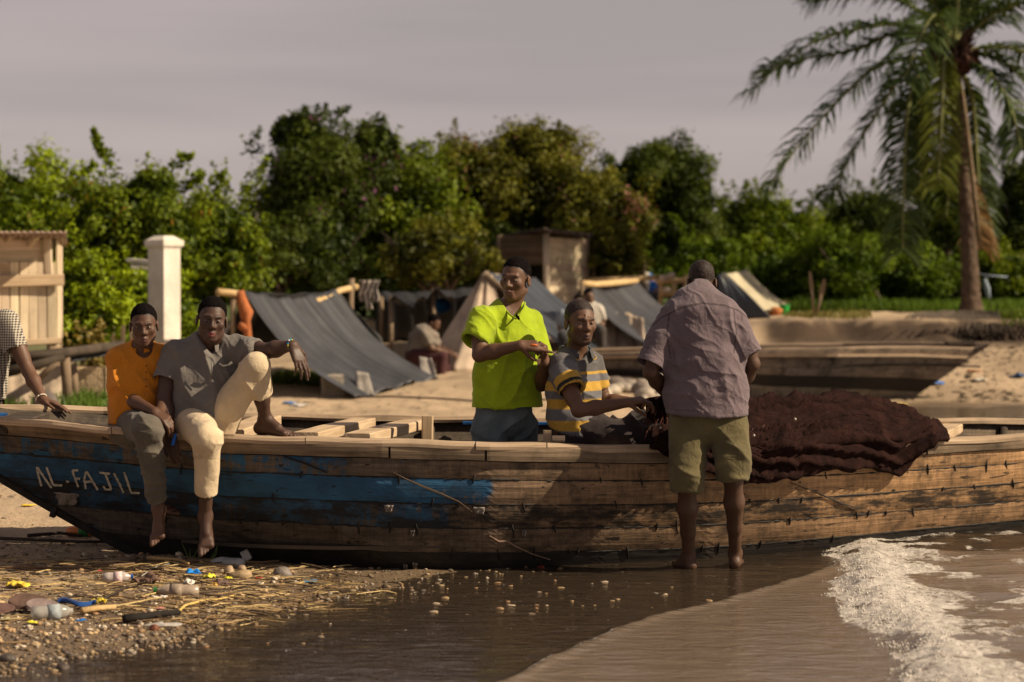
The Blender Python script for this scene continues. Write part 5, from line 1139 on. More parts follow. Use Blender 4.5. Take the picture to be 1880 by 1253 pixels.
# grass on the bank and by the fence
def grass():
    rs = np.random.RandomState(4); V, F, K = [], [], []
    for (n, x0, x1, d0, d1, h0, col) in ((9000, 1430, 1950, 44.5, 50, .16, (.09, .15, .02)), (500, 1840, 1935, 39.4, 41.2, .14, (.09, .13, .02)), (1500, 110, 240, 25.5, 29, .16, (.09, .15, .025)), (500, -40, 110, 26, 28, .14, (.08, .13, .02)), (700, 1440, 1600, 40.3, 44, .07, (.14, .13, .04)), (800, 500, 600, 33.5, 35, .12, (.1, .14, .03))):
        px = rs.uniform(x0, x1, n); d = rs.uniform(d0, d1, n); x = (px - 940) / FPX * d; z = gz(x, d); b = np.stack([x, d, z], 1); hh = h0 * rs.uniform(.5, 1.5, n); a = rs.rand(n) * 6.28; w_ = .014
        ax = np.stack([np.cos(a), np.sin(a), 0 * a], 1); ln = rs.randn(n, 3) * .35; ln[:, 2] = 1; t = b + ln * hh[:, None]; o_ = sum(len(v) for v in V)
        V.append(np.stack([b - ax * w_, b + ax * w_, t + ax * .003, t - ax * .003], 1).reshape(-1, 3)); F.append(np.arange(4 * n).reshape(n, 4) + o_); K.append(np.repeat(np.asarray(col) * rs.uniform(.6, 1.5, (n, 1)), 4, 0))
    tag(link('grass', np_mesh(np.concatenate(V), np.concatenate(F), False, np.concatenate(K)), M_LEAF), 'short green grass along the bank and beside the fence', 'grass', kind='stuff')
grass()

# ------------------------------------------------------------------ the oil palm
def palm():
    D = 44.0; g = gp(1783, 575, D); o = thing('palm_tree', 'tall oil palm with drooping feathery fronds on the sandy bank', 'palm tree', g)
    ax = [(1784, 580), (1782, 545), (1781, 500), (1778, 440), (1773, 370), (1766, 300), (1758, 220), (1750, 150), (1746, 90)]; rad = [.25, .175, .155, .135, .118, .11, .115, .15, .16]
    pts = [P(x, y, D) for x, y in ax]; pts[0][2] = g[2] - .2; fine = []; fr_ = []
    for i in range(len(pts) - 1):
        for k in range(8): t = k / 8; fine.append(pts[i] * (1 - t) + pts[i + 1] * t); fr_.append((rad[i] * (1 - t) + rad[i + 1] * t) * (1 + .05 * ((i * 8 + k) % 2)))
    m = MB(); m.tube(fine, fr_, 16, wob=.12, seed=2); m.build('trunk', plain('palm_bark', (.095, .066, .048), .95, .4, 7, .04, 16, .1), o, smooth=True)
    m = MB(); rs = random.Random(8)
    for k in range(70):
        a = rs.uniform(0, 6.28); z = rs.uniform(-.15, .55); c = P(1748, 118, D) + (0, 0, z - .2); d_ = np.array((math.cos(a), math.sin(a), rs.uniform(.1, .9))); m.tube([c + d_ * .16, c + d_ * .30, c + d_ * rs.uniform(.36, .5) + (0, 0, .08)], [.06, .045, .015], 6, seed=k)
    m.build('leaf_bases', plain('old_leaf_bases', (.075, .042, .03), .95, .4, 10, .03, 20, .1), o, smooth=True)
    M_FRUIT = plain('palm_fruit', (.09, .03, .018), .6, .5, 12, .02, 30, .3)
    for k, (x, y, e) in enumerate(((1716, 112, -.2), (1772, 118, -.3), (1742, 122, -.45), (1788, 106, 0), (1704, 98, .1))):
        m = MB()
        for q in range(16): m.blob(P(x + rs.uniform(-12, 12), y + rs.uniform(-13, 13), D + e + rs.uniform(-.12, .05)), (.05, .05, .055), q, .2, n=4, m=6)
        m.build('fruit_cluster', M_FRUIT, o, smooth=True)
    M_RACH = plain('frond_stalk', (.16, .17, .06), .7, .25, 6)
    def frond(ctrl, seed, ll=.55, pal=((.030, .055, .016), (.075, .105, .03)), n=118, bare=.16, mat=None, droop=1.0):
        rs = np.random.RandomState(seed); ctrl = [P(x, y, D + e) for x, y, e in ctrl]; k = len(ctrl); C_ = np.array(ctrl)
        def cr_(t):
            u = t * (k - 1); i = min(int(u), k - 2); f = u - i; p0, p1, p2, p3 = C_[max(i - 1, 0)], C_[i], C_[i + 1], C_[min(i + 2, k - 1)]
            return .5 * ((2 * p1) + (-p0 + p2) * f + (2 * p0 - 5 * p1 + 4 * p2 - p3) * f * f + (-p0 + 3 * p1 - 3 * p2 + p3) * f ** 3)
        ts = np.linspace(0, 1, 26); line = [cr_(t) for t in ts]; m = MB(); m.tube(line, [.045 * (1 - t) ** .8 + .008 for t in ts], 6); fo_ = m.build('frond', mat or M_RACH, o, smooth=True)
        V, F, K = [], [], []
        for i in range(n):
            t = bare + (1 - bare) * (i / (n - 1)); p = cr_(t); tn = nrm(cr_(min(1, t + .02)) - cr_(max(0, t - .02))); sd = nrm(np.cross(tn, (0, 0, 1)) if abs(tn[2]) < .93 else np.cross(tn, (0, 1, .2))); up = np.cross(sd, tn)
            Ln = 1.28 * ll * (math.sin(math.pi * min(1, .16 + .86 * (1 - (t - bare) / (1 - bare)) ** .8)) ** .6 * .85 + .22) * rs.uniform(.8, 1.12)
            for g_ in (-1, 1):
                if rs.rand() < .06: continue
                d_ = nrm(tn * rs.uniform(.45, .75) + sd * g_ * rs.uniform(.75, 1.1) + up * rs.uniform(-.2, .55)); q1 = p + d_ * Ln * .5; d2 = nrm(d_ * .7 + np.array((0, 0, -.5 * droop)) + rs.randn(3) * .08); q2 = q1 + d2 * Ln * .5
                wv = nrm(np.cross(d_, up) + rs.randn(3) * .35) * .023; b = len(V); V += [p - wv * .6, p + wv * .6, q1 + wv, q1 - wv, q2 + wv * .12, q2 - wv * .12]; F += [(b, b + 1, b + 2, b + 3), (b + 3, b + 2, b + 4, b + 5)]
                c = rs.rand(); cc = np.asarray(pal[0]) * (1 - c) + np.asarray(pal[1]) * c; K += [cc] * 6
        link('leaflets', np_mesh(np.array(V), np.array(F), False, np.array(K)), M_LEAF, fo_)
    Y = ((.06, .085, .012), (.15, .17, .025)); BR = ((.16, .09, .04), (.3, .19, .09))
    F_ = [([(1738, 95, 0), (1712, 78, -.2), (1660, 48, -.5), (1580, 52, -.9), (1480, 85, -1.2), (1382, 165, -1.3)], .62), ([(1735, 105, 0), (1690, 72, .2), (1640, 62, .5), (1570, 92, .8), (1480, 108, 1.0), (1400, 130, 1.2)], .55),
          ([(1735, 112, -.1), (1690, 108, -.3), (1620, 118, -.5), (1565, 160, -.8), (1480, 250, -1.1), (1413, 342, -1.2)], .58), ([(1737, 118, -.1), (1690, 118, .2), (1655, 140, .4), (1612, 205, .7), (1560, 290, .9), (1531, 358, 1.0)], .5),
          ([(1738, 122, -.2), (1695, 130, -.3), (1672, 175, -.5), (1664, 240, -.6), (1660, 340, -.7), (1657, 462, -.7)], .55), ([(1742, 120, -.3), (1735, 110, -.7), (1731, 160, -1.0), (1728, 240, -1.1), (1722, 338, -1.1)], .46),
          ([(1746, 122, -.3), (1700, 132, .3), (1690, 190, .5), (1688, 260, .5), (1690, 340, .5)], .36), ([(1752, 118, .2), (1780, 160, .5), (1790, 230, .6), (1796, 330, .6), (1802, 430, .5)], .5),
          ([(1755, 110, 0), (1800, 100, -.1), (1850, 118, -.3), (1900, 180, -.5), (1935, 280, -.6)], .6), ([(1755, 115, -.1), (1795, 122, -.5), (1830, 150, -.9), (1858, 205, -1.1), (1876, 275, -1.2)], .5), ([(1755, 108, .1), (1800, 88, .4), (1870, 92, .8), (1940, 130, 1.2), (2000, 220, 1.4)], .6),
          ([(1755, 95, 0), (1785, 58, -.2), (1830, 22, -.5), (1900, 5, -.8), (1990, 40, -1.0)], .62), ([(1740, 90, 0), (1715, 45, .2), (1660, 5, .4), (1580, -15, .6), (1490, 0, .8)], .62), ([(1742, 88, 0), (1728, 30, -.2), (1690, -30, -.5), (1620, -60, -.8), (1530, -50, -1)], .62),
          ([(1746, 85, .1), (1742, 20, .3), (1735, -70, .6), (1700, -160, 1.2)], .62), ([(1750, 85, -.1), (1757, 15, -.4), (1770, -80, -.8), (1800, -150, -1.6)], .62), ([(1753, 88, 0), (1775, 30, .3), (1820, -40, .7), (1890, -80, 1.1)], .62), ([(1750, 90, .2), (1765, 40, .7), (1790, 10, 1.5), (1830, 40, 2.4)], .6), ([(1742, 92, -.2), (1730, 45, -.8), (1715, 30, -1.6), (1690, 70, -2.4), (1660, 150, -2.9)], .6)]
    for k, (c, l_) in enumerate(F_): frond(c, k + 3, l_, Y if k == 5 else ((.028, .05, .016), (.07, .10, .03)))
    frond([(1756, 122, .2), (1770, 200, .4), (1783, 300, .4), (1795, 400, .3), (1800, 455, .3)], 40, .42, BR, 40, .55, M_STICK, 1.6); frond([(1750, 122, .3), (1752, 200, .5), (1745, 300, .5), (1738, 400, .5)], 41, .5, DG, 46, .1, None, 1.6)
    # root mat on the cut bank
    m = MB(); rs = random.Random(3)
    for k in range(220):
        t = rs.random() ** .7; px = 1785 + rs.gauss(0, 26) ; e = 1785 + (px - 1785) * 2.4 + rs.uniform(-14, 30); a = P(px, 575 + rs.uniform(-3, 4), 43.2); b = P(e, 618 + rs.uniform(-14, 12), 38.9); mid = P(px * .45 + e * .55, 590 + rs.uniform(-5, 4), 40.4)
        for q in (a, mid, b): q[2] = max(q[2], G1(q[0], q[1]) + .015)
        m.tube([a, mid, b], [.03, .02, .008], 5, seed=k)
    m.build('roots', M_BARK, o, smooth=True)
palm()
# ------------------------------------------------------------------ people
def polyc(bands, V, ref):
    """colour bands by height in the photograph's rows, at reference depth"""
    rows = HOR + (CAMH - V[:, 2]) * FPX / ref
    c = np.tile(np.asarray(bands[0][1], float), (len(V), 1))
    for y, k in bands[1:]:
        m = sstep(y - .8, y + .8, rows)[:, None]; c = c * (1 - m) + np.asarray(k) * m
    return c
def collar(parent, pts, ups, h_, mat, name='collar', out=.012, n=14):
    """turned-down collar: band following pts, falling outwards"""
    m = MB(); pts = [np.asarray(p, float) for p in pts]; cen = np.mean(pts, 0); A = []
    for p in pts:
        o = nrm((p - cen) * np.array((1, 1, 0))); up = np.asarray(ups, float)
        A.append([p + up * .006 - o * .004, p + up * .02, p + up * .016 + o * out * .7, p + up * (.0 - h_ * .4) + o * (out * 1.4), p + up * (.01 - h_) + o * out * 2.2])
    m.grid(np.array(A)); o_ = m.build(name, mat, parent, smooth=True); solid(o_, .004)
    s_ = o_.modifiers.new('round', 'SUBSURF'); s_.levels = 1; s_.render_levels = 1; return o_
DK = (.088, .042, .025); DK2 = (.066, .033, .022); DK3 = (.115, .056, .032)

# ---- standing man seen from the back, mauve shirt, rolled olive trousers
def man_back():
    p = thing('person', 'man seen from behind in mauve shirt and rolled olive trousers, standing against the boat', 'person', P(1305, 1043, 13.6))
    hc = P(1288, 519, 13.56); sh = [P(1224, 602, 13.38), P(1350, 592, 13.38)]; el = [P(1194, 684, 13.34), P(1382, 668, 13.4)]; wr = [P(1226, 728, 13.62), P(1352, 728, 13.7)]
    nb = P(1288, 553, 13.43); ch = P(1286, 615, 13.42); wa = P(1296, 690, 13.44); pe = P(1300, 762, 13.42)
    hp = [P(1268, 775, 13.42), P(1334, 772, 13.42)]; kn = [P(1261, 893, 13.36), P(1346, 878, 13.34)]; an = [P(1264, 1026, 13.58), P(1350, 1022, 13.6)]
    lo, hi = bounds([hc, *sh, *el, *wr, *an, pe, an[0] + (0, .2, -.05)], .2); F = Field(lo, hi, .0052)
    F.loft([(nb, .09, .07), (ch, .17, .105), (wa, .15, .10), (pe, .16, .11)], (1, 0, 0)); F.cone(nb, hc - (0, .045, .035), .058, .055, .03)
    for s_ in (0, 1):
        arm(F, sh[s_], el[s_], wr[s_]); F.cone(nb, sh[s_], .06, .06, .03); leg(F, hp[s_], kn[s_], an[s_], calf=(0, -1, 0))
        foot(F, an[s_] + (0, 0, .02), (-.35, 1, 0) if s_ == 0 else (.15, 1, 0), (0, 0, 1), 1 if s_ == 0 else -1)
        hand(F, wr[s_], (.3, .9, .1) if s_ == 0 else (-.3, .9, .1), (0, 0, -1), 1 if s_ else -1, .8)
    fr = head(F, hc, (0, .80, -.60), (0, .60, .80), .98)
    b = from_field(F, 'body', M_SKIN, p, colf=lambda V: skincol(V, (.075, .037, .022), (hc, fr)))
    hair(p, hc, fr, .98, .0012, mat=plain('shaved_hair', (.03, .02, .017), .6, .35, 50, .002, 300, .2), low=-.06)
    # shirt
    lo, hi = bounds([*sh, *el, nb, pe], .16); F = Field(lo, hi, .005)
    se = [P(1193, 672, 13.33), P(1379, 651, 13.37)]
    for s_, r0, r1 in ((0, .070, .084), (1, .066, .068)):
        F.cone(sh[s_], se[s_], r0, r1, .03, capb=True)
    for s_, r1 in ((0, .075), (1, .058)): F.cone(se[s_] + (sh[s_] - se[s_]) * .35, se[s_] + (se[s_] - sh[s_]) * .1, r1 * .95, r1, 0, mode='sub')
    F.loft([(P(1289, 534, 13.45), .066, .066), (P(1289, 546, 13.43), .095, .08), (P(1287, 557, 13.40), .15, .095), (P(1285, 576, 13.38), .205, .115), (P(1285, 612, 13.4), .226, .135), (P(1291, 665, 13.4), .222, .14), (P(1297, 720, 13.4), .224, .145), (P(1299, 766, 13.4), .228, .15)], (1, 0, 0), .03, capb=True)
    F.loft([(P(1298, 748, 13.4), .205, .125), (P(1299, 780, 13.4), .212, .135)], (1, 0, 0), mode='sub')
    F.plane(P(1299, 764, 13.4), (-.07, 0, -1))
    f = [dict(n=(.92, 0, .38), lam=.075, amp=.013, c=P(1310, 610, 13.25), rad=.34, seed=1.3, warp=.22), dict(n=(.62, 0, -.78), lam=.095, amp=.010, c=P(1250, 680, 13.25), rad=.3, seed=4.1, warp=.3),
         dict(n=(.45, 0, .9), lam=.06, amp=.007, c=P(1365, 640, 13.25), rad=.25, seed=2.2), dict(n=(.15, 0, 1), lam=.07, amp=.008, c=P(1300, 745, 13.25), rad=.3, seed=3.2, warp=.5), dict(n=(.75, 0, .65), lam=.032, amp=.0028, seed=6.6, warp=.6),
         dict(n=(.3, 0, 1), lam=.07, amp=.006, c=P(1195, 640, 13.3), rad=.16, seed=7)]
    m_shirt = cloth('faded_mauve_cotton', None, .2, wr=.012, wscale=16)
    def seams(V):
        c = np.tile(np.array((.135, .102, .114)), (len(V), 1)); D_ = V[:, 1]; px = 940 + V[:, 0] / D_ * FPX; row = HOR + (CAMH - V[:, 2]) / D_ * FPX; bk = V[:, 1] < 13.39
        yk = np.interp(px, (1195, 1215, 1250, 1290, 1330, 1355, 1380), (600, 583, 566, 557, 561, 570, 590)); m = bk & (np.abs(row - yk) < 1.5); c[m] *= .5
        for xs, ys_ in (((1229, 1224, 1232), (575, 615, 660)), ((1347, 1352, 1347), (568, 610, 650))):
            m = bk & (row > ys_[0]) & (row < ys_[2]) & (np.abs(px - np.interp(row, ys_, xs)) < 1.3); c[m] *= .5
        m = np.abs(V[:, 2] - P(0, 755, 13.4)[2] + .07 * (V[:, 0] - 1.08)) < .0028; c[m] *= .72
        return c
    from_field(F, 'shirt', m_shirt, p, f, seams, smooth=1)
    yk = [P(px, py, 13.4) for px, py in ((1213, 583), (1235, 570), (1262, 561), (1295, 556), (1325, 557), (1352, 563))]
    cpts = [hc * 0 + nb + np.array((.082 * math.cos(t), .055 * math.sin(t) + .0, .055 + .028 * (math.sin(t) * -1 < 0) * 0 - .0)) for t in np.linspace(-3.3, .16, 16)]
    cc = P(1289, 539, 13.46); collar(p, [cc + np.array((.066 * math.cos(t), .066 * math.sin(t), .012 + .004 * math.cos(2 * t))) for t in np.linspace(-3.5, .36, 18)], (0, .1, 1), .04, m_shirt, out=.014)
    # trousers
    lo, hi = bounds([pe, *kn, *hp], .17); F = Field(lo, hi, .0055)
    F.loft([(P(1299, 745, 13.42), .19, .125), (P(1300, 780, 13.42), .2, .13)], (1, 0, 0), .02)
    cu = [P(1262, 903, 13.36), P(1346, 880, 13.34)]
    for s_ in (0, 1):
        F.cone(hp[s_] - ((.0, 0, 0) if s_ else (.01, 0, 0)), P(1262, 850, 13.37) if s_ == 0 else P(1345, 838, 13.35), .115, .098, .02)
        F.cone(P(1262, 850, 13.37) if s_ == 0 else P(1345, 838, 13.35), cu[s_], .098, .078, .03, capb=True)
        F.cone(cu[s_] + (0, 0, .11), cu[s_] + (0, 0, .004), .099, .088, .008, capb=True)
        F.cone(cu[s_] + (0, 0, .06), cu[s_] - (0, 0, .03), .07, .071, 0, mode='sub')
    f = [dict(n=(.3, 0, 1), lam=.045, amp=.017, c=P(1346, 862, 13.25), rad=.14, seed=1.1, warp=.5), dict(n=(.35, 0, 1), lam=.05, amp=.015, c=P(1262, 882, 13.25), rad=.14, seed=5.1, warp=.5),
         dict(n=(.7, 0, .7), lam=.08, amp=.010, c=P(1340, 800, 13.25), rad=.2, seed=2.7), dict(n=(-.75, 0, .6), lam=.07, amp=.009, c=P(1270, 820, 13.25), rad=.2, seed=3.7)]
    from_field(F, 'trousers', cloth('olive_twill', (.105, .086, .042), .25, wr=.012, wscale=13), p, f, smooth=1)
    return p
man_back()

# ---- man in lime green T-shirt standing in the boat
def man_green():
    D = 14.0
    p = thing('person', 'man in bright lime green T-shirt and washed blue jeans standing in the boat', 'person', P(925, 1000, D))
    hc = P(946, 512, D - .02); f_ = (-.42, -.90, -.08)
    sh = [P(884, 586, D - .12), P(975, 590, D + .13)]; el = [P(880, 652, D - .25), P(994, 706, D - .02)]; wr = [P(955, 634, D - .36), P(1001, 666, D - .28)]
    nb = P(937, 566, D + .02); ch = P(930, 612, D); wa = P(932, 690, D); pe = P(924, 752, D); bx = nrm((.88, .48, 0))
    hp = [P(902, 770, D - .04), P(952, 770, D + .06)]; kn = [P(898, 890, D - .1), P(955, 890, D)]; an = [P(900, 985, D), P(958, 985, D + .1)]
    lo, hi = bounds([hc, *sh, *el, *wr, *an], .17); F = Field(lo, hi, .005)
    F.loft([(nb, .085, .065), (ch, .165, .10), (wa, .145, .095), (pe, .155, .105)], bx); F.cone(nb - (0, 0, .01), hc + (.01, .015, -.06), .055, .056, .02)
    for s_ in (0, 1):
        arm(F, sh[s_], el[s_], wr[s_], m=1.02); F.cone(nb, sh[s_], .05, .055, .03); leg(F, hp[s_], kn[s_], an[s_]); foot(F, an[s_], (.5, -.85, 0), (0, 0, 1), 1 if s_ == 0 else -1)
    hand(F, wr[0], (.97, -.1, -.06), (.05, .75, -.6), -1, s=1.05, curls=((.0, .15, .1), (.55, .8, .5), (.8, 1.0, .6), (1.0, 1.1, .7)), thumb=.75)
    hand(F, wr[1], (-.1, -.25, .97), (-.85, .4, .1), -1, s=1.0, curls=((1.0, 1.35, .8), (1.35, 1.5, .9), (1.4, 1.5, .9), (1.4, 1.5, .9)), thumb=.6)
    fr = head(F, hc, f_, (.06, -.02, 1), 1.04, .0012)
    from_field(F, 'body', M_SKIN, p, colf=lambda V: skincol(V, DK3, (hc, fr), lip=(.12, .05, .042), s=1.04))
    hair(p, hc, fr, 1.04, .0035, mat=M_HAIR); eyes(p, hc, fr, 1.04, (-.3, 0))
    lo, hi = bounds([nb, *sh, pe, P(850, 625, D), P(1004, 748, D)], .16); F = Field(lo, hi, .005)
    s0 = P(871, 628, D - .2); F.cone(sh[0] + (.01, 0, 0), s0, .080, .088, .04, capb=True)
    s1 = P(992, 660, D + .05); F.cone(sh[1], s1, .066, .075, .03, capb=True)
    F.cone(s0 + (sh[0] - s0) * .25, s0 + (s0 - sh[0]) * .12, .056, .074, 0, mode='sub'); F.cone(s1 + (sh[1] - s1) * .4, s1 + (s1 - sh[1]) * .12, .06, .066, 0, mode='sub')
    F.loft([(P(938, 560, D + .02), .07, .07), (P(935, 572, D + .02), .115, .085), (P(931, 592, D + .01), .178, .11), (P(930, 630, D), .192, .14), (P(930, 690, D), .2, .145), (P(931, 752, D), .224, .16)], bx, .03, capb=True)
    for q_ in sh: F.cone(nb - (0, 0, .035), q_ + (nb - q_) * .12 - (0, 0, .005), .070, .066, .03)
    F.loft([(P(931, 735, D), .192, .128), (P(931, 765, D), .208, .142)], bx, mode='sub')
    F.plane(P(931, 748, D), (.0, 0, -1))
    nf = P(948, 584, D - .13); F.cone(P(938, 548, D - .02), P(944, 574, D - .10), .062, .04, .01, 'sub'); F.cone(P(944, 574, D - .10), nf, .04, .012, .01, 'sub'); F.cone(P(938, 540, D), P(937, 556, D), .075, .062, .01, 'sub')
    f = [dict(n=(.95, 0, -.3), lam=.11, amp=0.0174, c=P(935, 700, D - .15), rad=.24, seed=2.1, warp=.4), dict(n=(.85, 0, .5), lam=.065, amp=0.0116, c=P(910, 595, D - .12), rad=.14, seed=.4), dict(n=(-.4, 0, .9), lam=.10, amp=0.0116, c=P(980, 680, D - .1), rad=.2, seed=5.2),
         dict(n=(.9, 0, .35), lam=.07, amp=0.0130, c=P(868, 610, D - .15), rad=.13, seed=3.3), dict(n=(.7, 0, .7), lam=.045, amp=0.0043, seed=1.9, warp=.6)]
    m_t = cloth('lime_green_jersey', (.28, .37, .012), .16, wr=.009, wscale=14, stain=(.22, .30, .04)); from_field(F, 'shirt', m_t, p, f)
    m = MB(); m.tube([P(x, y, D + e) for x, y, e in ((917, 558, .02), (925, 566, -.075), (936, 578, -.128), (947, 586, -.145), (955, 577, -.12), (962, 566, -.06), (964, 556, .02))], .006, 6); m.build('neckband', m_t, p, smooth=True)
    lo, hi = bounds([pe, *kn, *hp], .2); F = Field(lo, hi, .0065)
    F.loft([(P(926, 735, D), .172, .12), (P(925, 770, D), .182, .13)], bx, .02)
    for s_ in (0, 1): F.cone(hp[s_] + (-.01 if s_ == 0 else .01, 0, -.04), kn[s_] - (0, 0, .1), .105, .09, .012, capb=True)
    f = [dict(n=(.5, 0, .85), lam=.09, amp=.008, c=P(900, 780, D - .1), rad=.25, seed=2), dict(n=(-.6, 0, .8), lam=.08, amp=.008, c=P(955, 780, D - .1), rad=.2, seed=4)]
    from_field(F, 'trousers', cloth('washed_denim', (.115, .14, .15), .3, wr=.01, wscale=18), p, f)
    m = MB(); m.blob(P(980, 634, D - .42), (.02, .008, .008), 3, .2, col=(1, 1, 1)); m.build('thread_reel', plain('orange_plastic', (.55, .13, .03), .5), p, smooth=True)
    m = MB()
    for q in range(3): m.blob(P(949 + 1.6 * q, 580 + 2.5 * q, D - .152), (.007, .003, .009), q + 4, .3)
    m.build('microphone_clip', M_HAIR, p, smooth=True)
man_green()

# ---- man in striped polo sitting in the boat
def man_stripe():
    D = 13.85
    p = thing('person', 'seated man in grey and yellow striped polo shirt mending the net with both hands', 'person', P(1075, 990, D))
    hc = P(1066, 592, D - .05); f_ = (.36, -.93, -.04)
    sh = [P(1028, 672, D - .10), P(1088, 668, D + .18)]; el = [P(1062, 754, D - .26), P(1108, 738, D + .2)]; wr = [P(1150, 740, D - .24), P(1164, 738, D + .1)]
    nb = P(1056, 652, D + .03); ch = P(1054, 695, D + .03); wa = P(1052, 750, D + .05); pe = P(1056, 800, D + .05); bx = nrm((.62, .78, 0))
    hp = [P(1058, 805, D - .06), P(1066, 808, D + .14)]; kn = [P(1186, 792, D + .0), P(1190, 800, D + .3)]; an = [P(1190, 915, D + .42), P(1196, 915, D + .62)]
    lo, hi = bounds([hc, *sh, *el, *wr, *an, *kn], .17); F = Field(lo, hi, .005)
    F.loft([(nb, .085, .065), (ch, .155, .10), (wa, .14, .10), (pe, .16, .12)], bx); F.cone(nb - (0, 0, .02), hc + (-.01, .015, -.07), .058, .058, .02)
    for s_ in (0, 1):
        arm(F, sh[s_], el[s_], wr[s_]); F.cone(nb, sh[s_], .05, .055, .03); leg(F, hp[s_], kn[s_], an[s_]); foot(F, an[s_], (.9, .4, 0), (0, 0, 1), 1 if s_ == 0 else -1)
    hand(F, wr[0], (.97, -.05, .2), (.15, .35, -.92), -1, s=1.04, curls=((.5, .7, .35), (.65, .8, .4), (.8, .9, .5), (.9, 1.0, .5)), thumb=.8)
    hand(F, wr[1], (.97, -.15, .0), (.0, -.35, -.92), 1, s=1.02, curls=((.6, .8, .4),) * 4, thumb=.8)
    fr = head(F, hc, f_, (.0, .02, 1), 1.07)
    X_, F_d, U_ = fr
    F.cone(hc + 1.07 * (.006 * X_ + .088 * F_d + .02 * U_), hc + 1.07 * (.007 * X_ + .082 * F_d + .045 * U_), .0045, .003, .005)
    from_field(F, 'body', M_SKIN, p, colf=lambda V: skincol(V, DK3, (hc, fr), lip=(.10, .05, .042), s=1.07, stubble=.7))
    hair(p, hc, fr, 1.07, .003, mat=bpy.data.materials['shaved_hair']); eyes(p, hc, fr, 1.07, (.3, 0))
    GR, YL, DKG, BK = (.13, .126, .136), (.44, .26, .045), (.095, .088, .088), (.02, .02, .022)
    lo, hi = bounds([nb, *sh, pe, P(1005, 720, D), P(1112, 780, D)], .17); F = Field(lo, hi, .0048)
    s0 = P(1050, 716, D - .2); F.cone(sh[0], s0, .073, .078, .03, capb=True); s1 = P(1097, 712, D + .2); F.cone(sh[1], s1, .06, .07, .03, capb=True)
    F.cone(s0 + (sh[0] - s0) * .5, s0 + (s0 - sh[0]) * .12, .064, .07, 0, mode='sub')
    F.loft([(P(1057, 645, D + .03), .072, .07), (P(1055, 656, D + .03), .11, .082), (P(1053, 676, D + .03), .165, .11), (P(1053, 715, D + .03), .172, .135), (P(1055, 760, D + .03), .165, .14), (P(1062, 800, D + .03), .18, .16)], bx, .03, capb=True)
    for q_ in sh: F.cone(nb - (0, 0, .035), q_ + (nb - q_) * .12 - (0, 0, .005), .070, .066, .03)
    F.loft([(P(1062, 788, D + .03), .155, .135), (P(1064, 820, D + .03), .166, .145)], bx, mode='sub')
    F.plane(P(1066, 800, D), (-.30, 0, -1))
    F.cone(P(1058, 638, D), P(1068, 656, D - .10), .062, .035, .01, 'sub'); F.cone(P(1068, 656, D - .10), P(1082, 690, D - .10), .034, .008, .01, 'sub')
    f = [dict(n=(.6, 0, .8), lam=.08, amp=0.0145, c=P(1060, 770, D - .15), rad=.2, seed=2.6), dict(n=(.8, 0, .6), lam=.06, amp=0.0101, c=P(1040, 700, D - .2), rad=.15, seed=.8), dict(n=(.7, 0, -.7), lam=.05, amp=0.0051, seed=3.9, warp=.5)]
    def colr(V):
        c = polyc([(0, DKG), (682, YL), (687, GR), (700, YL), (717, GR), (732, YL), (750, GR), (771, YL), (790, GR)], V, D)
        a = s0 - sh[0]; t = ((V - sh[0]) @ a) / (a @ a); rr_ = np.linalg.norm(V - sh[0] - np.clip(t, 0, 1)[:, None] * a, axis=1)
        m = (rr_ < .098) & (t > .12) & (V[:, 1] < sh[0][1] + .02) & (((V - P(1058, 690, D)) @ np.array((1, 0, 0))) < .03)
        for (t0, k) in ((.12, GR), (.56, YL), (.84, BK), (.965, YL)): c[m & (t > t0)] = k
        return c
    m_p = cloth('striped_pique', None, .14, wr=.008, wscale=18); from_field(F, 'shirt', m_p, p, f, colr)
    cp = [nb + np.array((.078 * math.cos(t) , .066 * math.sin(t), .03 - .022 * max(0, -math.sin(t)))) for t in np.linspace(-.65, 3.75, 18)]
    ct = nrm((.5, -.86, 0)); a0 = math.atan2(ct[1], ct[0])
    cp = [nb + np.array((.082 * math.cos(a0 + t), .082 * math.sin(a0 + t), .036 - .03 * max(0, math.cos(t)))) + .02 * max(0, math.cos(t)) * ct for t in np.linspace(.42, 2 * math.pi - .42, 20)]
    collar(p, cp, (0, 0, 1), .045, cloth('grey_rib_collar', (.075, .072, .074), .15), out=.014)
    m = MB(); m.tube([q + .034 * nrm((q - nb) * (1, 1, 0)) + (0, 0, -.034) for q in cp], .0035, 5); m.build('collar_piping', cloth('yellow_piping', YL, .1), p, smooth=True)
    lo, hi = bounds([pe, *kn, *hp], .16); F = Field(lo, hi, .006)
    F.loft([(P(1056, 782, D + .05), .17, .14), (P(1060, 812, D + .05), .185, .16)], bx, .02)
    for s_ in (0, 1): F.cone(hp[s_] + (0, 0, .01), kn[s_] + (0, 0, .015), .108, .085, .03); F.cone(kn[s_], an[s_] + (0, 0, .1), .085, .06, .03)
    f = [dict(n=(.6, 0, .8), lam=.07, amp=0.0203, seed=1.2, warp=.5), dict(n=(.8, .2, -.5), lam=.09, amp=0.0145, seed=3.2)]
    from_field(F, 'trousers', cloth('black_track_cloth', (.028, .021, .022), .3, wr=.012), p, f)
man_stripe()

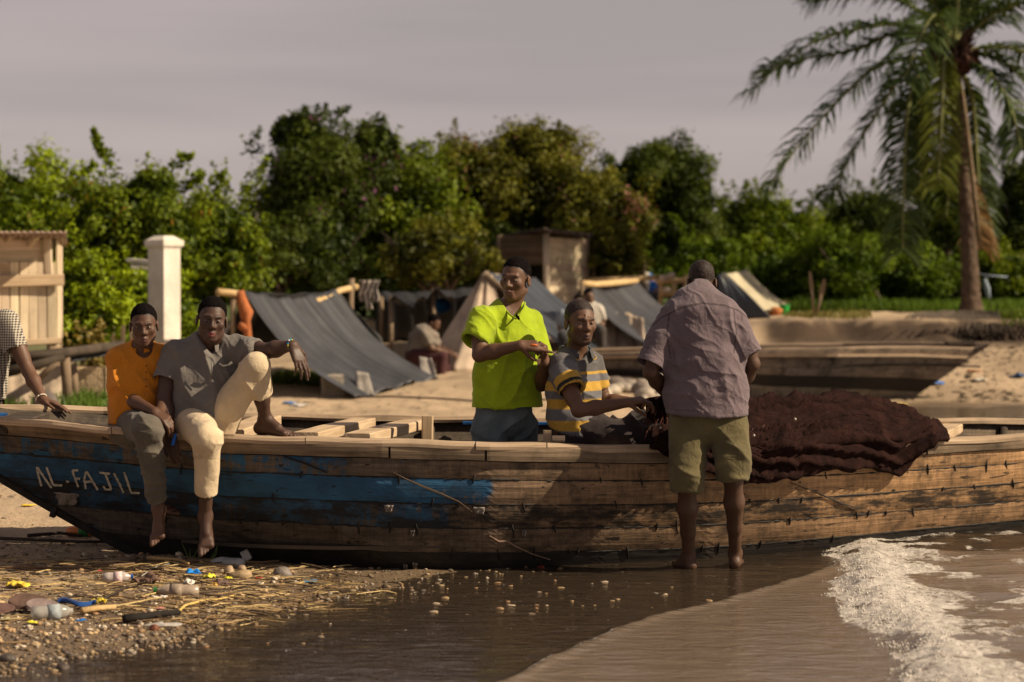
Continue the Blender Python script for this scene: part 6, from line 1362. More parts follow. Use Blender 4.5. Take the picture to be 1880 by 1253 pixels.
# ---- man in grey polo sitting on the gunwale, one knee up
def man_grey():
    D = 13.1
    p = thing('person', 'man in grey polo and cream trousers sitting on the gunwale, one knee drawn up', 'person', P(370, 798, D))
    hc = P(389, 587, D - .06); f_ = (.16, -.98, -.07)
    sh = [P(318, 655, D + .05), P(444, 642, D + .03)]; el = [P(301, 730, D - .02), P(490, 645, D - .12)]; wr = [P(312, 795, D - .1), P(537, 634, D - .2)]
    nb = P(386, 632, D + .05); ch = P(380, 672, D + .06); wa = P(374, 730, D + .05); pe = P(370, 768, D + .05); bx = (1, 0, .03)
    hp = [P(352, 776, D), P(402, 772, D)]; kn = [P(380, 806, D - .34), P(471, 672, D - .17)]; an = [P(377, 948, D - .17), P(487, 770, D + .03)]
    td = nrm((.10, -.70, -.70))
    lo, hi = bounds([hc, *sh, *el, *wr, *an, P(388, 1006, D - .35), P(560, 675, D - .2)], .13); F = Field(lo, hi, .0048)
    F.loft([(nb, .085, .07), (ch, .165, .10), (wa, .145, .095), (pe, .16, .11)], bx); F.cone(nb - (0, 0, .02), hc + (-.005, .02, -.07), .062, .062, .02)
    for s_ in (0, 1): arm(F, sh[s_], el[s_], wr[s_], m=1.04); F.cone(nb, sh[s_], .055, .058, .03); leg(F, hp[s_], kn[s_], an[s_], calf=(0, .7, 0))
    hand(F, wr[0], (.25, -.45, -.86), (.2, .85, -.3), -1, .35)
    hand(F, wr[1], (.42, -.22, -.88), (-.55, .75, -.35), 1, s=1.06, curls=((.15, .2, .15), (.05, .25, .2), (.15, .35, .25), (.25, .45, .3)), spread=.06, thumb=.25)
    foot(F, an[0], td, (.0, -.6, .75), 1, 1.03); foot(F, an[1] + (.0, 0, .0), (.86, -.5, -.06), (0, 0, 1), -1, 1.0)
    fr = head(F, hc, f_, (.09, 0, 1), 1.0, .0006)
    from_field(F, 'body', M_SKIN, p, colf=lambda V: skincol(V, DK2, (hc, fr), lip=(.17, .05, .045)))
    hair(p, hc, fr, 1.0, .0065); eyes(p, hc, fr, 1.0)
    lo, hi = bounds([nb, *sh, pe, P(300, 690, D), P(482, 660, D - .1), P(330, 795, D)], .17); F = Field(lo, hi, .005)
    s0 = P(306, 700, D); F.cone(sh[0] + (.01, 0, 0), s0, .078, .078, .03, capb=True); s1 = P(474, 646, D - .085); F.cone(sh[1] - (.02, 0, .01), s1, .085, .066, .03, capb=True)
    F.cone(s0 + (sh[0] - s0) * .4, s0 + (s0 - sh[0]) * .14, .066, .07, 0, mode='sub'); F.cone(s1 + (sh[1] - s1) * .5, s1 + (s1 - sh[1]) * .14, .058, .058, 0, mode='sub')
    F.loft([(P(386, 627, D + .04), .075, .075), (P(384, 636, D + .05), .11, .085), (P(381, 655, D + .05), .178, .115), (P(378, 690, D + .05), .185, .135), (P(376, 735, D + .04), .178, .14), (P(368, 790, D + .0), .165, .16)], bx, .03, capb=True)
    for q_ in sh: F.cone(nb - (0, 0, .035), q_ + (nb - q_) * .12 - (0, 0, .005), .070, .066, .03)
    F.plane(P(360, 784, D - .1), (.42, -.12, -1)); F.cone(hp[1] + (.0, 0, -.02), kn[1], .098, .08, .01, 'sub'); F.cone(hp[0], kn[0], .10, .08, .01, 'sub')
    F.cone(P(387, 618, D), P(390, 638, D - .08), .07, .045, .01, 'sub'); F.cone(P(390, 638, D - .08), P(388, 664, D - .115), .034, .008, .01, 'sub')
    f = [dict(n=(.9, 0, .42), lam=.105, amp=0.0203, c=P(345, 700, D - .1), rad=.25, seed=3.4, warp=.25), dict(n=(.8, 0, -.6), lam=.085, amp=0.0145, c=P(420, 700, D - .1), rad=.22, seed=1.4), dict(n=(.45, 0, .9), lam=.06, amp=0.0159, c=P(385, 765, D - .12), rad=.16, seed=2.4),
         dict(n=(.8, 0, .6), lam=.05, amp=0.0087, c=P(455, 640, D - .1), rad=.13, seed=.9), dict(n=(.8, .1, .6), lam=.04, amp=0.0036, seed=7.4, warp=.5)]
    m_g = cloth('grey_marl_jersey', (.150, .133, .120), .15, wr=.008, wscale=15); from_field(F, 'shirt', m_g, p, f)
    cp = [nb + np.array((.078 * math.cos(-math.pi / 2 + t), .068 * math.sin(-math.pi / 2 + t), .018 - .034 * max(0, math.cos(t)))) + np.array((0, -.03 * max(0, math.cos(t)), 0)) for t in np.linspace(.4, 2 * math.pi - .4, 20)]
    collar(p, cp, (0, 0, 1), .042, cloth('grey_rib', (.17, .15, .135), .15), out=.013)
    m = MB(); m.tube([P(389, 664, D - .128), P(389, 680, D - .135), P(387, 690, D - .135)], .0035, 6); m.build('zip', plain('zip_metal', (.16, .15, .14), .4), p, smooth=True)
    m = MB(); m.tube([P(x, y, D - .132) for x, y in ((402, 668), (409, 673), (419, 671), (426, 665))], .006, 6); m.build('pocket_edge', m_g, p, smooth=True)
    # trousers
    lo, hi = bounds([pe, *kn, *hp, P(377, 905, D - .2), P(480, 730, D)], .15); F = Field(lo, hi, .0052)
    F.loft([(P(370, 752, D + .05), .17, .125), (P(372, 782, D + .03), .185, .14)], bx, .02)
    c0 = P(379, 906, D - .22); c1 = P(480, 723, D - .075)
    F.cone(hp[0] + (0, 0, .01), kn[0] + (0, 0, 0), .104, .080, .03); F.cone(kn[0] + (.0, .01, .0), c0, .080, .060, .03, capb=True)
    F.cone(hp[1] + (0, 0, .0), kn[1] + (0, 0, -.004), .108, .070, .03); F.cone(kn[1] + (0, .0, -.0), c1, .073, .063, .03, capb=True)
    F.cone(c0 + (0, 0, .05), c0 - (0, 0, .03), .05, .053, 0, mode='sub'); F.cone(c1 + (kn[1] - c1) * .3, c1 + (c1 - kn[1]) * .2, .055, .057, 0, mode='sub')
    f = [dict(n=(.55, 0, .83), lam=.075, amp=0.0085, c=P(382, 865, D - .35), rad=.17, seed=1.6, warp=.3, sharp=2.6), dict(n=(.2, 0, 1), lam=.035, amp=0.0058, c=P(380, 895, D - .3), rad=.08, seed=3.6), dict(n=(.9, 0, .35), lam=.095, amp=0.0101, c=P(440, 715, D - .2), rad=.2, seed=4.6, sharp=2.6), dict(n=(.9, 0, -.4), lam=.06, amp=0.0101, c=P(385, 790, D - .3), rad=.1, seed=8.6, sharp=2.2),
         dict(n=(.9, 0, -.3), lam=.05, amp=0.0130, c=P(405, 770, D - .2), rad=.12, seed=5.6)]
    m_c = cloth('cream_cotton_twill', (.52, .41, .275), .14, wr=.010, wscale=13); from_field(F, 'trousers', m_c, p, f)
    m = MB(); A = [[P(352 + 5 * j + i * .9, 800 + 8 * i + j, D - .36 + .02 * abs(j - 2) + .015 * math.sin(i)) for j in range(6)] for i in range(6)]; m.grid(np.array(A)); solid(m.build('cargo_pocket', m_c, p, smooth=True), .012)
    cols = ((.7, .5, .03), (.05, .35, .1), (.02, .2, .5), (.6, .55, .5), (.01, .01, .01), (.02, .25, .5)); ax = nrm(wr[1] - el[1]); a_ = nrm(np.cross(ax, (0, 0, 1))); b_ = np.cross(ax, a_); m = MB()
    for i in range(18):
        t = 2 * math.pi * i / 18; c = wr[1] - ax * .008 + .031 * (math.cos(t) * a_ + math.sin(t) * b_); m.blob(c, (.0058,) * 3, i, .05, cols[i % 6], 5, 6)
    m.build('bead_bracelet', plain('glass_beads', (1, 1, 1), .3, .05, attr=True), p, smooth=True)
    m = MB(); m.beam(P(322, 797, D - .19), P(317, 818, D - .2), .018, .012, (0, 1, 0)); tag(m.build('tag', plain('blue_plastic', (.01, .1, .42), .4), None, P(320, 808, D - .2)), 'small blue plastic tag in the hanging hand of the man in grey', 'tag')
man_grey()

# ---- youth in orange shirt
def youth():
    D = 13.15
    p = thing('person', 'youth in orange short sleeved shirt and grey jeans sitting on the gunwale', 'person', P(245, 790, D))
    hc = P(264, 597, D - .03); f_ = (.12, -.97, -.16)
    sh = [P(216, 660, D + .05), P(298, 656, D + .08)]; el = [P(228, 728, D - .02), P(304, 728, D)]; wr = [P(284, 757, D - .22), P(292, 762, D - .2)]
    nb = P(261, 643, D + .04); ch = P(252, 685, D + .06); wa = P(247, 735, D + .06); pe = P(248, 770, D + .05); bx = (1, .05, .0)
    hp = [P(238, 778, D), P(268, 778, D + .06)]; kn = [P(272, 790, D - .33), P(306, 790, D + .38)]; an = [P(291, 934, D - .2), P(312, 915, D + .42)]
    lo, hi = bounds([hc, *sh, *el, *wr, *an, P(292, 985, D - .35)], .13); F = Field(lo, hi, .005)
    F.loft([(nb, .075, .06), (ch, .14, .09), (wa, .125, .085), (pe, .14, .10)], bx); F.cone(nb - (0, 0, .03), hc + (0, .02, -.06), .05, .052, .02)
    for s_ in (0, 1): arm(F, sh[s_], el[s_], wr[s_], m=.86); F.cone(nb, sh[s_], .045, .045, .03); leg(F, hp[s_], kn[s_], an[s_], .9)
    hand(F, wr[0], (.8, -.4, -.45), (-.2, .5, -.8), -1, .5); hand(F, wr[1], (-.1, -.6, -.8), (-.8, .4, 0), 1, .5)
    foot(F, an[0], nrm((.02, -.62, -.78)), (0, -.75, .6), 1, .95); foot(F, an[1], (.2, -.9, 0), (0, 0, 1), -1, .95)
    fr = head(F, hc, f_, (-.02, -.05, 1), .93)
    from_field(F, 'body', M_SKIN, p, colf=lambda V: skincol(V, DK, (hc, fr), lip=(.10, .045, .04), s=.93))
    hair(p, hc, fr, .93, .0055); eyes(p, hc, fr, .93, (.1, -.2))
    lo, hi = bounds([nb, *sh, pe, P(205, 780, D)], .16); F = Field(lo, hi, .005)
    s0 = P(227, 714, D); F.cone(sh[0] + (.01, 0, 0), s0, .066, .071, .03, capb=True); s1 = P(302, 712, D + .02); F.cone(sh[1], s1, .062, .068, .03, capb=True)
    F.cone(s0 + (sh[0] - s0) * .4, s0 + (s0 - sh[0]) * .14, .056, .062, 0, mode='sub')
    F.cone(s0 + (sh[0] - s0) * .24, s0, .0735, .0745, .004, capa=True, capb=True); F.cone(s0 + (sh[0] - s0) * .3, s0 + (s0 - sh[0]) * .14, .062, .064, 0, mode='sub')
    F.loft([(P(261, 640, D + .04), .062, .06), (P(259, 648, D + .05), .095, .075), (P(256, 664, D + .05), .142, .10), (P(252, 700, D + .05), .148, .12), (P(250, 740, D + .05), .145, .125), (P(244, 785, D + .03), .135, .14)], bx, .03, capb=True)
    for q_ in sh: F.cone(nb - (0, 0, .035), q_ + (nb - q_) * .12 - (0, 0, .005), .070, .066, .03)
    F.plane(P(222, 784, D - .1), (.55, -.25, -1)); F.cone(hp[0], kn[0], .085, .07, .01, 'sub')
    F.cone(P(262, 634, D), P(266, 650, D - .07), .056, .03, .01, 'sub'); F.cone(P(266, 650, D - .07), P(268, 670, D - .085), .022, .008, .01, 'sub')
    f = [dict(n=(.85, 0, .5), lam=.06, amp=0.0130, c=P(240, 690, D - .1), rad=.2, seed=2.3, warp=.3), dict(n=(.75, 0, .65), lam=.055, amp=0.0145, c=P(262, 735, D - .1), rad=.18, seed=4.3), dict(n=(.9, 0, -.2), lam=.07, amp=0.0174, c=P(225, 765, D - .1), rad=.16, seed=1.3), dict(n=(.8, .1, .6), lam=.035, amp=0.0036, seed=3.4, warp=.5)]
    m_o = cloth('ochre_orange_cotton', (.48, .17, .014), .18, wr=.009, wscale=16); from_field(F, 'shirt', m_o, p, f)
    cp = [nb + np.array((.064 * math.cos(-math.pi / 2 + t), .058 * math.sin(-math.pi / 2 + t), .018 - .02 * max(0, math.cos(t)))) + np.array((0, -.02 * max(0, math.cos(t)), 0)) for t in np.linspace(.35, 2 * math.pi - .35, 18)]
    m = MB(); A = np.array([[q + (0, 0, -.012), q + (0, 0, .012)] for q in cp]); m.grid(A); solid(m.build('collar', m_o, p, smooth=True), .006)
    m = MB()
    for y in (672, 684, 697, 710, 724): m.blob(P(269 + (y - 672) * -.03, y, D - .095), (.005, .003, .005), y, .0, (1, 1, 1), 5, 7)
    m.build('buttons', plain('brown_button', (.08, .04, .02), .4), p, smooth=True)
    lo, hi = bounds([pe, *kn, *hp, P(290, 925, D - .2)], .13); F = Field(lo, hi, .0052)
    F.loft([(P(246, 758, D + .05), .142, .11), (P(250, 785, D + .03), .155, .12)], bx, .02); c0 = P(289, 921, D - .215)
    F.cone(hp[0], kn[0], .09, .074, .03); F.cone(kn[0], c0, .076, .052, .03, capb=True); F.cone(c0 + (0, 0, .04), c0 - (0, 0, .03), .042, .043, 0, mode='sub'); F.cone(hp[1], kn[1], .09, .07, .02); F.cone(kn[1], an[1], .07, .05, .02)
    f = [dict(n=(.12, 0, 1), lam=.036, amp=0.0116, c=P(282, 860, D - .3), rad=.22, seed=1.9, warp=.35), dict(n=(.8, 0, .5), lam=.05, amp=0.0101, c=P(262, 785, D - .3), rad=.15, seed=2.9)]
    from_field(F, 'trousers', cloth('grey_brown_denim', (.095, .082, .066), .25, wr=.008, wscale=20), p, f)
youth()

# ---- man at the left edge leaning on the far gunwale, small check shirt
def man_check():
    D = 14.75
    p = thing('person', 'man in black and white check shirt at the left edge, hand on the boat', 'person', P(-40, 900, D + .1))
    hc = P(-52, 520, D); sh = [P(-100, 590, D + .05), P(14, 592, D)]; el = [P(-118, 670, D), P(52, 682, D - .08)]; wr = [P(-95, 730, D - .2), P(79, 734, D - .22)]
    nb = P(-42, 572, D + .04); ch = P(-40, 620, D + .05); wa = P(-42, 690, D + .06); pe = P(-44, 752, D + .1)
    hp = [P(-88, 765, D + .1), P(-38, 765, D + .1)]; kn = [P(-112, 880, D + .05), P(-66, 880, D + .05)]; an = [P(-125, 985, D + .15), P(-85, 985, D + .15)]
    lo, hi = bounds([hc, *sh, *el, *wr, *an, P(125, 745, D - .3)], .16); F = Field(lo, hi, .006)
    F.loft([(nb, .085, .065), (ch, .165, .10), (wa, .15, .10), (pe, .16, .11)], (1, 0, 0)); F.cone(nb, hc + (0, .02, -.07), .058, .058, .02)
    for s_ in (0, 1): arm(F, sh[s_], el[s_], wr[s_]); F.cone(nb, sh[s_], .05, .055, .03); leg(F, hp[s_], kn[s_], an[s_]); foot(F, an[s_], (.1, -.98, 0), (0, 0, 1), 1 if s_ == 0 else -1)
    hand(F, wr[1], (.93, -.25, -.28), (-.25, 0, -.95), -1, .12, 1.05, thumb=.05); hand(F, wr[0], (.2, -.6, -.7), (.8, 0, 0), 1, .4)
    fr = head(F, hc, (.5, -.85, -.1), (0, 0, 1), 1.0)
    from_field(F, 'body', M_SKIN, p, colf=lambda V: skincol(V, DK3, (hc, fr))); hair(p, hc, fr, 1.0, .005); eyes(p, hc, fr)
    lo, hi = bounds([nb, *sh, pe, P(36, 650, D)], .17); F = Field(lo, hi, .0055)
    s1 = P(30, 642, D - .04); F.cone(sh[1] - (.01, 0, 0), s1, .076, .073, .03, capb=True); F.cone(s1 + (sh[1] - s1) * .4, s1 + (s1 - sh[1]) * .14, .064, .066, 0, mode='sub'); F.cone(sh[0], P(-112, 645, D), .076, .073, .03, capb=True)
    F.loft([(P(-42, 566, D + .04), .075, .075), (P(-42, 578, D + .05), .13, .09), (P(-42, 600, D + .05), .19, .12), (P(-42, 660, D + .05), .19, .135), (P(-46, 730, D + .05), .185, .14)], (1, 0, 0), .03, capb=True)
    for q_ in sh: F.cone(nb - (0, 0, .035), q_ + (nb - q_) * .12 - (0, 0, .005), .070, .066, .03)
    m_k, n, b = newmat('gingham_check'); tcn = nd(n, 'TexCoord'); ws = []
    for ax in ('X', 'Z'):
        wv = nd(n, 'TexWave', Scale=20.0, Distortion=1.5); wv.bands_direction = ax; wv.inputs['Detail Scale'].default_value = 1.0; n.links.new(tcn.outputs['Object'], wv.inputs['Vector']); ws.append(wv)
    ad = nd(n, 'Math', operation='ADD'); n.links.new(ws[0].outputs['Fac'], ad.inputs[0]); n.links.new(ws[1].outputs['Fac'], ad.inputs[1])
    r_ = ramp(n, (.30, (.05, .045, .04)), (.62, (.40, .355, .29))); dv = nd(n, 'Math', operation='MULTIPLY'); dv.inputs[1].default_value = .5; n.links.new(ad.outputs[0], dv.inputs[0]); n.links.new(dv.outputs[0], r_.inputs['Fac']); n.links.new(r_.outputs['Color'], b.inputs['Base Color']); b.inputs['Roughness'].default_value = .9
    f = [dict(n=(.8, 0, .5), lam=.08, amp=.01, seed=2.5, warp=.4)]
    from_field(F, 'shirt', m_k, p, f)
    lo, hi = bounds([pe, *kn, *hp, *an], .15); F = Field(lo, hi, .008); F.loft([(P(-44, 715, D + .08), .175, .125), (P(-44, 765, D + .1), .18, .13)], (1, 0, 0), .02)
    for s_ in (0, 1): F.cone(hp[s_], kn[s_], .1, .08, .02); F.cone(kn[s_], an[s_] + (0, 0, .03), .08, .07, .02)
    from_field(F, 'trousers', cloth('dark_trouser_cloth', (.03, .03, .035), .2), p)
    ring(p, wr[1] - (.012, 0, -.008), wr[1] - el[1], .034, .005, plain('pale_bangle', (.6, .5, .4), .4), 'bangle')
man_check()

# ---- far people, small in the picture
def far_person(label, D, hcp, hf, nbp, pep, sh, el, wr, kn, an, scol, tcol, h=.012, bx=(1, 0, 0), dz=(0, 0)):
    p = thing('person', label, 'person', P(an[0][0], an[0][1], D)); q = lambda a, e=0: P(a[0], a[1], D + e + (a[2] if len(a) > 2 else 0))
    hc, nb, pe = q(hcp), q(nbp), q(pep); S_, E_, W_, K_, A_ = ([q(v) for v in k] for k in (sh, el, wr, kn, an)); ch = nb * .6 + pe * .4
    lo, hi = bounds([hc, nb, pe, *S_, *E_, *W_, *K_, *A_], .22); F = Field(lo, hi, h)
    F.loft([(nb, .085, .07), (ch, .15, .10), (pe, .15, .11)], bx); F.cone(nb, hc - (0, 0, .05), .06, .06, .03)
    for i in range(2):
        arm(F, S_[i], E_[i], W_[i]); F.cone(nb, S_[i], .05, .05, .03); hand(F, W_[i], W_[i] - E_[i], (0, 0, -1), 1 if i else -1, .6); leg(F, pe + (S_[i] - nb) * .5 * np.array((1, 1, 0)), K_[i], A_[i]); foot(F, A_[i], nrm(np.array(hf) * (1, 1, 0)), (0, 0, 1), 1)
    fr = head(F, hc, hf, (0, 0, 1), 1.0); from_field(F, 'body', M_SKIN, p, colf=lambda V: skincol(V, DK3, (hc, fr))); hair(p, hc, fr, 1, .005, h=.008)
    F = Field(lo, hi, h); F.loft([(nb + (0, 0, .01), .10, .08), (nb - (0, 0, .05), .18, .115), (ch, .19, .13), (pe, .185, .14)], bx, .03, capb=True)
    for i in range(2): F.cone(S_[i], S_[i] + (E_[i] - S_[i]) * .75, .078, .075, .03, capb=True)
    from_field(F, 'shirt', cloth('far_shirt', scol, .25) if not callable(scol) else cloth('panelled_shirt', None, .2), p, [dict(n=(.8, 0, .5), lam=.09, amp=.014, seed=D)], colf=scol if callable(scol) else None)
    F = Field(lo, hi, h)
    F.loft([(pe + (0, 0, .06), .16, .13), (pe - (0, 0, .03), .18, .15)], bx, .03)
    for i in range(2): hp = pe + (S_[i] - nb) * .5 * np.array((1, 1, 0)); F.cone(hp, K_[i], .105, .085, .02); F.cone(K_[i], A_[i] + (0, 0, .05), .085, .07, .02)
    from_field(F, 'trousers', cloth('far_trousers', tcol, .25), p)
    return p
far_person('man sitting bent over on the sand beside the grey tarpaulin tent', 35.0, (797, 593), (.85, -.3, -.45), (783, 607), (765, 652), ((778, 614, -.17), (790, 614, .17)), ((792, 640, -.2), (806, 640, .2)), ((822, 648, -.12), (826, 646, .12)), ((812, 655, -.15), (816, 655, .15)), ((809, 697, -.15), (818, 697, .12)), (.19, .16, .13), (.06, .022, .024))
far_person('man in pale shirt sitting in front of the middle tarpaulin tent', 35.6, (1081, 545), (.3, -.95, -.1), (1082, 562), (1084, 606), ((1066, 570), (1101, 571)), ((1064, 592), (1106, 594)), ((1078, 604, -.2), (1096, 606, -.2)), ((1068, 607, -.4), (1102, 607, -.4)), ((1070, 640, -.35), (1104, 640, -.35)), (.42, .38, .33), (.05, .045, .04))
far_person('man in dull blue shirt sitting half hidden behind the seated man in stripes', 35.2, (1062, 556), (-.2, -.97, -.1), (1052, 572), (1048, 616), ((1032, 580), (1068, 580)), ((1028, 603), (1070, 603)), ((1040, 616, -.2), (1058, 616, -.2)), ((1034, 618, -.4), (1064, 618, -.4)), ((1036, 652, -.35), (1066, 652, -.35)), (.2, .23, .27), (.04, .04, .045))
def bw(V):
    d = V[:, 0] - P(1189, 520, 46)[0]; c = np.tile(np.array((.55, .5, .42)), (len(V), 1)); c[(d > .03)] = (.02, .12, .42); c[d < -.14] = (.02, .1, .33); c[(d > .05) & (np.abs(V[:, 2] - P(0, 512, 46)[2]) < .045)] = (.7, .45, .4); return c
far_person('man in blue and white jacket sitting far back beside the wooden rack', 46.0, (1177, 498), (-.5, -.85, -.1), (1183, 509), (1194, 543), ((1172, 514), (1198, 514)), ((1170, 530), (1206, 530)), ((1182, 540, -.2), (1196, 540, -.2)), ((1178, 545, -.4), (1206, 545, -.4)), ((1180, 566, -.35), (1208, 566, -.35)), bw, (.05, .05, .06))
# ------------------------------------------------------------------ the brown net over the gunwale
def net():
    YT = itp([(1190, 744), (1225, 742), (1300, 741), (1380, 742), (1450, 740), (1520, 735), (1570, 737), (1610, 746), (1645, 760), (1675, 772), (1700, 788), (1738, 797)])
    YBt = itp([(1190, 800), (1215, 835), (1300, 868), (1370, 884), (1400, 886), (1440, 874), (1480, 868), (1530, 862), (1580, 857), (1620, 864), (1650, 870), (1672, 846), (1700, 826), (1738, 800)])
    n, m = 240, 300; A = np.zeros((m, n, 3))
    for i, px in enumerate(np.linspace(1196, 1738, m)):
        rail = P(px, YN(px), DN(px)); yj = (float(fbm(np.array([[px / 26.0, 3.3, 1.7]]), 3)[0]) - .5) * 34; fd = DF(px); endk = sstep(1738, 1660, np.array([px]))[0]
        back = np.array((P(px, 700, fd - .5)[0], fd - .45, .45)); top = P(px, YT(px), DN(px) + .75 - .35 * (1 - endk)); mid = P(px, (YT(px) * .52 + YN(px) * .48) , DN(px) + .34)
        r1 = rail + (0, .09, .045); r2 = rail + (0, -.05, .02); y_ = YBt(px) + yj * .7; vb = hv(px, y_)
        low = hull(px, max(vb, .02), .05); l2 = hull(px, max(vb * .55, .015), .085)
        key = [back, (back + top) / 2 + (0, .1, .08), top, mid, r1, r2, l2, low]; L_ = np.concatenate([[0], np.cumsum([np.linalg.norm(key[j + 1] - key[j]) + .02 for j in range(len(key) - 1)])]); t = np.linspace(0, L_[-1], n)
        K = np.array(key); A[i] = np.stack([np.interp(t, L_, K[:, q]) for q in range(3)], 1)
    for _ in range(5):
        A[:, 1:-1] = .5 * A[:, 1:-1] + .25 * (A[:, :-2] + A[:, 2:]); A[1:-1] = .5 * A[1:-1] + .25 * (A[:-2] + A[2:])
    du = np.gradient(A, axis=0); dv = np.gradient(A, axis=1); N = np.cross(dv, du); N /= np.linalg.norm(N, axis=2)[:, :, None] + 1e-9
    if N[m // 2, n // 2, 2] < 0: N = -N
    Vf = A.reshape(-1, 3); jj_ = np.meshgrid(np.arange(m), np.arange(n), indexing='ij')[1]; S_ = np.repeat(np.linspace(0, 1, m), n); T_ = np.tile(np.linspace(0, 1, n), m); q_ = lambda a, b, c: np.stack([S_ * a, T_ * b, 0 * S_ + c], 1)
    cus = lambda ph: np.abs(np.sin(math.pi * ph)) ** .75 - .55
    cu2 = lambda ph: .62 - np.abs(np.sin(math.pi * ph)) ** .55
    d = .075 * cu2(T_ * 8.0 + 1.6 * (fbm(q_(1.2, .8, 1), 2) - .5) * 2 + .7 * S_) * (.3 + 1.0 * vnoise(q_(1.6, 5, 2)))
    d += .062 * cu2(T_ * 21 + 3.6 * (fbm(q_(1.5, .9, 5), 2) - .5) * 2 - S_ * 2.2) * sstep(.25, .7, vnoise(q_(1.9, 9, 7)))
    d += .022 * cu2(T_ * 40 + 6 * (fbm(q_(2.2, 1.2, 15), 2) - .5) * 2 + S_ * 3) * vnoise(q_(2.5, 12, 17))
    d += .060 * cu2(S_ * 7 + 2.0 * (fbm(q_(4, 2, 9), 2) - .5) * 2 + T_ * 3.5) * sstep(.66, .9, S_) * sstep(.5, .7, T_)
    d += .045 * cu2(S_ * 8 - 6 * (T_ - .8) ** 2 * 9 * np.sin(S_ * 9) + 2 * (fbm(q_(3, 2, 11), 2) - .5)) * sstep(.58, .8, T_) * vnoise(q_(4, 3, 3))
    d += .010 * cus(T_ * 34 + 4 * fbm(q_(9, 5, 13), 2) + S_ * 6) * vnoise(q_(10, 8, 5))
    d += .004
    d += (fbm(Vf * 18, 3) - .5) * .006
    ii, jj = np.meshgrid(np.arange(m), np.arange(n), indexing='ij'); edge = np.minimum(1, np.minimum(m - 1 - ii, n - 1 - jj) / 8.0).ravel()
    Vf = Vf + N.reshape(-1, 3) * (d * (.3 + .7 * edge) + .012)[:, None]
    Vf[:, 2] += (fbm(Vf * np.array((9, 9, 0)) + 4, 2) - .5).ravel() * .05 * (1 - edge)
    k = np.arange((m - 1) * (n - 1)); r0 = k // (n - 1) * n + k % (n - 1); F = np.stack([r0, r0 + n, r0 + n + 1, r0 + 1], 1)
    m_, nn, b = newmat('brown_fishing_net'); tcn = nd(nn, 'TexCoord'); z = nd(nn, 'TexNoise', Scale=9.0, Detail=7.0, Roughness=.7); nn.links.new(tcn.outputs['Object'], z.inputs['Vector'])
    r_ = ramp(nn, (.3, (.008, .004, .004)), (.72, (.038, .016, .013))); nn.links.new(z.outputs['Fac'], r_.inputs['Fac']); nn.links.new(r_.outputs['Color'], b.inputs['Base Color'])
    w1 = nd(nn, 'TexVoronoi', Scale=190.0); nn.links.new(tcn.outputs['Object'], w1.inputs['Vector']); w2 = nd(nn, 'TexNoise', Scale=42.0, Detail=5.0, Distortion=2.0); nn.links.new(tcn.outputs['Object'], w2.inputs['Vector'])
    h = nd(nn, 'Math', operation='MULTIPLY_ADD'); nn.links.new(w1.outputs['Distance'], h.inputs[0]); h.inputs[1].default_value = .35; nn.links.new(w2.outputs['Fac'], h.inputs[2]); bump(nn, b, h.outputs[0], .012)
    b.inputs['Roughness'].default_value = .9; b.inputs['Specular IOR Level'].default_value = .06; b.inputs['Sheen Weight'].default_value = .0; b.inputs['Sheen Roughness'].default_value = .4; b.inputs['Sheen Tint'].default_value = (.6, .3, .24, 1)
    root = thing('fishing_net', 'heap of dark brown fishing net draped over the gunwale and hanging outside', 'fishing net', P(1520, 880, 14.2))
    o = link('netting', np_mesh(Vf, F, True), m_, root); solid(o, .012, -1)
    Ag = Vf.reshape(m, n, 3); Ng = N; rs = random.Random(9)
    for k in range(5):
        t0 = rs.uniform(.3, .75); pts = []
        for i in range(4, m - 6, 3):
            j = int(np.clip((t0 + .10 * math.sin(i / 33.0 + k * 2) + .03 * math.sin(i / 9.0 + k)) * n, 1, n - 2)); pts.append(Ag[i, j] + Ng[i, j] * .006)
        mm = MB(); mm.tube(pts, .0045, 5); mm.build('head_rope', plain('net_rope_%d' % k, (.07, .035, .028), .9, .3, 40), root, smooth=True)
    for k in range(60):
        i = rs.randrange(5, m - 5); j = rs.randrange(int(n * .35), n - 2); a = Ag[i, j] + Ng[i, j] * .004; L_ = rs.uniform(.02, .07); mm = MB(); mm.tube([a, a + Ng[i, j] * .012 + (rs.uniform(-.5, .5) * L_, 0, -.3 * L_), a + Ng[i, j] * .004 + (rs.uniform(-.8, .8) * L_, 0, -L_)], .0014, 4); mm.build('loose_twine', bpy.data.materials['net_rope_0'], root)
    # the piece the two men hold up between them
    A = []
    for i, t in enumerate(np.linspace(0, 1, 40)):
        px = 1186 + 52 * t; top = P(px, 733 - 5 * math.sin(t * 3.1), 13.66 + .06 * t); bot = P(px + 4, 812 + 6 * math.sin(t * 7), 13.95)
        A.append([top * (1 - s_) + bot * s_ + np.array((0, .05 * math.sin(t * 15 + s_ * 3) * (.3 + s_), -.02 * math.sin(s_ * 3.1))) for s_ in np.linspace(0, 1, 30)])
    mm = MB(); mm.grid(np.array(A)); solid(mm.build('netting', m_, root, smooth=True), .008)
    rs = random.Random(2); mm = MB()
    for q in range(46):
        px = rs.uniform(1186, 1240); y = rs.uniform(735, 800); a = P(px, y, 13.7 + rs.uniform(0, .12)); b_ = P(px + rs.uniform(-14, 14), y + rs.uniform(8, 30), 13.72 + rs.uniform(0, .12)); mm.tube([a, (a + b_) / 2 + (rs.uniform(-.01, .01), -.02, 0), b_], .0016, 4)
    mm.build('loose_twine', plain('red_brown_twine', (.16, .06, .045), .9), root)
    mm = MB()
    for px, y in ((1230, 801), (1213, 786), (1384, 800), (1460, 770), (1352, 840)): mm.blob(P(px, y, DN(px) - .12), (.008,) * 3, px, .1)
    mm.build('float', plain('pale_floats', (.4, .36, .3), .6), root, smooth=True)
net()

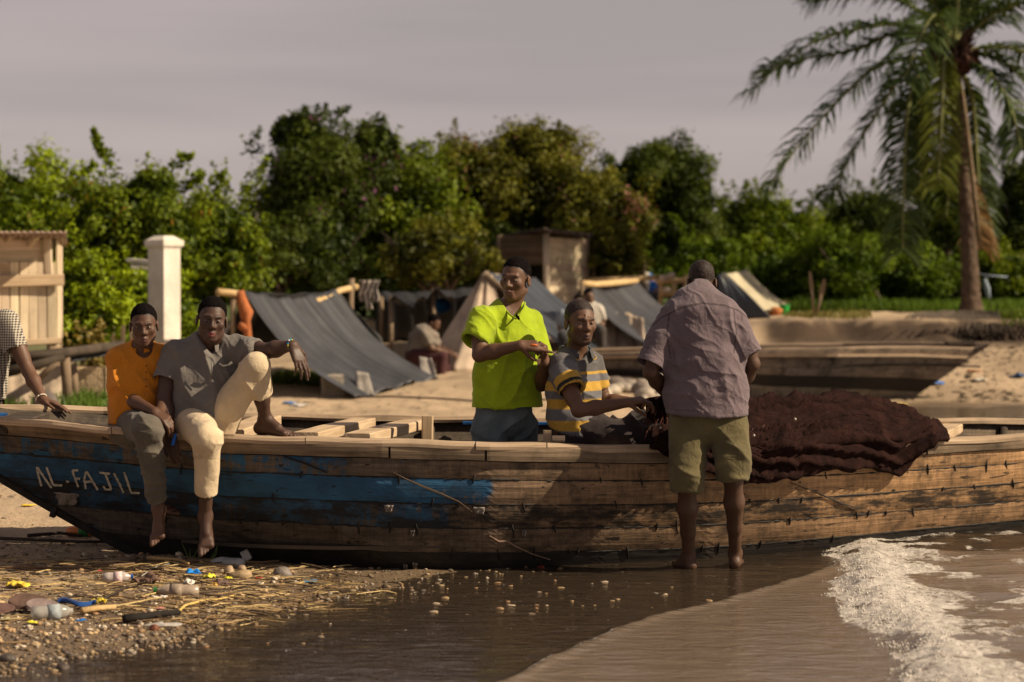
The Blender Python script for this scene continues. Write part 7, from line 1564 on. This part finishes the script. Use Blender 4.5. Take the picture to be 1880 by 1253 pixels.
# ------------------------------------------------------------------ stones, gravel and litter along the water's edge
M_STONE = plain('lake_stone', (1, 1, 1), .6, .3, 22, .006, 40, .4, attr=True)
def at(px, py, dz=0.0):
    """point of the ground seen at (px, py)"""
    d = 4000.0 / max(40, py - HOR)
    lo_, hi_ = 5.0, 60.0
    for _ in range(40):
        md = (lo_ + hi_) / 2; q = P(px, py, md)
        if q[2] > G1(q[0], q[1]): lo_ = md
        else: hi_ = md
    q = P(px, py, lo_); q[2] = G1(q[0], q[1]) + dz; return q
def gravel():
    rs = np.random.RandomState(21); n = 15000; px = rs.uniform(-120, 1500, n); py = 1020 + 270 * rs.rand(n) ** .8
    keep = rs.rand(n) < np.interp(px, [-120, 200, 600, 900, 1300, 1500], [.9, 1, .9, .35, .25, .05]); px, py = px[keep], py[keep]
    d = FPX * CAMH / (py - HOR); x = (px - 940) / FPX * d; z = gz(x, d); ok = (z > -.09) & (z < .09) & ~((z > .035) & (rs.rand(len(z)) < .55)); x, d, z = x[ok], d[ok], z[ok]; n = len(x)
    th = np.array([(0, 0, 1)] + [(math.sin(a) * math.cos(b), math.sin(a) * math.sin(b), math.cos(a)) for a in (1.0, 2.0) for b in np.arange(0, 6.2, 1.2566)] + [(0, 0, -1)])
    fc = []
    for j in range(5): k = (j + 1) % 5; fc += [(0, 1 + j, 1 + k), (1 + j, 6 + j, 6 + k), (1 + j, 6 + k, 1 + k), (11, 6 + k, 6 + j)]
    fc = np.array(fc); r = .0045 + .0125 * rs.rand(n) ** 3.2; sc_ = rs.uniform(.6, 1.4, (n, 1, 3)) * np.array((1.15, 1.15, .7)); V = th[None] * r[:, None, None] * sc_ * rs.uniform(.75, 1.25, (n, 12, 1)) + np.stack([x, d, z + r * .25], 1)[:, None, :]
    base = np.array(((.50, .35, .19), (.42, .26, .13), (.30, .2, .13), (.58, .48, .36), (.17, .12, .09)))[rs.randint(0, 5, n)]; wet = np.where(z < .012, .55, 1.0)[:, None]; col = np.repeat(base * rs.uniform(.7, 1.2, (n, 1)) * wet, 12, 0)
    F = (fc[None] + 12 * np.arange(n)[:, None, None]).reshape(-1, 3)
    tag(link('gravel', np_mesh(V.reshape(-1, 3), F, True, col), M_STONE), 'fine yellow brown gravel along the water edge', 'gravel', kind='stuff')
gravel()
rs = random.Random(31)
STC = ((.36, .24, .12), (.27, .17, .085), (.2, .14, .09), (.4, .3, .2), (.3, .17, .085))
cnt = 0
for k in range(400):
    if cnt >= 70: break
    px, py = (rs.gauss(900, 190), 1072 + rs.random() * 75) if k % 3 else (rs.uniform(80, 640), rs.uniform(1120, 1210))
    if px > 1460 or px < 30: continue
    q = at(px, py)
    if q[2] < -.05: continue
    r = .006 + .013 * rs.random() ** 2; m = MB(); m.blob(q + (0, 0, max(r * .05, -q[2] - r * .22)), (r * rs.uniform(1, 1.5), r * rs.uniform(1, 1.3), r * rs.uniform(.5, .7)), k, .22, STC[k % 5], 6, 9)
    sub = k % 3 != 0
    tag(m.build('pebble', M_STONE, None, q, smooth=True), 'small yellowish pebble lying in the shallow water before the boat' if sub else 'small brownish pebble on the wet gravel by the litter', 'pebble', 'pebbles in the shallow water' if sub else 'pebbles on the wet gravel'); cnt += 1
def stone(px, py, r, col, label, seed):
    q = at(px, py); m = MB(); m.blob(q + (0, 0, r[2] * .45), r, seed, .16, col, 9, 14); tag(m.build('stone', M_STONE, None, q, smooth=True), label, 'stone')
stone(442, 1063, (.065, .045, .032), (.40, .28, .16), 'long smooth tan stone at the right end of the litter', 1); stone(421, 1056, (.028, .03, .035), (.42, .29, .18), 'round tan stone touching the long smooth one', 2); stone(444, 1049, (.024, .025, .025), (.35, .24, .15), 'small tan stone behind the long smooth one', 3)
stone(520, 1060, (.055, .045, .036), (.2, .165, .145), 'upright grey stone in the shadow of the boat', 4); stone(325, 1136, (.03, .03, .012), (.12, .09, .07), 'flat dark stone on the gravel', 5); stone(115, 1232, (.03, .03, .025), (.07, .05, .04), 'small dark stone near the lower left edge', 6); stone(14, 1214, (.04, .03, .022), (.07, .055, .045), 'black stone in the wet gravel at the left edge', 7)
stone(283, 1157, (.022, .022, .019), (.16, .045, .018), 'shiny red brown nut lying on the gravel', 8)
# straw and sticks
M_STRAW = plain('dry_straw', (1, 1, 1), .85, .3, 40, .002, 90, .15, attr=True)
def straws():
    r_ = np.random.RandomState(5); n = 1200; V, F, K = [], [], []
    for i in range(n):
        px = r_.uniform(-80, 620) if i % 3 else r_.normal(330, 120); py = 1040 + 100 * r_.rand() ** 1.2
        if py > 1150 - .07 * max(0, px) + 30 * r_.rand(): continue
        d = FPX * (CAMH - .04) / (py - HOR); x = (px - 940) / FPX * d; L_ = r_.uniform(.03, .2) * (1 if r_.rand() < .8 else 1.7); a = r_.normal(0.05, .55); dx, dy = math.cos(a) * L_, math.sin(a) * L_ * 1.4; w_ = r_.uniform(.0012, .0032); b = len(V)
        z0 = G1(x, d) + .004 + .022 * r_.rand() ** 2; z1 = G1(x + dx, d + dy) + .004 + .02 * r_.rand() ** 2; c = np.array(((.40, .28, .13), (.28, .18, .09), (.14, .09, .055), (.5, .37, .18), (.07, .05, .035))[r_.randint(5)]) * r_.uniform(.7, 1.2)
        zm = max(z0, z1) * .5 + min(z0, z1) * .5 + .006 * r_.rand()
        for (X, Y, Z, q) in ((x, d, z0, .6), (x + dx * .5 + r_.normal(0, .008), d + dy * .5 + r_.normal(0, .01), zm, 1), (x + dx, d + dy, z1, .4)): V += [(X, Y - w_ * q, Z - w_ * q), (X, Y + w_ * q, Z + .2 * w_), (X, Y - w_ * .2 * q, Z + w_ * q * 1.3)]; K += [c] * 3
        for s_ in (0, 3):
            for j in range(3): F.append((b + s_ + j, b + s_ + (j + 1) % 3, b + s_ + 3 + (j + 1) % 3, b + s_ + 3 + j))
    tag(link('straw', np_mesh(np.array(V), np.array(F), False, np.array(K)), M_STRAW), 'washed up straw and plant scraps strewn over the beach', 'straw litter', kind='stuff')
straws()
def stick(pts, r, col, label, group=None, name='stick', cat='stick', dz=.008):
    q = [at(x, y, dz + r) for x, y in pts]; m = MB(); n = len(q); m.tube(q, [r * (1 - .5 * i / n) for i in range(n)], 7, col, seed=int(pts[0][0]), wob=.25); return tag(m.build(name, M_STRAW, None, q[0], smooth=True), label, cat, group)
BR_, TN, DKS = (.22, .14, .08), (.52, .37, .17), (.06, .045, .035)
stick([(-30, 994), (60, 997), (140, 1001), (208, 1001)], .012, DKS, 'long dark straight stick on the sand under the bow'); stick([(272, 1032), (300, 1033), (330, 1036), (346, 1042)], .013, (.55, .36, .17), 'pale snapped stick end at the top of the litter'); stick([(330, 1037), (400, 1034), (470, 1040), (512, 1036)], .010, BR_, 'brown stick pointing to the hull behind the litter')
stick([(-20, 1048), (60, 1048), (150, 1048), (230, 1042), (290, 1036)], .009, BR_, 'long thin brown stick along the upper edge of the litter'); stick([(326, 1131), (340, 1118), (370, 1110), (400, 1107), (432, 1099)], .008, (.6, .42, .14), 'curved yellow reed at the right end of the litter'); stick([(150, 1131), (180, 1127), (212, 1124)], .017, (.56, .38, .18), 'thick pale reed stem below the blue strap')
stick([(78, 1110), (130, 1112), (190, 1106), (235, 1083)], .008, DKS, 'dark bent twig behind the blue strap'); stick([(260, 1062), (275, 1052), (292, 1042), (312, 1040)], .004, (.35, .33, .3), 'grey curved wire standing up from the litter', None, 'wire', 'wire'); stick([(185, 1145), (250, 1140), (330, 1130)], .006, TN, 'tan straw stalk in front of the black strip'); stick([(52, 990), (110, 985), (150, 990)], .012, DKS, 'short dark branch on the sand below the bow peg')
stick([(-10, 1072), (20, 1071), (38, 1072)], .012, TN, 'pale reed end at the left edge'); stick([(0, 1188), (30, 1186), (55, 1184)], .007, BR_, 'reddish twig on the wet sand at the left edge'); stick([(35, 1112), (60, 1113), (92, 1108)], .009, TN, 'tan reed behind the brown sole')
rs = random.Random(12)
for k in range(36):
    px, py = rs.uniform(-20, 560), rs.uniform(1046, 1128)
    if py > 1135 - .08 * px: py -= 25
    a = rs.gauss(0, 10); L_ = rs.uniform(18, 55); stick([(px, py), (px + L_ * .5, py + a * .35 + rs.uniform(-3, 3)), (px + L_, py + a * .7)], rs.uniform(.002, .005), rs.choice((TN, BR_, (.62, .46, .2), (.45, .3, .14), DKS)), 'thin dry reed stalk tangled in the washed up litter', 'reed stalks in the litter', 'reed_stalk', 'reed')
# pieces of rubbish
def crumple(px, py, sz, col, label, seed, cat='plastic scrap', name='plastic_scrap', rough=.5, h_=.4, tr=None):
    q = at(px, py); r_ = np.random.RandomState(seed); n = 13; A = np.zeros((n, n, 3)); u = np.linspace(-1, 1, n)
    for i in range(n):
        for j in range(n): A[i, j] = (u[i] * sz[0] * (1 - .25 * abs(u[j])), u[j] * sz[1] * (1 - .2 * abs(u[i])), 0)
    f = fbm(A.reshape(-1, 3) / max(sz) * 2.6 + seed * 3.3, 2).reshape(n, n); A[:, :, 2] = np.maximum(.003, (f - .25) * sz[0] * h_ * 2 * (1 - .5 * np.maximum(np.abs(u)[:, None], np.abs(u)[None]))); A[:, :, 0] += (vnoise(A.reshape(-1, 3) * 40 + seed).reshape(n, n) - .5) * sz[0] * .5
    a = r_.rand() * 3; c, s_ = math.cos(a), math.sin(a); B = A.copy(); B[:, :, 0] = A[:, :, 0] * c - A[:, :, 1] * s_; B[:, :, 1] = A[:, :, 0] * s_ + A[:, :, 1] * c; B += q + (0, 0, .006)
    m = MB(); m.grid(B); o = m.build(name, plain(name + '_%d' % seed, col, rough, .15, 30, .003, 60, .45, alpha=tr), None, q, smooth=True); solid(o, .0025); return tag(o, label, cat)
crumple(33, 1080, (.06, .06), (.72, .52, .06), 'crumpled yellow plastic bag near the left edge of the litter', 1, h_=.8); crumple(356, 1058, (.045, .04), (.01, .22, .68), 'bright blue plastic scrap on top of the litter', 2, h_=1.1); crumple(384, 1065, (.06, .035), (.68, .60, .05), 'yellow and white snack wrapper right of the blue scrap', 3, h_=.6)
crumple(297, 1101, (.04, .03), (.72, .66, .6), 'white torn paper below the dusty bottle', 4, 'paper scrap', 'paper_scrap'); crumple(346, 1076, (.03, .03), (.62, .56, .5), 'white broken cup in the middle of the litter', 5, 'cup', 'broken_cup', h_=1.4); crumple(61, 1147, (.035, .03), (.70, .60, .04), 'lemon yellow plastic scrap in front of the clear bottle', 6); crumple(150, 1143, (.03, .012), (.01, .15, .5), 'small blue plastic piece below the strap', 7); crumple(262, 1131, (.022, .015), (.02, .36, .42), 'small teal plastic piece on the gravel', 8)
crumple(300, 1153, (.085, .04), (.6, .57, .53), 'clear plastic film behind the brown nut', 9, 'plastic film', 'plastic_film', .3, .3, .4); crumple(182, 1110, (.04, .035), (.6, .45, .04), 'yellow flower of plastic at the right end of the blue strap', 10, h_=.9); crumple(570, 1072, (.06, .025), (.03, .25, .5), 'blue and clear wrapper lying at the water edge', 11, h_=.3); crumple(418, 1066, (.022, .03), (.62, .58, .03), 'small yellow strip left of the tan stone', 12, h_=1.2); crumple(475, 1064, (.025, .02), (.55, .06, .04), 'small red scrap right of the tan stone', 13)
crumple(294, 1120, (.025, .02), (.6, .25, .2), 'pink crumpled scrap beside a dark twig', 14); crumple(271, 1074, (.085, .05), (.14, .08, .055), 'folded brown cloth piece right of the pink bottle', 15, 'cloth', 'cloth_scrap', .9, .9); crumple(53, 930, (.05, .035), (.75, .52, .03), 'yellow plastic lid lying alone on the sand by the bow', 16, h_=.25); crumple(405, 1078, (.05, .04), (.12, .07, .06), 'dark brown rag at the right of the litter', 17, 'cloth', 'cloth_scrap', .9, .9); crumple(393, 1078, (.025, .02), (.5, .27, .04), 'orange peel coloured scrap in front of the dark rag', 18, h_=1.0)
crumple(183, 1051, (.022, .015), (.5, .05, .05), 'small red scrap beside the long thin stick', 19); crumple(12, 1140, (.03, .02), (.42, .42, .24), 'pale green scrap at the left edge', 20); crumple(1716, 707, (.14, .1), (.01, .14, .5), 'blue plastic bag on the sand right of the second boat', 21); crumple(1788, 683, (.1, .1), (.55, .2, .05), 'orange plastic scrap on the sand slope at the right', 22); crumple(1868, 693, (.16, .12), (.04, .09, .2), 'dark blue cloth on the sand at the right edge', 23); crumple(1655, 745, (.08, .08), (.6, .42, .04), 'yellow scrap at the foot of the second boat', 24); crumple(531, 742, (.09, .07), (.03, .16, .45), 'blue scrap on the sand in front of the striped tent', 25); crumple(548, 747, (.12, .1), (.5, .47, .43), 'pale crumpled plastic on the sand before the striped tent', 26); crumple(1800, 700, (.12, .1), (.55, .5, .42), 'pale plastic bag on the sand slope at the right', 27); crumple(1466, 1088, (.02, .015), (.75, .3, .28), 'tiny pink scrap floating before the wave', 28)
def bottle(px, py, ln, r, ang, col, cap, label, lab=None, alpha=None, dirt=0):
    q = at(px, py); o = thing('plastic_bottle', label, 'bottle', q); a = np.array((math.cos(ang), math.sin(ang) * 1.0, .04)); c = q + (0, 0, r * .9); m = MB()
    prof = ((-.5, .6), (-.48, .95), (-.3, 1), (-.1, .93), (.05, 1), (.2, 1), (.34, .7), (.42, .36), (.47, .34)); m.tube([c + a * ln * t for t, _ in prof], [r * w_ for _, w_ in prof], 14); m.build('bottle_body', plain('bottle_plastic_%d' % px, col, .25, .2, 25, .002, 30, .5, alpha=alpha), o, smooth=True)
    if cap: m = MB(); m.tube([c + a * ln * .46, c + a * ln * .53], [r * .42, r * .42], 12); m.build('cap', plain('cap_%d' % px, cap, .5), o)
    if lab: m = MB(); m.tube([c + a * ln * t for t in (-.12, .02, .16)], [r * 1.04] * 3, 14); m.build('wrapper', plain('wrap_%d' % px, lab, .5, .3, 30), o, smooth=True)
bottle(155, 985, .22, .034, -.25, (.62, .18, .03), (.55, .14, .02), 'orange drink bottle with green wrapper lying behind the stem', (.03, .17, .04)); bottle(216, 1070, .15, .030, .15, (.42, .36, .33), (.02, .1, .4), 'small pale pink bottle with blue cap', (.66, .5, .5)); bottle(325, 1096, .22, .034, 3.2, (.36, .28, .21), (.03, .18, .04), 'dusty brown bottle with green cap in the litter', (.26, .2, .15)); bottle(97, 1137, .2, .036, .4, (.42, .40, .37), None, 'clear crushed bottle with pale wrapper beside the brown sole', (.3, .33, .35), .6); bottle(417, 1042, .2, .03, 2.9, (.42, .43, .45), None, 'clear bottle in the shadow under the boat', None, .7)
def sole(px, py, ln, w_, ang, col, label, tilt=.35):
    q = at(px, py); o_ = []; n = 22; prof = []
    for i in range(n):
        t = 2 * math.pi * i / n; x = math.cos(t) * ln / 2; y = math.sin(t) * w_ / 2 * (1 - .18 * math.cos(t + .6) - .15 * math.cos(2 * t)); prof.append((x, y))
    ca, sa = math.cos(ang), math.sin(ang); f = lambda x, y, z: q + np.array((x * ca - y * sa, x * sa + y * ca, .02 + z + (y + w_ / 2) * tilt + .12 * (x / ln) ** 2 * ln)); m = MB(); vs = [f(x, y, 0) for x, y in prof] + [f(x * .97, y * .95, .016) for x, y in prof]
    m.add(vs, [(i, (i + 1) % n, n + (i + 1) % n, n + i) for i in range(n)] + [tuple(range(n))[::-1], tuple(range(n, 2 * n))]); tag(m.build('shoe_sole', plain('sole_%d' % px, col, .8, .25, 18, .004, 60), None, q), label, 'shoe sole')
sole(50, 1126, .18, .062, .25, (.11, .065, .05), 'dark brown shoe sole on the left of the litter', .8); sole(76, 1131, .15, .058, .5, (.2, .15, .14), 'greyish shoe sole leaning on the dark brown one', .7); sole(0, 1133, .14, .06, .2, (.13, .07, .06), 'brown shoe sole at the left edge of the picture', .4)
m = MB(); q = [at(x, y, .028) for x, y in ((106, 1118), (116, 1117), (130, 1122), (146, 1125), (160, 1122), (172, 1117), (176, 1118))]
A = np.array([[p + (0, s_ * .028, .018 * math.cos(s_ * 1.5) + .01 * math.sin(i)) for s_ in np.linspace(-1, 1, 6)] for i, p in enumerate(q)]); m.grid(A); o = tag(m.build('strap', cloth('navy_blue_strap', (.008, .05, .2), .2), None, q[3], smooth=True), 'curved dark blue strap lying across the litter', 'strap'); solid(o, .01); ss_ = o.modifiers.new('r', 'SUBSURF'); ss_.levels = 2; ss_.render_levels = 2
stick([(228, 1148), (262, 1144), (300, 1138), (330, 1136)], .020, (.022, .018, .016), 'charred black strip of wood on the gravel', None, 'charred_wood', 'charred wood'); m = MB(); q = at(452, 1033); m.beam(q + (-.02, 0, .03), q + (.02, .0, .05), .045, .06, bev=.006); tag(m.build('carton', plain('white_carton', (.5, .48, .45), .8), None, q), 'small white carton against the hull in the shadow', 'carton')
m = MB()
for k in range(9): 
    q = at(366 + rs.uniform(-16, 30), 1026 + rs.uniform(-3, 8)); m.tube([q, q + (rs.uniform(-.03, .03), 0, .05), q + (rs.uniform(-.07, .07), -.02, rs.uniform(.07, .12))], [.003, .0025, .0008], 5)
tag(m.build('weed_sprig', plain('green_weed', (.09, .13, .03), .8), None, at(380, 1030)), 'few green grass sprigs growing under the hanging foot', 'weeds')
# stones between the two boats
rs = random.Random(44)
for k in range(34):
    q = at(rs.uniform(1100, 1225), rs.uniform(700, 738)); r = rs.uniform(.05, .12); m = MB(); m.blob(q + (0, 0, r * .4), (r * 1.3, r * 1.1, r * .8), k + 60, .2, rs.choice(((.36, .3, .24), (.2, .16, .13), (.45, .38, .3))), 6, 9); tag(m.build('rubble_stone', M_STONE, None, q, smooth=True), 'grey rubble stone on the shore between the two boats', 'stone', 'rubble between the boats')

def debris():
    """dark flakes, shells and leaf scraps trodden into the sand"""
    r_ = np.random.RandomState(8); n = 5200; px = r_.uniform(-200, 2100, n); d = np.where(r_.rand(n) < .45, r_.uniform(11, 14.6, n), r_.uniform(15, 38.5, n)); near = d < 14.7; px = np.where(near, np.minimum(px * .33 - 40, 640), px)
    px[-900:] = r_.uniform(1610, 1960, 900); d[-900:] = r_.uniform(32.6, 38.6, 900); near[-900:] = False
    x = (px - 940) / FPX * d; z = gz(x, d); ok = z > .03; x, d, z, near = x[ok], d[ok], z[ok], near[ok]; n = len(x)
    sz = np.where(near, r_.uniform(.004, .018, n), r_.uniform(.012, .05, n) * (.6 + r_.rand(n) ** 4 * 1.6)); a = r_.rand(n) * 6.28; V = []
    for k in range(5):
        t = a + k * 1.2566; rr_ = sz * r_.uniform(.5, 1.2, n); V.append(np.stack([x + np.cos(t) * rr_, d + np.sin(t) * rr_, z + .004 + r_.rand(n) * sz * .35], 1))
    V = np.stack(V, 1).reshape(-1, 3); F = (np.array(((0, 1, 2), (0, 2, 3), (0, 3, 4)))[None] + 5 * np.arange(n)[:, None, None]).reshape(-1, 3)
    pal = np.array(((.06, .045, .03), (.12, .08, .05), (.2, .14, .08), (.04, .035, .03), (.4, .35, .28), (.03, .07, .02), (.5, .42, .3)))[r_.choice(7, n, p=(.26, .22, .16, .16, .08, .06, .06))]
    tag(link('beach_debris', np_mesh(V, F, False, np.repeat(pal, 5, 0)), M_STRAW), 'dark scraps of leaf and bark trodden into the sand', 'debris', kind='stuff')
debris()
